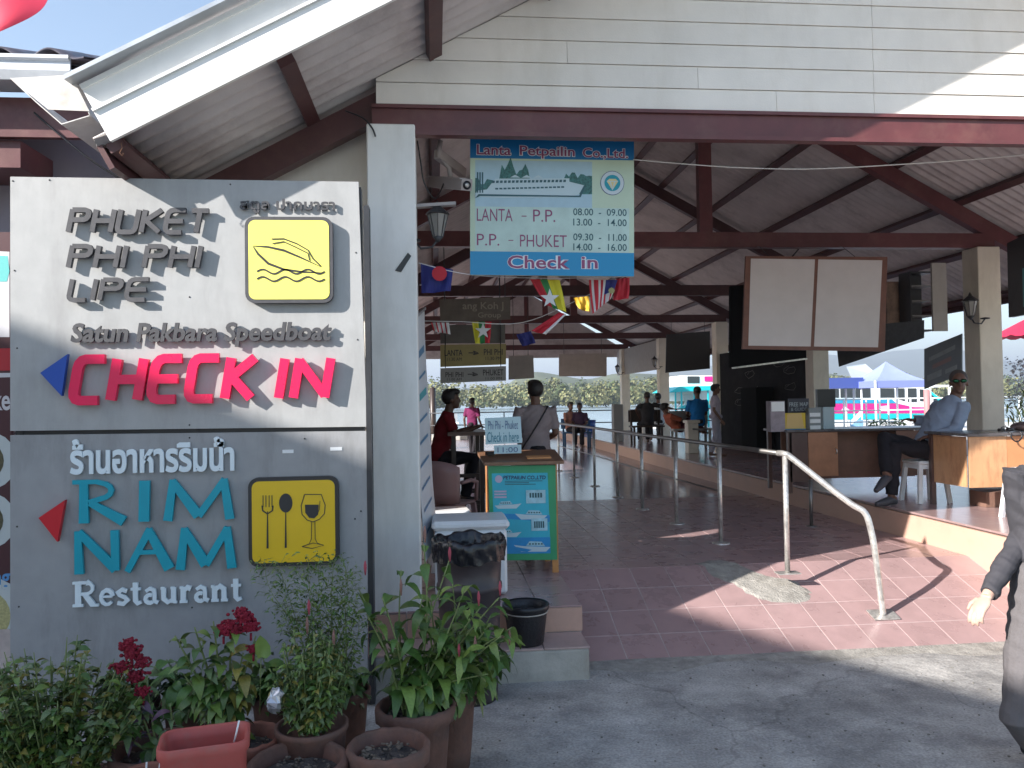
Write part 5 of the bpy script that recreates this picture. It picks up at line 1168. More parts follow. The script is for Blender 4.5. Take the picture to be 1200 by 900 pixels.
    for s_ in 'lr':
        sh, el, wr_ = J[s_+'sh'], J[s_+'el'], J[s_+'wr']
        if long_sleeve: Q.append(lambda m, a=sh, b=el, c=wr_: m.tube([a+(chst-a)*.3, a, a+(b-a)*.5, b, b+(c-b)*.4, c+(b-c)*.06], [.062, .066, .058, .052, .049, .040], 14))
        else: Q.append(lambda m, a=sh, b=el: m.tube([a+(chst-a)*.3, a, a+(b-a)*.45, a+(b-a)*.78], [.060, .066, .060, .062], 14))
    Q.append(lambda m: m.tube([J['lsh']+(chst-J['lsh'])*.1, chst+(J['neck']-chst)*.45, J['rsh']+(chst-J['rsh'])*.1], [.056, .07, .056], 12))
    bobj('shirt', ruffle(blob(Q, voxel*1.0, 4), .011 if voxel <= .012 else .008, 11, rz), shirt, t)
    Q = [lambda m: m.tube([pe+(chst-pe)*.18, pe, pe-(chst-pe)*.12], [.150, .168, .150], 18, flat=.72)]
    for s_ in 'lr':
        hp_, kn, an = J[s_+'hip'], J[s_+'kn'], J[s_+'an']; e = .45 if short_legs else .96
        Q.append(lambda m, a=hp_, b=kn, c=an, e=e: m.tube([a+(pe-a)*.5, a, a+(b-a)*.5, b, b+(c-b)*min(e, .5), b+(c-b)*e], [.09, .095, .082, .068, .064 if e > .5 else .07, .058], 14))
    bobj('trousers', ruffle(blob(Q, voxel*1.0, 4), .012 if voxel <= .012 else .008, 8, rz+3), trousers, t)
    if shoe:
        for s_ in 'lr':
            an = J[s_+'an']; f_ = J.get(s_+'ft', face).normalized()
            Q = [lambda m, a=an, f_=f_: m.tube([a-f_*.055-V(0, 0, .045), a-V(0, 0, .035)+f_*.02, a+f_*.09-V(0, 0, .05), a+f_*.19-V(0, 0, .062)], [.036, .043, .040, .024], 14)]
            bobj('shoe', blob(Q, voxel, 2), shoe, t)
    if hair:
        hm = hairmat or hair_m
        Q = [lambda m: m.ell(hd+R3 @ V(0, .028, .045), (.086, .095, .088), 20, 14, rot=R3)]
        if hair == 'long': Q += [lambda m: m.tube([loc2(0, .06, .03), loc2(0, .085, -.07), loc2(0, .09, -.18)], [.075, .06, .035], 14)]
        if hair == 'full': Q += [lambda m: m.ell(hd+R3 @ V(0, .035, .03), (.092, .096, .10), 20, 14, rot=R3), lambda m: m.ell(hd+R3 @ V(0, -.02, .09), (.075, .08, .045), 20, 14, rot=R3)]
        bobj('hair', blob(Q, max(.006, voxel*.8), 1), hm, t)
        if hair == 'long' or True:
            pass
    if voxel <= .008:
        for s_ in (-1, 1):
            MB().ell(loc2(s_*.030, -.0800, .010), (.012, .007, .008), 10, 8, rot=R3).build('eye', mat('eye_white', (.6, .58, .55), .2), t, local=True)
    if extra: extra(t, J, loc2, R3)
    return t
def stand(h=1.0, walk=0, arms=0, lean=0):
    k = h
    J = dict(pel=V(0, 0, .95), chest=V(0, -.0-lean*.3, 1.27), neck=V(0, .01-lean*.5, 1.47), head=V(0, -.02-lean*.6, 1.62), lsh=V(.185, 0, 1.41), rsh=V(-.185, 0, 1.41), lel=V(.23, .03, 1.12), rel=V(-.23, .03, 1.12), lwr=V(.235, -.07, .88), rwr=V(-.235, -.07, .88),
             lhip=V(.09, 0, .90), rhip=V(-.09, 0, .90), lkn=V(.10, -.02-walk*.1, .50), rkn=V(-.10, -.02+walk*.06, .50), lan=V(.10, .02-walk*.22, .08), ran=V(-.10, .02+walk*.25, .08+walk*.03))
    J['lpn'] = V(-1, 0, 0); J['rpn'] = V(1, 0, 0); J['lth'] = 1; J['rth'] = -1
    if walk: J['lwr'] += V(0, .16*walk, 0); J['rwr'] += V(0, -.16*walk, 0); J['lel'] += V(0, .08*walk, 0)
    return J
def sit(seat=.45, lean=0.0, knee_up=0):
    z = seat
    return dict(pel=V(0, 0, z+.10), chest=V(0, -lean*.32, z+.42), neck=V(0, -lean*.5, z+.62), head=V(0, -lean*.6-.02, z+.77), lsh=V(.18, -lean*.45, z+.56), rsh=V(-.18, -lean*.45, z+.56), lel=V(.22, -.08-lean*.3, z+.28), rel=V(-.22, -.08-lean*.3, z+.28), lwr=V(.12, -.30, z+.20), rwr=V(-.12, -.30, z+.20),
                lhip=V(.09, -.04, z+.07), rhip=V(-.09, -.04, z+.07), lkn=V(.11, -.43, z+.06), rkn=V(-.11, -.43, z+.06), lan=V(.11, -.40, .08), ran=V(-.11, -.40, .08), lpn=V(0, 0, -1), rpn=V(0, 0, -1), lth=-1, rth=1)
def cl(name, c, **k): return mat(name, c, .85, spec=.15, var=.12, vscale=8, bump=.35, bscale=18, **k)
dark_tr = cl('dark_trousers', (.02, .018, .022))
# man with satchel, back to the camera
def strap(t, J, l2, R3):
    MB().tube(smooth([V(-.12, .10, 1.45), V(-.02, .145, 1.30), V(.10, .15, 1.12), V(.19, .12, .98)]), .016, 6, flat=.4).build('satchel_strap', black_m, t, local=True)
    MB().tube(smooth([V(-.12, .10, 1.45), V(-.11, -.08, 1.44), V(-.0, -.15, 1.3), V(.12, -.15, 1.12), V(.19, -.06, .99)]), .012, 6, flat=.5).build('satchel_strap', black_m, t, local=True)
    MB().box((.235, .03, .88), (.08, .26, .22), ch=.02).build('satchel', black_m, t, local=True)
J = stand(); J['lel'] = V(.24, -.02, 1.14); J['lwr'] = V(.16, -.22, 1.05); J['rel'] = V(-.24, -.04, 1.14); J['rwr'] = V(-.15, -.24, 1.05); J['face'] = V(.12, -1, 0)
pY = 8.2
person('man seen from behind in grey shirt with black cross body strap beyond the ticket counter', (GX(627, pY), pY, 0), math.pi+.1, J, skin_d, cl('grey_shirt', (.26, .22, .23)), dark_tr, black_m, .010, hair='full', scale=.925, extra=strap)
# red shirt person seated at the tall table
tb = thing('tall_table', 'dark wooden bar height table behind the banner', 'table', (.30, 9.0, 0))
dwood = mat('dark_wood', (.045, .028, .022), .4, var=.3, vscale=6)
tx0, tx1, ty0, ty1 = GX(524, 9.0), GX(570, 9.0), 8.9, 10.0
MB().b2((tx0, ty0, 1.02), (tx1, ty1, 1.06)).build('tabletop', mat('table_top_wood', (.12, .06, .05), .3, var=.2), tb)
for x in (tx0+.04, tx1-.09):
    for y in (ty0+.03, ty1-.08): MB().b2((x, y, 0), (x+.05, y+.05, 1.018)).build('leg', dwood, tb)
for z in (.25, .55): MB().b2((tx0+.095, ty0+.035, z), (tx1-.095, ty0+.065, z+.04)).build('crossbar', dwood, tb)
def bar_stool(loc, label):
    t = thing('bar_stool', label, 'stool', loc, 'dark bar stools')
    MB().box((0, 0, .70), (.32, .32, .04), ch=.01).build('seat', dwood, t, local=True)
    for x in (-1, 1):
        for y in (-1, 1): MB().bar((x*.12, y*.12, .68), (x*.16, y*.16, 0), .035, .035, upv=(0, 1, 0)).build('leg', dwood, t, local=True)
    for z in (.2, .42): MB().b2((-.13, -.155, z), (.13, -.135, z+.03)).b2((-.13, .135, z), (.13, .155, z+.03)).build('rung', dwood, t, local=True)
    return t
bx = GX(513, 9.2)
bar_stool((bx, 9.2, 0), 'dark wooden bar stool under the person in the red shirt'); bar_stool((GX(556, 10.6), 10.6, 0), 'dark wooden bar stool empty beyond the tall table')
J = sit(.72, .25); J['lwr'] = V(.15, -.42, 1.14); J['rwr'] = V(-.15, -.42, 1.14); J['lel'] = V(.22, -.2, 1.08); J['rel'] = V(-.22, -.2, 1.08); J['lan'] = V(.1, -.3, .32); J['ran'] = V(-.1, -.3, .32)
person('person in dark red shirt seated at the tall table in profile facing right', (bx, 9.2, 0), math.pi/2, J, skin_vd, cl('dark_red_shirt', (.16, .012, .018)), dark_tr, black_m, .011, hair='full', scale=.96)
# pink shirt walker
J = stand(walk=.6)
person('slim person in magenta top walking near the river end of the hall', (GX(553, 20.5), 20.5, 0), math.pi-.5, J, skin_vd, cl('magenta_top', (.13, .02, .07)), dark_tr, black_m, .016, hair='full', scale=.86)
# benches and people by the far columns
def bench(x0, x1, y, label, z0=.0, m_=None):
    t = thing('bench', label, 'bench', ((x0+x1)/2, y, z0), 'benches at the river end'); m_ = m_ or dwood
    MB().b2((x0, y-.18, z0+.42), (x1, y+.18, z0+.46)).build('seat', m_, t); MB().b2((x0, y+.19, z0+.55), (x1, y+.22, z0+.85)).build('backrest', m_, t)
    for x in (x0+.04, x1-.09):
        MB().b2((x, y-.15, z0), (x+.05, y-.10, z0+.418)).build('leg', m_, t); MB().b2((x, y+.14, z0), (x+.05, y+.188, z0+.85)).build('leg', m_, t)
bench(GX(658, 23.2), GX(692, 23.2), 23.2, 'bench with the couple seated beside the blue bin', .0, mat('blue_bench', (.03, .10, .22), .5))
person('person with orange and pale top seated left in the couple by the blue bin', (GX(668, 23.3), 23.3, .0), .4, sit(), skin_d, cl('orange_pale_top', (.30, .15, .12)), dark_tr, None, .018, hair='full')
person('person in dark top seated right in the couple by the blue bin', (GX(679, 23.2), 23.2, .0), -.3, sit(), skin_vd, cl('dark_purple_top', (.05, .03, .06)), dark_tr, None, .018, hair='full', scale=.98)
yb_ = 19.6; J = sit(.45); J['rel'] = V(-.42, .05, .95); J['rwr'] = V(-.66, .05, .90); J['lel'] = V(.3, 0, .9)
bench(GX(738, yb_), GX(776, yb_), yb_, 'bench under the dark skinned man with an outstretched arm', .27)
person('dark haired man seated with one arm stretched along a bench, seen from behind', (GX(757, yb_), yb_-.1, .27), math.pi, J, skin_vd, cl('black_vest', (.03, .03, .035)), dark_tr, None, .016, hair='short', scale=.97)
person('person in white shirt half hidden by a column beside the outstretched arm', (GX(771, 20.6), 20.6, .27), math.pi, sit(), skin_d, cl('white_blue_shirt', (.5, .55, .6)), dark_tr, None, .018, hair='full', scale=.95)
y2 = 17.2; J = sit(.42); J['chest'] = V(0, .18, .72); J['neck'] = V(0, .28, .88); J['head'] = V(0, .32, 1.02); J['lsh'] = V(.18, .25, .84); J['rsh'] = V(-.18, .25, .84); J['lkn'] = V(.1, -.42, .78); J['rkn'] = V(-.1, -.42, .72); J['lan'] = V(.1, -.62, .46); J['ran'] = V(-.1, -.64, .44); J['lpn'] = J['rpn'] = V(0, 0, -1)
bench(GX(786, y2), GX(832, y2), y2, 'long bench with the reclining person in orange', .27, mat('grey_bench', (.30, .31, .32), .5))
person('person in orange top reclining with bent knees on the long bench', (GX(793, y2), y2, .27), math.pi/2+.1, J, skin_d, cl('orange_top', (.28, .08, .05)), cl('maroon_shorts', (.08, .02, .03)), None, .015, hair='full', scale=.9)
person('person in bright blue shirt seated with back to the camera near the ferry', (GX(817, 17.0), 17.0, .27), math.pi, sit(.52), skin_d, cl('bright_blue_shirt', (.01, .14, .42)), dark_tr, None, .015, hair='short', scale=.98)
J = stand(walk=.4)
person('person in pale mauve patterned clothes standing beside the dark map wall', (GX(838, 14.9), 14.9, .27), 1.2, J, skin_d, cl('mauve_pattern', (.42, .38, .46), dirt=(.2, .16, .25, .8), dscale=14), cl('mauve_trousers', (.32, .30, .36)), None, .014, hair='full', scale=.80)
# man with green mirrored sunglasses on the white stool, leaning back
my = 7.95
MX = GX(1083, my)
plastic_stool((MX-.02, my, .27), 'white plastic stool under the man in mirrored sunglasses', 0, .44, group='white plastic stools')
def shades(t, J, l2, R3):
    gm = mat('green_mirror', (.01, .07, .035), .12, metal=.8)
    for s_ in (-1, 1): MB().ell(l2(s_*.034, -.088, .014), (.030, .012, .020), 14, 10, rot=R3).build('sunglass_lens', gm, t, local=True)
    MB().tube([l2(-.012, -.094, .02), l2(.012, -.094, .02)], .004, 6).tube([l2(.062, -.082, .018), l2(.082, .0, .012)], .004, 6).tube([l2(-.062, -.082, .018), l2(-.082, .0, .012)], .004, 6).build('sunglass_frame', black_m, t, local=True)
J = dict(pel=V(.02, .0, .54), chest=V(.0, .20, .82), neck=V(0, .36, 1.02), head=V(.02, .40, 1.18), face=V(1.3, -1, .04), lsh=V(.17, .31, .94), rsh=V(-.17, .31, .94),
         lel=V(.25, .14, .72), rel=V(-.30, .32, .78), lwr=V(.14, -.06, .66), rwr=V(-.33, .16, .80), lhip=V(.09, -.04, .51), rhip=V(-.09, -.04, .52), lkn=V(.10, -.44, .56), rkn=V(-.03, -.46, .64), lan=V(.10, -.50, .08), ran=V(.16, -.60, .30), lpn=V(0, 0, -1), rpn=V(0, 0, -1), lth=-1, rth=1,
         lft=V(.1, -1, 0), rft=V(.3, -1, -.5))
person('seated man in pale blue shirt and green mirrored sunglasses leaning back on a white stool', (MX, my, .27), -math.pi/2+.15, J, skin_d, cl('pale_blue_shirt', (.27, .32, .42)), dark_tr, mat('shoe_grey', (.05, .05, .06), .5), .008, long_sleeve=True, hair='short', hairmat=mat('grey_hair', (.06, .05, .048), .8), extra=shades, scale=1.06)
# someone behind the nearest desk at the right edge
J = sit(.45); J['face'] = V(.3, -1, 0)
person('person in white shirt seated behind the nearest desk, cut by the right edge', (GX(1212, 8.6), 8.55, .27), .6, J, skin_d, cl('white_shirt', (.75, .75, .74)), dark_tr, None, .012, hair='full')
plastic_stool((GX(1212, 8.6), 8.6, .27), 'white plastic stool behind the nearest desk at the right edge', 0, .44)
plastic_stool((GX(1200, 6.75), 6.7, .27), 'white plastic stool before the nearest desk, cut by the right edge', .3, .45)
# passer-by in grey, cut by the right edge
PYc = 3.62
J = stand(); wr = PY(1158, 712, PYc-.12); 
ox, oy, oz = 3.07, PYc, -.385
def loc_(p): return V(p.x-ox, p.y-oy, p.z-oz)
J['face'] = V(0, -1, 0); J['chest'] = V(-.07, 0, 1.27); J['neck'] = V(-.05, .01, 1.47); J['head'] = V(-.05, -.02, 1.62); J['lsh'] = V(.14, 0, 1.41); J['lel'] = V(.22, .03, 1.12); J['rsh'] = V(-.24, .03, 1.40); J['rel'] = loc_(PY(1198, 628, PYc+.06)); J['rwr'] = loc_(PY(1156, 700, PYc-.10)); J['rhd'] = V(-.85, -.25, -.85); J['rpn'] = V(.75, .25, -.35); J['rth'] = -1; J['rcurl'] = 1.1
J['lkn'] = V(.10, .05, .50); J['rkn'] = V(-.10, -.10, .50); J['rhip'] = V(-.20, -.03, .92); J['lhip'] = V(.0, 0, .92); J['lkn'] = V(.04, .05, .50); J['lan'] = V(.06, .10, .08); J['pel'] = V(-.11, 0, .97); J['rkn'] = loc_(PY(1190, 845, 3.52)); J['ran'] = loc_(PY(1214, 930, 3.62)); J['ran'].z = .09; J['rhip'] = V(-.21, -.03, .90)
person('passer by in dark grey long sleeved top and grey trousers, cut by the right edge', (ox, oy, oz), 0, J, skin_l, mat('charcoal_jersey', (.045, .043, .050), .85, var=.1, vscale=10, bump=.5, bscale=14), mat('grey_trouser_cloth', (.115, .105, .108), .85, var=.08, vscale=12, bump=.35, bscale=60), black_m, .0045, long_sleeve=True, hair='full')
# ================================================================== FLAGS, CAMERA, LANTERN, CABLES
fs = thing('flag_string', 'string of small Asian flags hung behind the timetable sign', 'bunting', (.3, 4.9, 2.2), None)
s0 = [PY(490, 308, 5.73), PY(552, 322, 5.83), PY(640, 326, 5.9), PY(743, 324, 5.83)]
MB().tube(smooth(s0, 6), .003, 5).build('cord', white_pl, fs)
s1 = [PY(492, 376, 6.6), PY(540, 377, 6.6), PY(612, 378, 6.6), PY(680, 350, 6.4), PY(740, 320, 6.0)]
MB().tube(smooth(s1, 6), .003, 5).build('cord', MATS['white_plastic'], fs)
def flag(label, quad_px, Y, cols, mats_, emblem=None, wav=.02):
    """quad_px: top-left, top-right, bottom-right, bottom-left in the picture; cols = stripe borders along u or v"""
    A_, B2, C2, D2 = [PY(x, y, Y) for x, y in quad_px]; n = 12; t = thing('flag', label, 'flag', tuple(A_), 'small Asian flags on strings')
    mb = MB(); v = []
    for j in range(n+1):
        for i in range(n+1):
            u, w_ = i/n, j/n; p = (A_+(B2-A_)*u)*(1-w_)+(D2+(C2-D2)*u)*w_
            v.append(p+V(0, wav*math.sin(9*u+4*w_)*w_+.004*math.sin(20*u), 0))
    q_ = n+1
    for j in range(n):
        for i in range(n):
            u, w_ = (i+.5)/n, (j+.5)/n
            mb.add([v[j*q_+i], v[j*q_+i+1], v[(j+1)*q_+i+1], v[(j+1)*q_+i]], [(0, 1, 2, 3)], cols(u, w_), True)
    mb.build('cloth', mats_, t)
    if emblem: emblem(t, A_, B2, C2, D2, Y)
    return t
fr_, fg_, fy_, fw_, fb_ = [mat('flag_'+n_, c, .7) for n_, c in (('red', (.45, .015, .03)), ('green', (.03, .22, .07)), ('yellow', (.62, .55, .03)), ('white', (.6, .6, .6)), ('blue', (.015, .02, .16)))]
gold = mat('flag_gold', (.5, .28, .01), .6)
def star(cx, cy, r, m_, Y, name='star', k=5, ri=.4, rot0=0):
    def f_(t, A_, B2, C2, D2, Y_):
        c = PY(cx, cy, Y); P = []
        for i in range(2*k): a = math.pi*i/k+math.pi/2+rot0; rr = r if i % 2 == 0 else r*ri; P.append(V(c.x+rr*math.cos(a), Y-.018, c.z+rr*math.sin(a)))
        mb = MB(); mb.add([V(c.x, Y-.020, c.z)]+P, [(0, 1+i, 1+(i+1) % (2*k)) for i in range(2*k)]); mb.build(name, m_, t)
    return f_
flag('yellow green and red flag with white star hanging under the left of the timetable sign', [(621, 327), (656, 328), (664, 366), (640, 358)], 5.9, lambda u, w_: 0 if u < .33 else (1 if u < .6 else 2), [fr_, fg_, fy_], star(644, 350, .075, fw_, 5.88))
flag('striped red and white flag with crescent under the right of the timetable sign', [(690, 328), (724, 328), (716, 350), (694, 368)], 5.9, lambda u, w_: (2 if (u > .55 and w_ < .62) else int(u*10) % 2), [fr_, fw_, fb_], star(716, 341, .026, mat('crescent_yellow', (.30, .28, .12), .7), 5.88, 'crescent', 12, .8))
flag('plain red flag at the lower right corner of the timetable sign', [(722, 327), (738, 325), (737, 350), (718, 352)], 5.95, lambda u, w_: 0, [fr_], None)
flag('yellow flag folded behind the striped one', [(672, 349), (690, 347), (692, 366), (678, 362)], 5.2, lambda u, w_: 0, [gold], None)
flag('dark blue flag with red disc beside the white column', [(493, 309), (531, 316), (528, 341), (494, 344)], 5.80, lambda u, w_: 0, [fb_], star(515, 321, .055, fr_, 5.78, 'disc', 16, .95))
flag('small red and white flag drooping below the starred flag', [(655, 366), (664, 368), (640, 392), (622, 388)], 5.6, lambda u, w_: 0 if u < .75 else 1, [fr_, fw_], None)
flag('yellow and green flag with star hanging in front of the dim company board', [(553, 377), (576, 377), (574, 402), (557, 403)], 6.7, lambda u, w_: 0 if u < .35 else (1 if u < .7 else 2), [fy_, fg_, fr_], star(566, 388, .07, fw_, 6.68))
flag('small red striped flag left of the dim company board', [(505, 378), (526, 378), (528, 392), (508, 388)], 6.7, lambda u, w_: int(u*8) % 2, [fr_, fw_], None)
flag('dark blue flag hanging near the pale board', [(605, 392), (622, 388), (628, 402), (612, 406)], 7.2, lambda u, w_: 0, [fb_], None)
# security camera on its arm
cc_ = thing('security_camera', 'pale bullet security camera on an angled arm beside the timetable sign', 'camera', tuple(PY(525, 215, 5.95)))
cm = mat('camera_plastic', (.36, .32, .31), .45, var=.1)
p1, p2 = PY(508, 214, 6.15), PY(547, 217, 5.62)
MB().bar(p1, p2, .085, .075, upv=(0, 0, 1)).build('housing', cm, cc_)
MB().bar(p2+(p1-p2)*.02+V(0, 0, .043), p1+V(0, 0, .043)+(p2-p1)*-.02, .10, .010).build('sun_shield', cm, cc_)
d = (p2-p1).normalized(); MB().tube([p2-d*.001, p2+d*.006], .031, 18).build('lens', black_m, cc_); MB().tube([p2+d*.006, p2+d*.009], .016, 14).build('lens_glass', steel, cc_)
MB().bar(PY(512, 180, 5.75), PY(543, 203, 6.05), .05, .07).build('arm', cm, cc_)
MB().tube([PY(516, 165, 5.75), PY(514, 182, 5.75), PY(526, 196, 5.88), PY(528, 208, 5.88)], .020, 8).build('bracket', cm, cc_)
MB().tube(smooth([PY(489, 165, 5.68), PY(493, 190, 5.68), PY(497, 214, 5.7), PY(508, 232, 5.72), PY(515, 226, 5.82), PY(520, 215, 5.88)], 6), .006, 6).build('cable', black_m, cc_)
ar = thing('lamp_arm', 'flat white arm reaching right from the column under the camera', 'bracket', tuple(PY(490, 241, 4.6)))
MB().bar(PY(487, 242, 5.56), PY(534, 239, 5.56), .06, .022).build('arm', cm, ar); MB().tube([PY(515, 241, 5.56), PY(515, 249, 5.56)], .006, 6).build('hook', dark_metal, ar)
p = PY(513, 263, 5.56); ln_ = lantern(tuple(p), 'black carriage lantern hanging beside the white column under the camera', 1.0); ln_.rotation_euler = (0, 0, math.pi)
# white cable across the hall opening
wc = MB(); wc.tube(smooth([PY(742, 187, 5.74), PY(800, 192, 5.74), PY(868, 196.5, 5.72), PY(950, 198, 5.7), PY(1050, 193, 5.7), PY(1150, 186, 5.7), PY(1260, 176, 5.7)], 8), .0045, 6); wc.build('cable', mat('cable_white', (.6, .58, .55), .5), label='thin white cable sagging across the opening under the front beam', cat='cable')
MB().tube(smooth([PY(405, 130, 5.44), PY(425, 138, 5.40), PY(436, 150, 5.39), PY(440, 160, 5.39)], 5), .006, 6).build('conduit', black_m, label='short black conduit where the rafter meets the white column', cat='cable')
MB().tube(smooth([PY(40, 132, 5.44), PY(70, 158, 5.44), PY(110, 190, 5.46), PY(150, 215, 5.5)], 5), .007, 6).build('conduit', black_m, label='black cable slanting down across the mauve wall above the sign', cat='cable')
# ================================================================== POTS AND PLANTS IN FRONT OF THE SIGN
terra = mat('terracotta', (.26, .10, .065), .75, var=.2, vscale=8, bump=.4, bscale=40, dirt=(.12, .10, .085, .8), dscale=7)
terra_d = mat('dark_terracotta', (.15, .075, .055), .8, var=.25, vscale=8, bump=.4, bscale=40, dirt=(.06, .055, .05, .8), dscale=7)
red_pl = mat('red_planter', (.42, .085, .07), .6, var=.12, vscale=6, dirt=(.30, .16, .13, .6), dscale=8)
soil = mat('soil', (.06, .05, .045), .95, var=.4, vscale=40, bump=1, bscale=60)
def pot(loc, r, h, label, m_, scallop=True, group='round terracotta pots'):
    t = thing('flower_pot', label, 'flower pot', loc, group)
    def wob(i, a, rr, z):
        if scallop and i in (4, 5, 6): return (rr*(1+.022*abs(math.sin(7*a))), z-.012*abs(math.sin(7*a))*(1 if i == 4 else .4))
        return (rr, z)
    MB().lathe([(0, 0), (r*.72, 0), (r*.80, h*.25), (r*.93, h*.80), (r*1.06, h*.87), (r*1.08, h*.97), (r*1.0, h), (r*.93, h*.975), (r*.90, h*.85), (r*.88, h*.80)], n=70, wob=wob).build('body', m_, t, local=True)
    MB().lathe([(r*.90, h*.845), (r*.6, h*.87), (r*.3, h*.885), (0, h*.88)], n=24, wob=lambda i, a, rr, z: (rr, z+.012*math.sin(5*a+i)*(i > 0))).build('soil', soil, t, local=True)
    cl_ = MB(); R = random.Random(int(loc[0]*1000))
    for k in range(70):
        a, q = R.uniform(0, 6.28), r*.82*math.sqrt(R.random()); s_ = R.uniform(.004, .012); cl_.box((q*math.cos(a), q*math.sin(a), h*.885+s_*.3), (s_*R.uniform(.6, 2.5), s_, s_*.7), rz=R.uniform(0, 3), rx=R.uniform(-.5, .5))
    cl_.build('litter', mat('dry_litter', (.16, .13, .10), .9, objvar=.2), t, local=True, kind='stuff')
    return t
GZ = -.385
def PP(px, py, Y): return PY(px, py, Y)
def leafmat(name, c, var=.25, ob=.22, tr=.12):
    M = mat(name, c, .42, var=var, vscale=14, objvar=ob); b = M.node_tree.nodes['Principled BSDF']
    b.inputs['Subsurface Weight'].default_value = 0
    return M
g1 = leafmat('leaf_green', (.060, .125, .024)); g2 = leafmat('leaf_light', (.13, .20, .04)); g3 = leafmat('leaf_grey_green', (.11, .16, .06)); g5 = leafmat('leaf_yellowing', (.22, .19, .04)); g4 = leafmat('leaf_purple', (.10, .05, .08)); stemg = mat('green_stem', (.16, .20, .07), .6, var=.2); stemb = mat('brown_stem', (.12, .08, .05), .8)
def leaf_geo(L=1.0, W=.3, curl=.25, fold=.12, n=6):
    v = []; f = []
    for i in range(n+1):
        u = i/n; wd = W*math.sin(math.pi*min(1, u*.95+.03))**.8*(1-u*.25); y = L*u*math.cos(curl*u); z = -L*u*math.sin(curl*u)*u
        v += [(-wd, y, z+fold*wd*1.6), (0, y, z), (wd, y, z+fold*wd*1.6)]
    for i in range(n): a = 3*i; f += [(a, a+1, a+4, a+3), (a+1, a+2, a+5, a+4)]
    return v, f
def leaf_obj(m_, parent, L, W, curl=.6, name='leaf'):
    v, f = leaf_geo(1, W/L, curl); o = MB().add(v, f, 0, True).build(name, m_, parent, local=True); return o
def dir_rot(d, roll=0):
    d = Vector(d).normalized(); x = d.cross(V(0, 0, 1)); x = x.normalized() if x.length > .01 else V(1, 0, 0); z = x.cross(d)
    M = Matrix((x, d, z)).transposed(); return (M.to_4x4() @ Matrix.Rotation(roll, 4, 'Y')).to_euler()
def leafy_plant(name, label, loc, stems, mats_, L, W, per, seed, cat='plant', gap0=.1, curl=.7, tip=None, stem_r=.006, group=None, stemm=None, maxn=290):
    """stems: list of (base offset, tip offset, sag) with leaves as objects along each"""
    t = thing(name, label, cat, loc, group); R = random.Random(seed)
    srcs = [None]*len(mats_); cnt = 0
    for b, e, sag in stems:
        b, e = Vector(b), Vector(e); mid = (b+e)/2+Vector(sag); pts = smooth([b, mid, e], 6)
        MB().tube(pts, [stem_r*(1-.5*i/(len(pts)-1)) for i in range(len(pts))], 6).build('stem', stemm or stemg, t, local=True)
        for k in range(per):
            if cnt >= maxn: break
            u = gap0+(1-gap0)*(k+R.random()*.6)/per; p = pts[min(len(pts)-1, int(u*(len(pts)-1)))]
            a = k*2.4+R.uniform(-.5, .5); d = V(math.cos(a), math.sin(a), R.uniform(-.25, .65)*(1.3 if u > .85 else 1))
            mi = R.randrange(len(mats_)); s_ = L*R.uniform(.6, 1.15)*(.92-.22*u)
            if srcs[mi] is None: srcs[mi] = leaf_obj(mats_[mi], t, 1, W/L, curl); o = srcs[mi]
            else: o = inst(srcs[mi], t)
            o.location = p; o.rotation_euler = dir_rot(d, R.uniform(-.5, .5)); o.scale = (s_, s_, s_); cnt += 1
    return t
def joined_leaves(t, name, pts, mats_, L, W, seed, m_idx=None, curl=.6, up=.3):
    """many small leaves in one part"""
    R = random.Random(seed); mb = MB(); gv, gf = leaf_geo(1, W/L, curl, n=3)
    for p, d in pts:
        s_ = L*R.uniform(.6, 1.25); M = Matrix.Translation(p) @ dir_rot(d, R.uniform(-.8, .8)).to_matrix().to_4x4() @ Matrix.Scale(s_, 4)
        mb.add([M @ Vector(q) for q in gv], gf, R.randrange(len(mats_)), True)
    return mb.build(name, mats_, t, local=True, kind='stuff')
# --- wide shrub at the left in a dark pot
yA = 3.28; cA = PY(62, 890, yA)
potA = pot((GX(62, yA), yA, GZ), .24, .30, 'wide dark pot under the dense low shrub at the bottom left corner', terra_d, False)
shA = thing('shrub', 'dense low small leaved green shrub at the bottom left', 'shrub', (GX(62, yA), yA, GZ+.26))
R = random.Random(5); pts = []; stm = MB()
ztop = PY(62, 748, yA).z-(GZ+.26)
for k in range(110):
    a = R.uniform(0, 6.28); q = math.sqrt(R.random()); tx, ty = .37*q*math.cos(a), .30*q*math.sin(a); tz = ztop*(1-.35*q*q)*R.uniform(.72, 1.05)
    b = V(tx*.25, ty*.25, .0); e = V(tx, ty, max(.10, tz)); ps = smooth([b, (b+e)/2+V(0, 0, .02), e], 4); stm.tube(ps, [.004]*4+[.003]*4+[.0015], 4)
    for j in range(30):
        u = .35+.65*R.random(); p = ps[min(len(ps)-1, int(u*(len(ps)-1)))]+V(R.uniform(-.02, .02), R.uniform(-.02, .02), R.uniform(-.015, .015)); aa = R.uniform(0, 6.28); pts.append((p, V(math.cos(aa), math.sin(aa), R.uniform(-.1, .9))))
stm.build('stem', stemg, shA, local=True, kind='stuff'); joined_leaves(shA, 'foliage', pts, [g1, g2, g3, g2, g1, g2, g3, g5], .044, .0135, 6)
# --- small flower pot with red-brown rim
potB = pot((GX(168, 3.05), 3.05, GZ), .10, .445, 'small red rimmed pot with dark soil left of the empty red planter', terra, False)
MB().tube([V(0, 0, .40), V(.004, 0, .485)], .0035, 6).build('stick', white_pl, potB, local=True)
MB().tube([V(.03, .04, .40), V(.04, .04, .48)], .0035, 6).build('stick', white_pl, potB, local=True)
potG = pot((GX(182, 3.36), 3.36, GZ), .17, .42, 'brown pot holding the crested dark red flowers', terra_d, False)
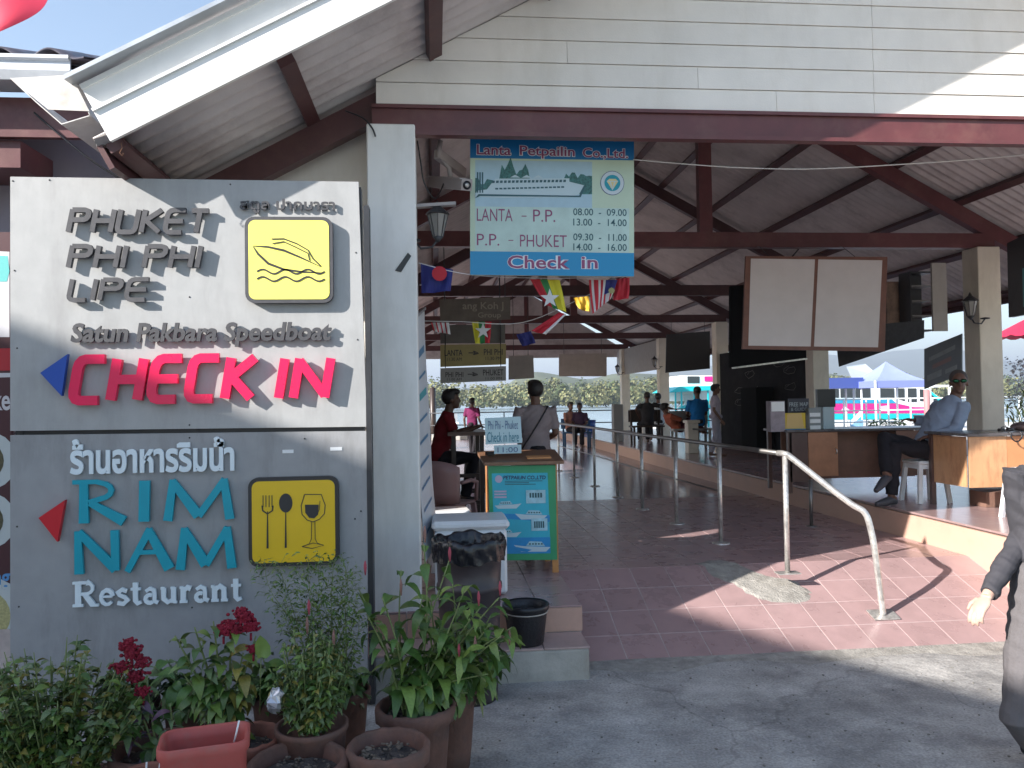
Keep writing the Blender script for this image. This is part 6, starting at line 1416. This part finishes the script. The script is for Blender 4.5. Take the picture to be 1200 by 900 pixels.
# --- rectangular red planter
pl = thing('square_planter', 'empty rectangular red terracotta planter with rounded rim', 'planter', (GX(237, 2.95), 2.95, GZ), rz=.20)
def rr3(w_, d_, r, z): return [V(x, y, z) for x, y in rrect(-w_/2, -d_/2, w_/2, d_/2, r, 4)]
zr_ = PY(237, 862, 2.95).z-GZ
lay = [rr3(.24, .16, .03, 0), rr3(.285, .19, .04, zr_-.05), rr3(.305, .205, .045, zr_-.035), rr3(.305, .205, .045, zr_-.004), rr3(.295, .195, .04, zr_), rr3(.275, .175, .035, zr_-.004), rr3(.262, .162, .03, zr_-.04), rr3(.235, .15, .03, .12)]
mb = MB(); n = len(lay[0]); v = [p for l in lay for p in l]; mb.add(v, [(i*n+k, i*n+(k+1) % n, (i+1)*n+(k+1) % n, (i+1)*n+k) for i in range(len(lay)-1) for k in range(n)]+[tuple(range(n)), tuple(range((len(lay)-1)*n, len(lay)*n))], 0, True)
mb.build('body', red_pl, pl, local=True)
MB().tube([V(.10, -.06, zr_-.05), V(.125, -.075, zr_+.045)], .0035, 6).build('white_stick', white_pl, label='thin white plastic stick standing in the empty red planter', cat='stick', org=None).location = Vector((GX(275, 2.95), 2.93, GZ+zr_-.04))
# --- scalloped pots
potD = pot((GX(345, 3.13), 3.13, GZ), .175, .435, 'scalloped dark pot full of dry litter below the herb plant', terra_d)
potE = pot((GX(450, 3.18), 3.18, GZ), .150, .455, 'scalloped brown pot with bare grey soil at the right front', terra_d)
potF = pot((GX(482, 3.62), 3.62, GZ), .165, .44, 'large brown pot at the right rear holding the pink spiked plant', terra_d)
potD2 = pot((GX(285, 3.42), 3.42, GZ), .14, .42, 'brown pot behind the red planter half hidden by leaves', terra)
# --- crested celosia
crest_m = mat('crimson_crest', (.22, .004, .022), .8, bump=1, bscale=120, objvar=.15)
def crest(p, s_, parent, seed):
    R = random.Random(seed); mb = MB(); mb.tube([p-V(0, 0, .03), p], .005, 6)
    n = 26; v = []
    for j in range(5):
        for i in range(n+1):
            a = 5.2*i/n; rr = s_*(.35+.5*(i/n))*(1+.12*math.sin(i*1.9)); h = s_*(.15+.9*j/4)
            sp = V(math.cos(a)*rr*(.6+.3*j/4), math.sin(a)*rr*.45, h+.12*s_*math.sin(3*a+j)+R.uniform(-.06, .06)*s_); v.append(p+sp+V(R.uniform(-.04, .04), R.uniform(-.06, .06), 0)*s_)
    q_ = n+1; mb.add(v, [(j*q_+i, j*q_+i+1, (j+1)*q_+i+1, (j+1)*q_+i) for j in range(4) for i in range(n)], 0, True)
    for k in range(70):
        c = p+V(R.gauss(0, .38)*s_, R.gauss(0, .22)*s_, s_*R.uniform(.25, 1.1)); mb.ell(c, (s_*.17, s_*.14, s_*.15), 7, 5)
    return mb.build('flower_crest', crest_m, parent, local=True)
oG = V(GX(182, 3.36), 3.36, GZ+.37)
ceL = leafy_plant('celosia_plant', 'cockscomb plant with crimson crests and purplish leaves beside the dense shrub', oG, [((0, 0, 0), (-.09, 0, .26), (0, 0, 0)), ((0, 0, 0), (-.05, .02, .31), (0, 0, 0)), ((.02, 0, 0), (.06, -.03, .22), (.02, 0, 0)), ((0, 0, 0), (-.14, -.04, .16), (-.02, 0, 0))], [g4, g3, g1], .115, .024, 15, 4)
for k, (px, py, s_) in enumerate(((155, 762, .052), (143, 778, .042), (160, 790, .046), (152, 750, .042), (166, 772, .040), (168, 805, .036))):
    crest(PY(px, py+12, 3.33)-oG, s_, ceL, k)
oH = V(GX(262, 3.45), 3.45, GZ+.38)
st_ = [((0, 0, 0), tuple(PY(x, y, 3.42)-oH), (0, 0, .02)) for x, y in ((205, 745), (228, 735), (250, 728), (272, 735), (240, 772), (215, 790), (285, 765), (300, 745), (265, 790), (235, 810), (290, 800))]
ceR = leafy_plant('celosia_plant', 'bushy cockscomb plant with a crimson crest above the empty red planter', oH, st_, [g1, g2, g3, g1, g2, g5], .125, .032, 19, 8)
for k, (px, py, s_) in enumerate(((262, 738, .044), (276, 737, .042), (287, 724, .048), (294, 734, .042), (283, 716, .036), (270, 732, .04), (297, 758, .032))):
    crest(PY(px, py+8, 3.38)-oH, s_, ceR, 20+k)
hl = PY(306, 772, 3.36); he = thing('heart_leaf', 'large yellow green heart shaped leaf on a thin stalk beside the crimson crest', 'leaf', tuple(hl))
v = []
P_ = [(0, .0), (.02, .02), (.032, .045), (.03, .075), (.015, .085), (.0, .078), (-.018, .082), (-.03, .07), (-.03, .04), (-.015, .015)]
mb = MB(); mb.add([V(.0, -.01, .045)]+[V(x+.01*z*10, -.015*math.cos(x*60), .10-z*1.15) for x, z in P_], [(0, 1+i, 1+(i+1) % 10) for i in range(10)], 0, True).build('blade', g2, he, local=True)
MB().tube([V(0, 0, .01), V(-.01, .03, -.1), V(-.02, .06, -.25)], .002, 5).build('stalk', stemg, he, local=True)
# --- grey-green herb in the litter pot
oD = V(GX(360, 3.36), 3.36, GZ+.44); hb = thing('herb_plant', 'bushy grey green herb growing between the scalloped pots', 'plant', tuple(oD))
R = random.Random(15); pts = []; stm = MB()
for k in range(46):
    a = R.uniform(0, 6.28); q = math.sqrt(R.random()); e = V(.17*q*math.cos(a), .13*q*math.sin(a), R.uniform(.26, .47)*(1-.25*q)); b = V(e.x*.3, e.y*.3, 0); ps = smooth([b, (b+e)/2, e], 5); stm.tube(ps, [.003]*len(ps), 4)
    for j in range(44):
        u = .12+.88*R.random(); p = ps[min(len(ps)-1, int(u*(len(ps)-1)))]+V(R.uniform(-.016, .016), R.uniform(-.016, .016), 0); aa = R.uniform(0, 6.28); pts.append((p, V(math.cos(aa), math.sin(aa), R.uniform(-.3, .6))))
stm.build('stem', stemg, hb, local=True, kind='stuff'); joined_leaves(hb, 'foliage', pts, [g3, g3, g1, g2, g3, g2, g5], .038, .009, 16)
hpn = thing('pot_saucer_plant', 'pot of the grey green herb set behind the litter pot', 'flower pot', (oD.x, oD.y+.03, GZ)); hpn.name = 'flower_pot'
MB().lathe([(0, 0), (.10, 0), (.14, .42), (.15, .44), (.15, .46), (.135, .46), (.13, .41), (0, .41)], n=32).build('body', terra_d, hpn, local=True)
# --- airy fine shrub by the sign edge
oI = V(GX(385, 3.62), 3.62, GZ+.3); ai = thing('airy_shrub', 'tall wiry shrub with tiny leaves in front of the dining icon corner', 'shrub', tuple(oI))
R = random.Random(25); pts = []; stm = MB()
for (px, py) in ((335, 680), (345, 665), (362, 652), (375, 648), (392, 655), (405, 668), (415, 690), (350, 700), (330, 712), (372, 690), (395, 700), (420, 720), (345, 735), (382, 720), (310, 655), (325, 660), (400, 650)):
    e = PY(px, py, 3.60)-oI; b = V(R.uniform(-.02, .02), 0, 0); ps = smooth([b, b*.5+e*.4+V(R.uniform(-.09, .09), R.uniform(-.05, .05), .02), b*.2+e*.8+V(R.uniform(-.04, .04), 0, 0), e], 5); stm.tube(ps, [.003]*5+[.002]*5+[.0012]*5+[.0008], 4)
    for j in range(150):
        u = .25+.75*R.random(); p = ps[min(len(ps)-1, int(u*(len(ps)-1)))]; aa = R.uniform(0, 6.28); dd = V(math.cos(aa), math.sin(aa)*.6, R.uniform(-.2, .8)).normalized(); l_ = R.uniform(.01, .07)
        if j % 4 == 0: stm.tube([p, p+dd*l_], .0009, 3)
        pts.append((p+dd*l_, dd+V(R.uniform(-.8, .8), 0, R.uniform(-.8, .8))))
stm.build('stem', stemg, ai, local=True, kind='stuff'); joined_leaves(ai, 'foliage', pts, [g1, g2], .024, .0050, 26)
# --- plant with long leaves and pink spikes in the large pot
oF = V(GX(482, 3.62), 3.62, GZ+.40)
tips = ((430, 720), (448, 700), (470, 668), (497, 638), (527, 655), (545, 690), (563, 712), (585, 700), (588, 745), (560, 760), (520, 730), (495, 700), (455, 760), (480, 780), (535, 790), (510, 770), (420, 690), (575, 730), (590, 768), (572, 790), (548, 812), (600, 735), (500, 802), (540, 742))
R = random.Random(31); st_ = []
for x, y in tips: st_.append(((R.uniform(-.05, .05), R.uniform(-.05, .05), 0), tuple(PY(x, y, 3.62+R.uniform(-.16, .14))-oF), (R.uniform(-.03, .03), 0, .03)))
cf = leafy_plant('spiked_plant', 'tall long leaved plant with pink flower spikes in front of the white column', oF, st_, [g1, g2, g1], .175, .036, 12, 33, gap0=.10, maxn=298)
o2_ = V(GX(522, 3.95), 3.95, GZ+.36); R = random.Random(41)
leafy_plant('spiked_plant', 'dense long leaved plant hiding the foot of the rubbish bin', o2_, [((R.uniform(-.04, .04), 0, 0), tuple(PY(x, y, 3.95+R.uniform(-.15, .12))-o2_), (R.uniform(-.03, .03), 0, .03)) for x, y in ((505, 700), (530, 682), (552, 705), (575, 722), (590, 750), (560, 745), (540, 770), (585, 785), (598, 768), (515, 760), (570, 800), (530, 800), (604, 742), (550, 735))], [g1, g2, g1], .19, .040, 18, 43, gap0=.12)
pot((o2_.x, o2_.y, GZ), .13, .38, 'dark pot in front of the rubbish bin foot', terra_d, False)
spike = mat('pink_spike', (.42, .07, .10), .7, bump=.8, bscale=200); spike2 = mat('faded_spike', (.30, .16, .13), .8, bump=.8, bscale=200)
for k, (x, y, fresh, Y_) in enumerate(((428, 666, 1, 3.6), (362, 712, 1, 3.5), (360, 735, 0, 3.5), (391, 750, 0, 3.45), (470, 690, 0, 3.6), (498, 628, 0, 3.6), (527, 650, 1, 3.6), (561, 702, 1, 3.55), (586, 690, 1, 3.55), (597, 748, 0, 3.6), (538, 763, 1, 3.55), (557, 757, 0, 3.55))):
    p = PY(x, y, Y_)-oF; s_ = .034 if fresh else .045
    MB().tube([p-V(0, 0, .03), p, p+V(0, 0, s_*.4), p+V(0, 0, s_)], [.003, .0065, .0070, .002], 8).build('flower_spike', spike if fresh else spike2, cf, local=True)
# low dark leafy filler plants against the sign
for k, (px, py, hh, lab) in enumerate(((150, 815, 100, 'leafy dark plant between the dense shrub and the purple leaved cockscomb'), (215, 795, 118, 'leafy potted plant behind the crimson cockscombs, against the sign foot'), (318, 790, 110, 'dark leafy plant between the heart leaf and the grey green herb'), (400, 780, 108, 'leafy dark green plant behind the scalloped pot with bare soil'))):
    o0 = V(GX(px, 4.15), 4.15, GZ+.30); R = random.Random(90+k)
    leafy_plant('leafy_plant', lab, o0, [((0, 0, 0), tuple(PY(px+R.uniform(-42, 42), py+R.uniform(-25, 40), 4.15+R.uniform(-.15, .10))-o0), (0, 0, .02)) for _ in range(13)], [g1, g1, g3], .15, .045, 13, 60+k)
    pot((o0.x, 4.19, GZ), .12, .32, ['dark pot of the plant right beside the dense shrub', 'dark pot of the plant behind the crimson cockscombs', 'dark pot of the plant between heart leaf and herb', 'dark pot of the plant behind the bare soil pot'][k], terra_d, False)
# crumpled foil between the pots
R = random.Random(3); mb = MB(); mb.ell((0, 0, .035), (.030, .02, .045), 9, 8); mb.v = [(x+R.uniform(-.011, .011), y+R.uniform(-.011, .011), z+R.uniform(-.011, .011)) for x, y, z in mb.v]
fo = bpy.data.meshes.new('crumpled_foil'); fo.from_pydata(mb.v, [], mb.f)
o = bpy.data.objects.new('crumpled_foil', fo); C.objects.link(o); fo.materials.append(mat('foil', (.55, .55, .58), .3, metal=.6)); fo.polygons.foreach_set('use_smooth', [False]*len(fo.polygons)); o.location = PY(322, 832, 3.24); tag(o, 'crumpled piece of silvery foil caught between herb and red planter', 'litter')
# ================================================================== RIVERSIDE: DECK, BOATS, TENT
deck = mat('pale_deck', (.62, .60, .56), .8, var=.08, dirt=(.4, .38, .34, .5), dscale=.6)
MB().b2((9.61, 5.0, -.6), (40, 29.5, .262)).build('pier_deck', deck, kind='structure')
MB().b2((-3.2, 29.51, -1.5), (26, 30.1, .20)).build('pier_edge', deck, kind='structure')
pinkb = mat('boat_magenta', (.62, .02, .22), .35); blueb = mat('boat_blue', (.02, .30, .50), .35); whiteb = mat('boat_white', (.80, .82, .82), .35); glassb = mat('boat_window', (.03, .04, .05), .15); tealb = mat('boat_teal', (.01, .48, .52), .4)
bt = thing('passenger_boat', 'white magenta and blue passenger speedboat with slanted windscreen moored behind the tent', 'boat', (17, 34, -1.3), 'boats moored at the pier')
YB = 33.0
def bz(py, Y=YB): return PY(1040, py, Y).z
def bx_(px, Y=YB): return GX(px, Y)
xl_, xr2 = bx_(900), bx_(1132)
def side_poly(name, pts, m_, y=YB, th=.05, par=bt):
    P = [(bx_(a, y), PY(a, b, y).z) for a, b in pts]; mb = MB(); n = len(P)
    mb.add([(x, y, z) for x, z in P]+[(x, y+th, z) for x, z in P], [tuple(range(n)), tuple(range(2*n-1, n-1, -1))]+[(i, i+n, (i+1) % n+n, (i+1) % n) for i in range(n)]); return mb.build(name, m_, par)
side_poly('hull', [(900, 512), (1118, 510), (1150, 484), (900, 484)], whiteb, YB, 3.0)
side_poly('hull_stripe', [(900, 492), (1134, 491), (1142, 485), (900, 485)], tealb, YB-.02, .018)
side_poly('hull_stripe', [(900, 484.5), (1135, 484), (1128, 478), (1070, 477), (1052, 473), (900, 473.5)], pinkb, YB-.03, .028)
side_poly('cabin', [(900, 484), (1146, 484), (1106, 470), (1087, 455), (1076, 451), (900, 452)], whiteb, YB+.15, 2.7)
side_poly('roof', [(900, 452), (1078, 451), (1070, 447), (900, 448)], whiteb, YB+.10, 2.8)
side_poly('cabin_stripe', [(900, 473), (1050, 472.5), (1044, 467), (900, 467.5)], blueb, YB+.10, .03)
for a in (905, 927, 949, 971, 985, 1003, 1031): side_poly('window', [(a, 466), (a+(17 if a != 971 else 12), 466), (a+(17 if a != 971 else 12), 455), (a, 455)], glassb, YB+.125, .02)
side_poly('window', [(1053, 468), (1060, 470), (1060, 455), (1052, 455)], glassb, YB+.125, .02)
side_poly('window', [(1064, 471), (1074, 471), (1074, 455), (1064, 455)], glassb, YB+.125, .02)
side_poly('windscreen', [(1078, 470), (1100, 470), (1086, 457), (1078, 456)], glassb, YB+.125, .02)
side_poly('screen_stripe', [(1088, 456), (1085, 456), (1102, 472), (1108, 472)], tealb, YB+.12, .02)
for a in (1112, 1122): side_poly('cabin_post', [(a, 470), (a+2, 470), (a+2, 452), (a, 452)], whiteb, YB+.4, .06)
side_poly('foredeck_roof', [(1090, 454), (1128, 453), (1128, 451), (1088, 451)], whiteb, YB+.4, 1.5)
for a in (1002, 1046, 1072, 1100): MB().ell((bx_(a, YB), YB-.15, PY(a, 497, YB).z), (.28, .12, .12), 10, 8).build('fender', black_m, bt)
side_poly('lettering_band', [(985, 481), (996, 481), (990, 476)], mat('pale_pink', (.75, .45, .55), .5), YB-.042, .01)
side_poly('lettering_band', [(1030, 482), (1043, 482), (1040, 475), (1032, 476)], MATS['pale_pink'], YB-.042, .01)
# ferry with teal awning seen between the columns
f2 = thing('ferry_boat', 'white ferry with turquoise awning seen between the dark columns', 'boat', (12, 32, -1.3), 'boats moored at the pier')
Yf = 32.0
side_poly('hull', [(782, 505), (880, 505), (880, 484), (782, 486)], whiteb, Yf, 3.0, f2)
side_poly('upper_deck', [(790, 470), (880, 470), (880, 440), (800, 440)], whiteb, Yf+.5, 2.0, f2)
side_poly('awning', [(784, 460), (838, 457), (838, 452), (796, 453)], tealb, Yf-.3, 2.6, f2)
side_poly('awning', [(800, 479), (838, 478), (838, 474), (806, 475)], tealb, Yf-.5, .8, f2)
side_poly('window', [(806, 449), (820, 449), (820, 441), (806, 441)], glassb, Yf+.47, .02, f2)
side_poly('door', [(802, 485), (812, 485), (812, 462), (802, 462)], mat('pale_door', (.6, .66, .68), .5), Yf+.46, .02, f2)
for a in (790, 797, 812, 828): MB().b2((bx_(a, Yf)-.03, Yf-.2, .2), (bx_(a, Yf)+.03, Yf-.14, PY(800, 458, Yf).z)).build('awning_post', tealb, f2)
side_poly('stripe', [(826, 447), (880, 447), (880, 441), (826, 441)], pinkb, Yf+.46, .02, f2)
# canopy tent
tt = thing('canopy_tent', 'pale lavender peaked canopy tent on white legs before the moored boat', 'tent', (13.6, 24, .26)); Yt = 24.0
cpy = mat('lavender_canopy', (.26, .31, .56), .6, var=.05)
xa_, xb2 = bx_(1026, Yt), bx_(1090, Yt); ze = PY(1050, 446, Yt).z; zp = PY(1050, 422, Yt).z; zv = PY(1050, 454, Yt).z; cx_ = (xa_+xb2)/2; w2 = (xb2-xa_)
base4 = [V(xa_, Yt, ze), V(xb2, Yt, ze), V(xb2, Yt+w2, ze), V(xa_, Yt+w2, ze)]; pk = V(cx_, Yt+w2/2, zp)
mb = MB(); n = 8; 
for k in range(4):
    A_, B2 = base4[k], base4[(k+1) % 4]; v = []
    for j in range(n+1):
        u = j/n; zc = ze+(zp-ze)*(u**1.5)
        for i in range(n+1): p = (A_+(B2-A_)*(i/n)); q = p+(pk-p)*u; v.append(V(q.x, q.y, zc-.05*math.sin(math.pi*i/n)*(1-u)))
    q_ = n+1; mb.add(v, [(j*q_+i, j*q_+i+1, (j+1)*q_+i+1, (j+1)*q_+i) for j in range(n) for i in range(n)], 0, True)
mb.build('canopy', cpy, tt)
mb = MB()
for k in range(4): A_, B2 = base4[k], base4[(k+1) % 4]; mb.quad(A_, B2, V(B2.x, B2.y, zv), V(A_.x, A_.y, zv))
mb.build('valance', mat('lavender_valance', (.18, .22, .50), .6), tt)
for p in base4: MB().tube([(p.x, p.y, .265), (p.x, p.y, ze)], .035, 8).build('leg', whiteb, tt)
# second slanted white awning left of it
sa = thing('white_sail', 'slanted white sail awning left of the lavender tent', 'awning', (12.4, 26, .26))
P4 = [PY(992, 430, 26), PY(1000, 447, 26), PY(1030, 441, 26.5), PY(1014, 427, 26.5)]
MB().add(P4+[p+V(0, 0, .02) for p in P4], [(0, 1, 2, 3), (7, 6, 5, 4), (0, 4, 5, 1), (1, 5, 6, 2), (2, 6, 7, 3), (3, 7, 4, 0)]).build('cloth', whiteb, sa); MB().tube([P4[1], V(P4[1].x, 26, .26)], .03, 6).build('pole', whiteb, sa); MB().tube([P4[2], V(P4[2].x, 26.5, .26)], .03, 6).build('pole', whiteb, sa)
ba2 = thing('canopy_awning', 'flat navy canopy left of the tent in front of the boat', 'awning', (12.2, 25, .26))
a, b, c, d = bb(966, 455, 1012, 448, 25); MB().b2((a, 25, b+.15), (c, 26.5, d)).build('canopy', mat('navy_canopy', (.05, .08, .28), .6), ba2)
for x in (a+.05, c-.05): MB().tube([(x, 25.05, .262), (x, 25.05, b+.15)], .03, 6).build('pole', whiteb, ba2)
rb = thing('rollup_banner', 'light blue roll up banner standing before the moored boat', 'banner', (12, 23, .26)); a, b, c, d = bb(996, 492, 1011, 456, 23)
MB().b2((a, 23, .30), (c, 23.02, d)).build('sheet', mat('banner_sky', (.22, .42, .62), .5, var=.3, vscale=3), rb); MB().b2((a-.02, 22.9, .262), (c+.02, 23.12, .298)).build('base', metal_grey, rb); MB().prism([(a+.02, .5), (c-.02, .8), (c-.02, 1.0), (a+.02, .65)], (0, 22.996, 0), FX, FZ, .003).build('print', whiteb, rb)
wr_ = thing('white_railing', 'long white pipe railing along the pier beyond the desks', 'railing', (14, 20, .26)); Yr = 20.0
for z in (.70, 1.0, 1.30): MB().tube([(bx_(960, Yr), Yr, z), (bx_(1260, Yr), Yr, z)], .018, 8).build('rail', whiteb, wr_)
for k in range(13): x = bx_(962, Yr)+k*.62; MB().tube([(x, Yr, .262), (x, Yr, 1.32)], .02, 8).build('post', whiteb, wr_)
lr = thing('river_railing', 'white railing at the river end of the hall', 'railing', (0, 29.2, 0)); x0 = bx_(560, 29.2)
for z in (.55, 1.0): MB().tube([(-3, 29.2, z), (bx_(900, 29.2), 29.2, z)], .02, 8).build('rail', dark_metal, lr)
for k in range(11): x = -2.9+k*1.35; MB().tube([(x, 29.2, 0), (x, 29.2, 1.0)], .02, 8).build('post', dark_metal, lr)
pk_ = thing('pink_post', 'thick dull pink post beside the seated man, beyond the railing', 'post', (bx_(1086, 19), 19, .262)); MB().lathe([(0, 0), (.075, 0), (.075, 1.25), (0, 1.27)], n=14).build('shaft', mat('dull_pink', (.42, .20, .20), .6), pk_, local=True)
pb_ = thing('pier_bin', 'grey square bin below the dull pink post', 'bin', (bx_(1082, 18.6), 18.6, .262)); MB().box((0, 0, .3), (.30, .30, .58), taper=1.1).build('body', mat('grey_bin', (.28, .29, .30), .5), pb_, local=True); MB().box((0, 0, .61), (.36, .36, .04), ch=.01).build('lid', mat('grey_lid', (.20, .21, .22), .5), pb_, local=True)
for k, px in enumerate((1022, 1036, 1052)):
    t = thing('planter_pot', ['small dark pot plant leftmost of three along the white railing', 'small dark pot plant in the middle of three along the white railing', 'small dark pot plant rightmost of three along the white railing'][k], 'pot plant', (bx_(px, 19.4), 19.4, .262), 'pots along the white railing')
    MB().lathe([(0, 0), (.10, 0), (.14, .22), (.12, .22), (0, .19)], n=14).build('pot', dark_metal, t, local=True); R = random.Random(k); joined_leaves(t, 'foliage', [(V(R.uniform(-.12, .12), R.uniform(-.12, .12), R.uniform(.2, .5)), V(R.uniform(-1, 1), R.uniform(-1, 1), R.uniform(0, 1))) for _ in range(90)], [g1, g2], .09, .03, k)
# red parasol at the right edge, flowers below
rp = thing('red_parasol', 'red scalloped parasol beyond the near cream column at the right edge', 'parasol', (bx_(1212, 14), 14, .262)); c = PY(1212, 392, 14)
mb = MB(); n = 16; v = []
for j in range(7):
    u = j/6
    for i in range(n*3): a = 2*math.pi*i/(n*3); rr = .70*u; v.append((rr*math.cos(a), rr*math.sin(a), (c.z-.262)+.36*(1-u)**1.0-.02*u+(-.035*abs(math.sin(a*n/2)) if j == 6 else 0)))
q_ = n*3; mb.add(v, [(j*q_+i, j*q_+(i+1) % q_, (j+1)*q_+(i+1) % q_, (j+1)*q_+i) for j in range(6) for i in range(q_)], 0, True); mb.build('canopy', mat('parasol_red', (.50, .02, .06), .6), rp, local=True); MB().tube([(0, 0, 0), (0, 0, c.z+.05)], .02, 8).build('pole', whiteb, rp, local=True)
orch = thing('white_orchid_bush', 'white flowering bush beyond the near desk at the right edge', 'bush', (bx_(1200, 11), 11, .27)); R = random.Random(77)
z0_, z1_ = PY(1190, 480, 11).z-.27, PY(1190, 418, 11).z-.27
joined_leaves(orch, 'blossom', [(V(R.uniform(-.22, .35), R.uniform(-.2, .2), R.uniform(z0_, z1_)), V(R.uniform(-1, 1), R.uniform(-1, 1), R.uniform(-.5, 1))) for _ in range(420)], [mat('white_petal', (.7, .68, .66), .6), mat('grey_petal', (.45, .42, .44), .6)], .055, .022, 3)
joined_leaves(orch, 'foliage', [(V(R.uniform(-.2, .35), R.uniform(-.2, .2), R.uniform(.3, z0_+.15)), V(R.uniform(-.4, .4), R.uniform(-.4, .4), 1)) for _ in range(150)], [g2, mat('yellow_blade', (.35, .38, .06), .5)], .30, .014, 4)
MB().lathe([(0, 0), (.18, 0), (.24, .36), (.21, .36), (0, .30)], n=20).build('pot', terra, orch, local=True)
# blue bin at the river end
bin_((G(690, 517, 0).x, G(690, 517, 0).y, 0), .25, .72, 'blue plastic drum bin at the river end of the hall', mat('blue_plastic', (.01, .06, .28), .35), 'blue_bin', False)
gc = thing('grey_cabinet', 'grey upright cabinet leaning by the cream column beyond the railing', 'cabinet', (GX(722, 21), 20.9, .27)); MB().b2((-.14, -.1, 0), (.14, .1, 1.0), ch=.02).build('body', mat('cab_grey', (.22, .23, .24), .5), gc, local=True)
mp_ = thing('mooring_post', 'dark wooden mooring post in the river at the left', 'post', (GX(507, 33), 33, -1.3)); MB().lathe([(0, 0), (.14, 0), (.12, 3.3), (0, 3.34)], n=12).build('shaft', dwood, mp_, local=True)
wk = thing('white_kiosk', 'small grey pontoon shelter on the water beyond the red shirted person', 'shelter', (GX(527, 33), 33, -1.3)); 
a, b, c, d = bb(521, 497, 536, 485, 33); MB().b2((a, 33, b-.9), (c, 34, b)).build('base', mat('pontoon_grey', (.35, .38, .42), .6), wk); MB().b2((a-.05, 32.9, d), (c+.05, 34.1, d+.08)).build('roof', whiteb, wk)
for x in (a+.03, c-.08): MB().b2((x, 33.02, b), (x+.05, 33.07, d)).build('post', whiteb, wk)
# ================================================================== AIR: thin haze over river and hills
hz = MB().b2((-6900, -60.5, -3.1), (6900, 7500, 260)); hzo = hz.build('haze', mat('haze_air', (1, 1, 1)), kind='stuff', org=(0, 0, 0))
M = MATS['haze_air']; t_ = M.node_tree; t_.nodes.remove(t_.nodes['Principled BSDF']); pv = t_.nodes.new('ShaderNodeVolumePrincipled')
pv.inputs['Color'].default_value = (.80, .88, 1.0, 1); pv.inputs['Density'].default_value = .00045; pv.inputs['Anisotropy'].default_value = .2
t_.links.new(pv.outputs[0], t_.nodes['Material Output'].inputs['Volume'])
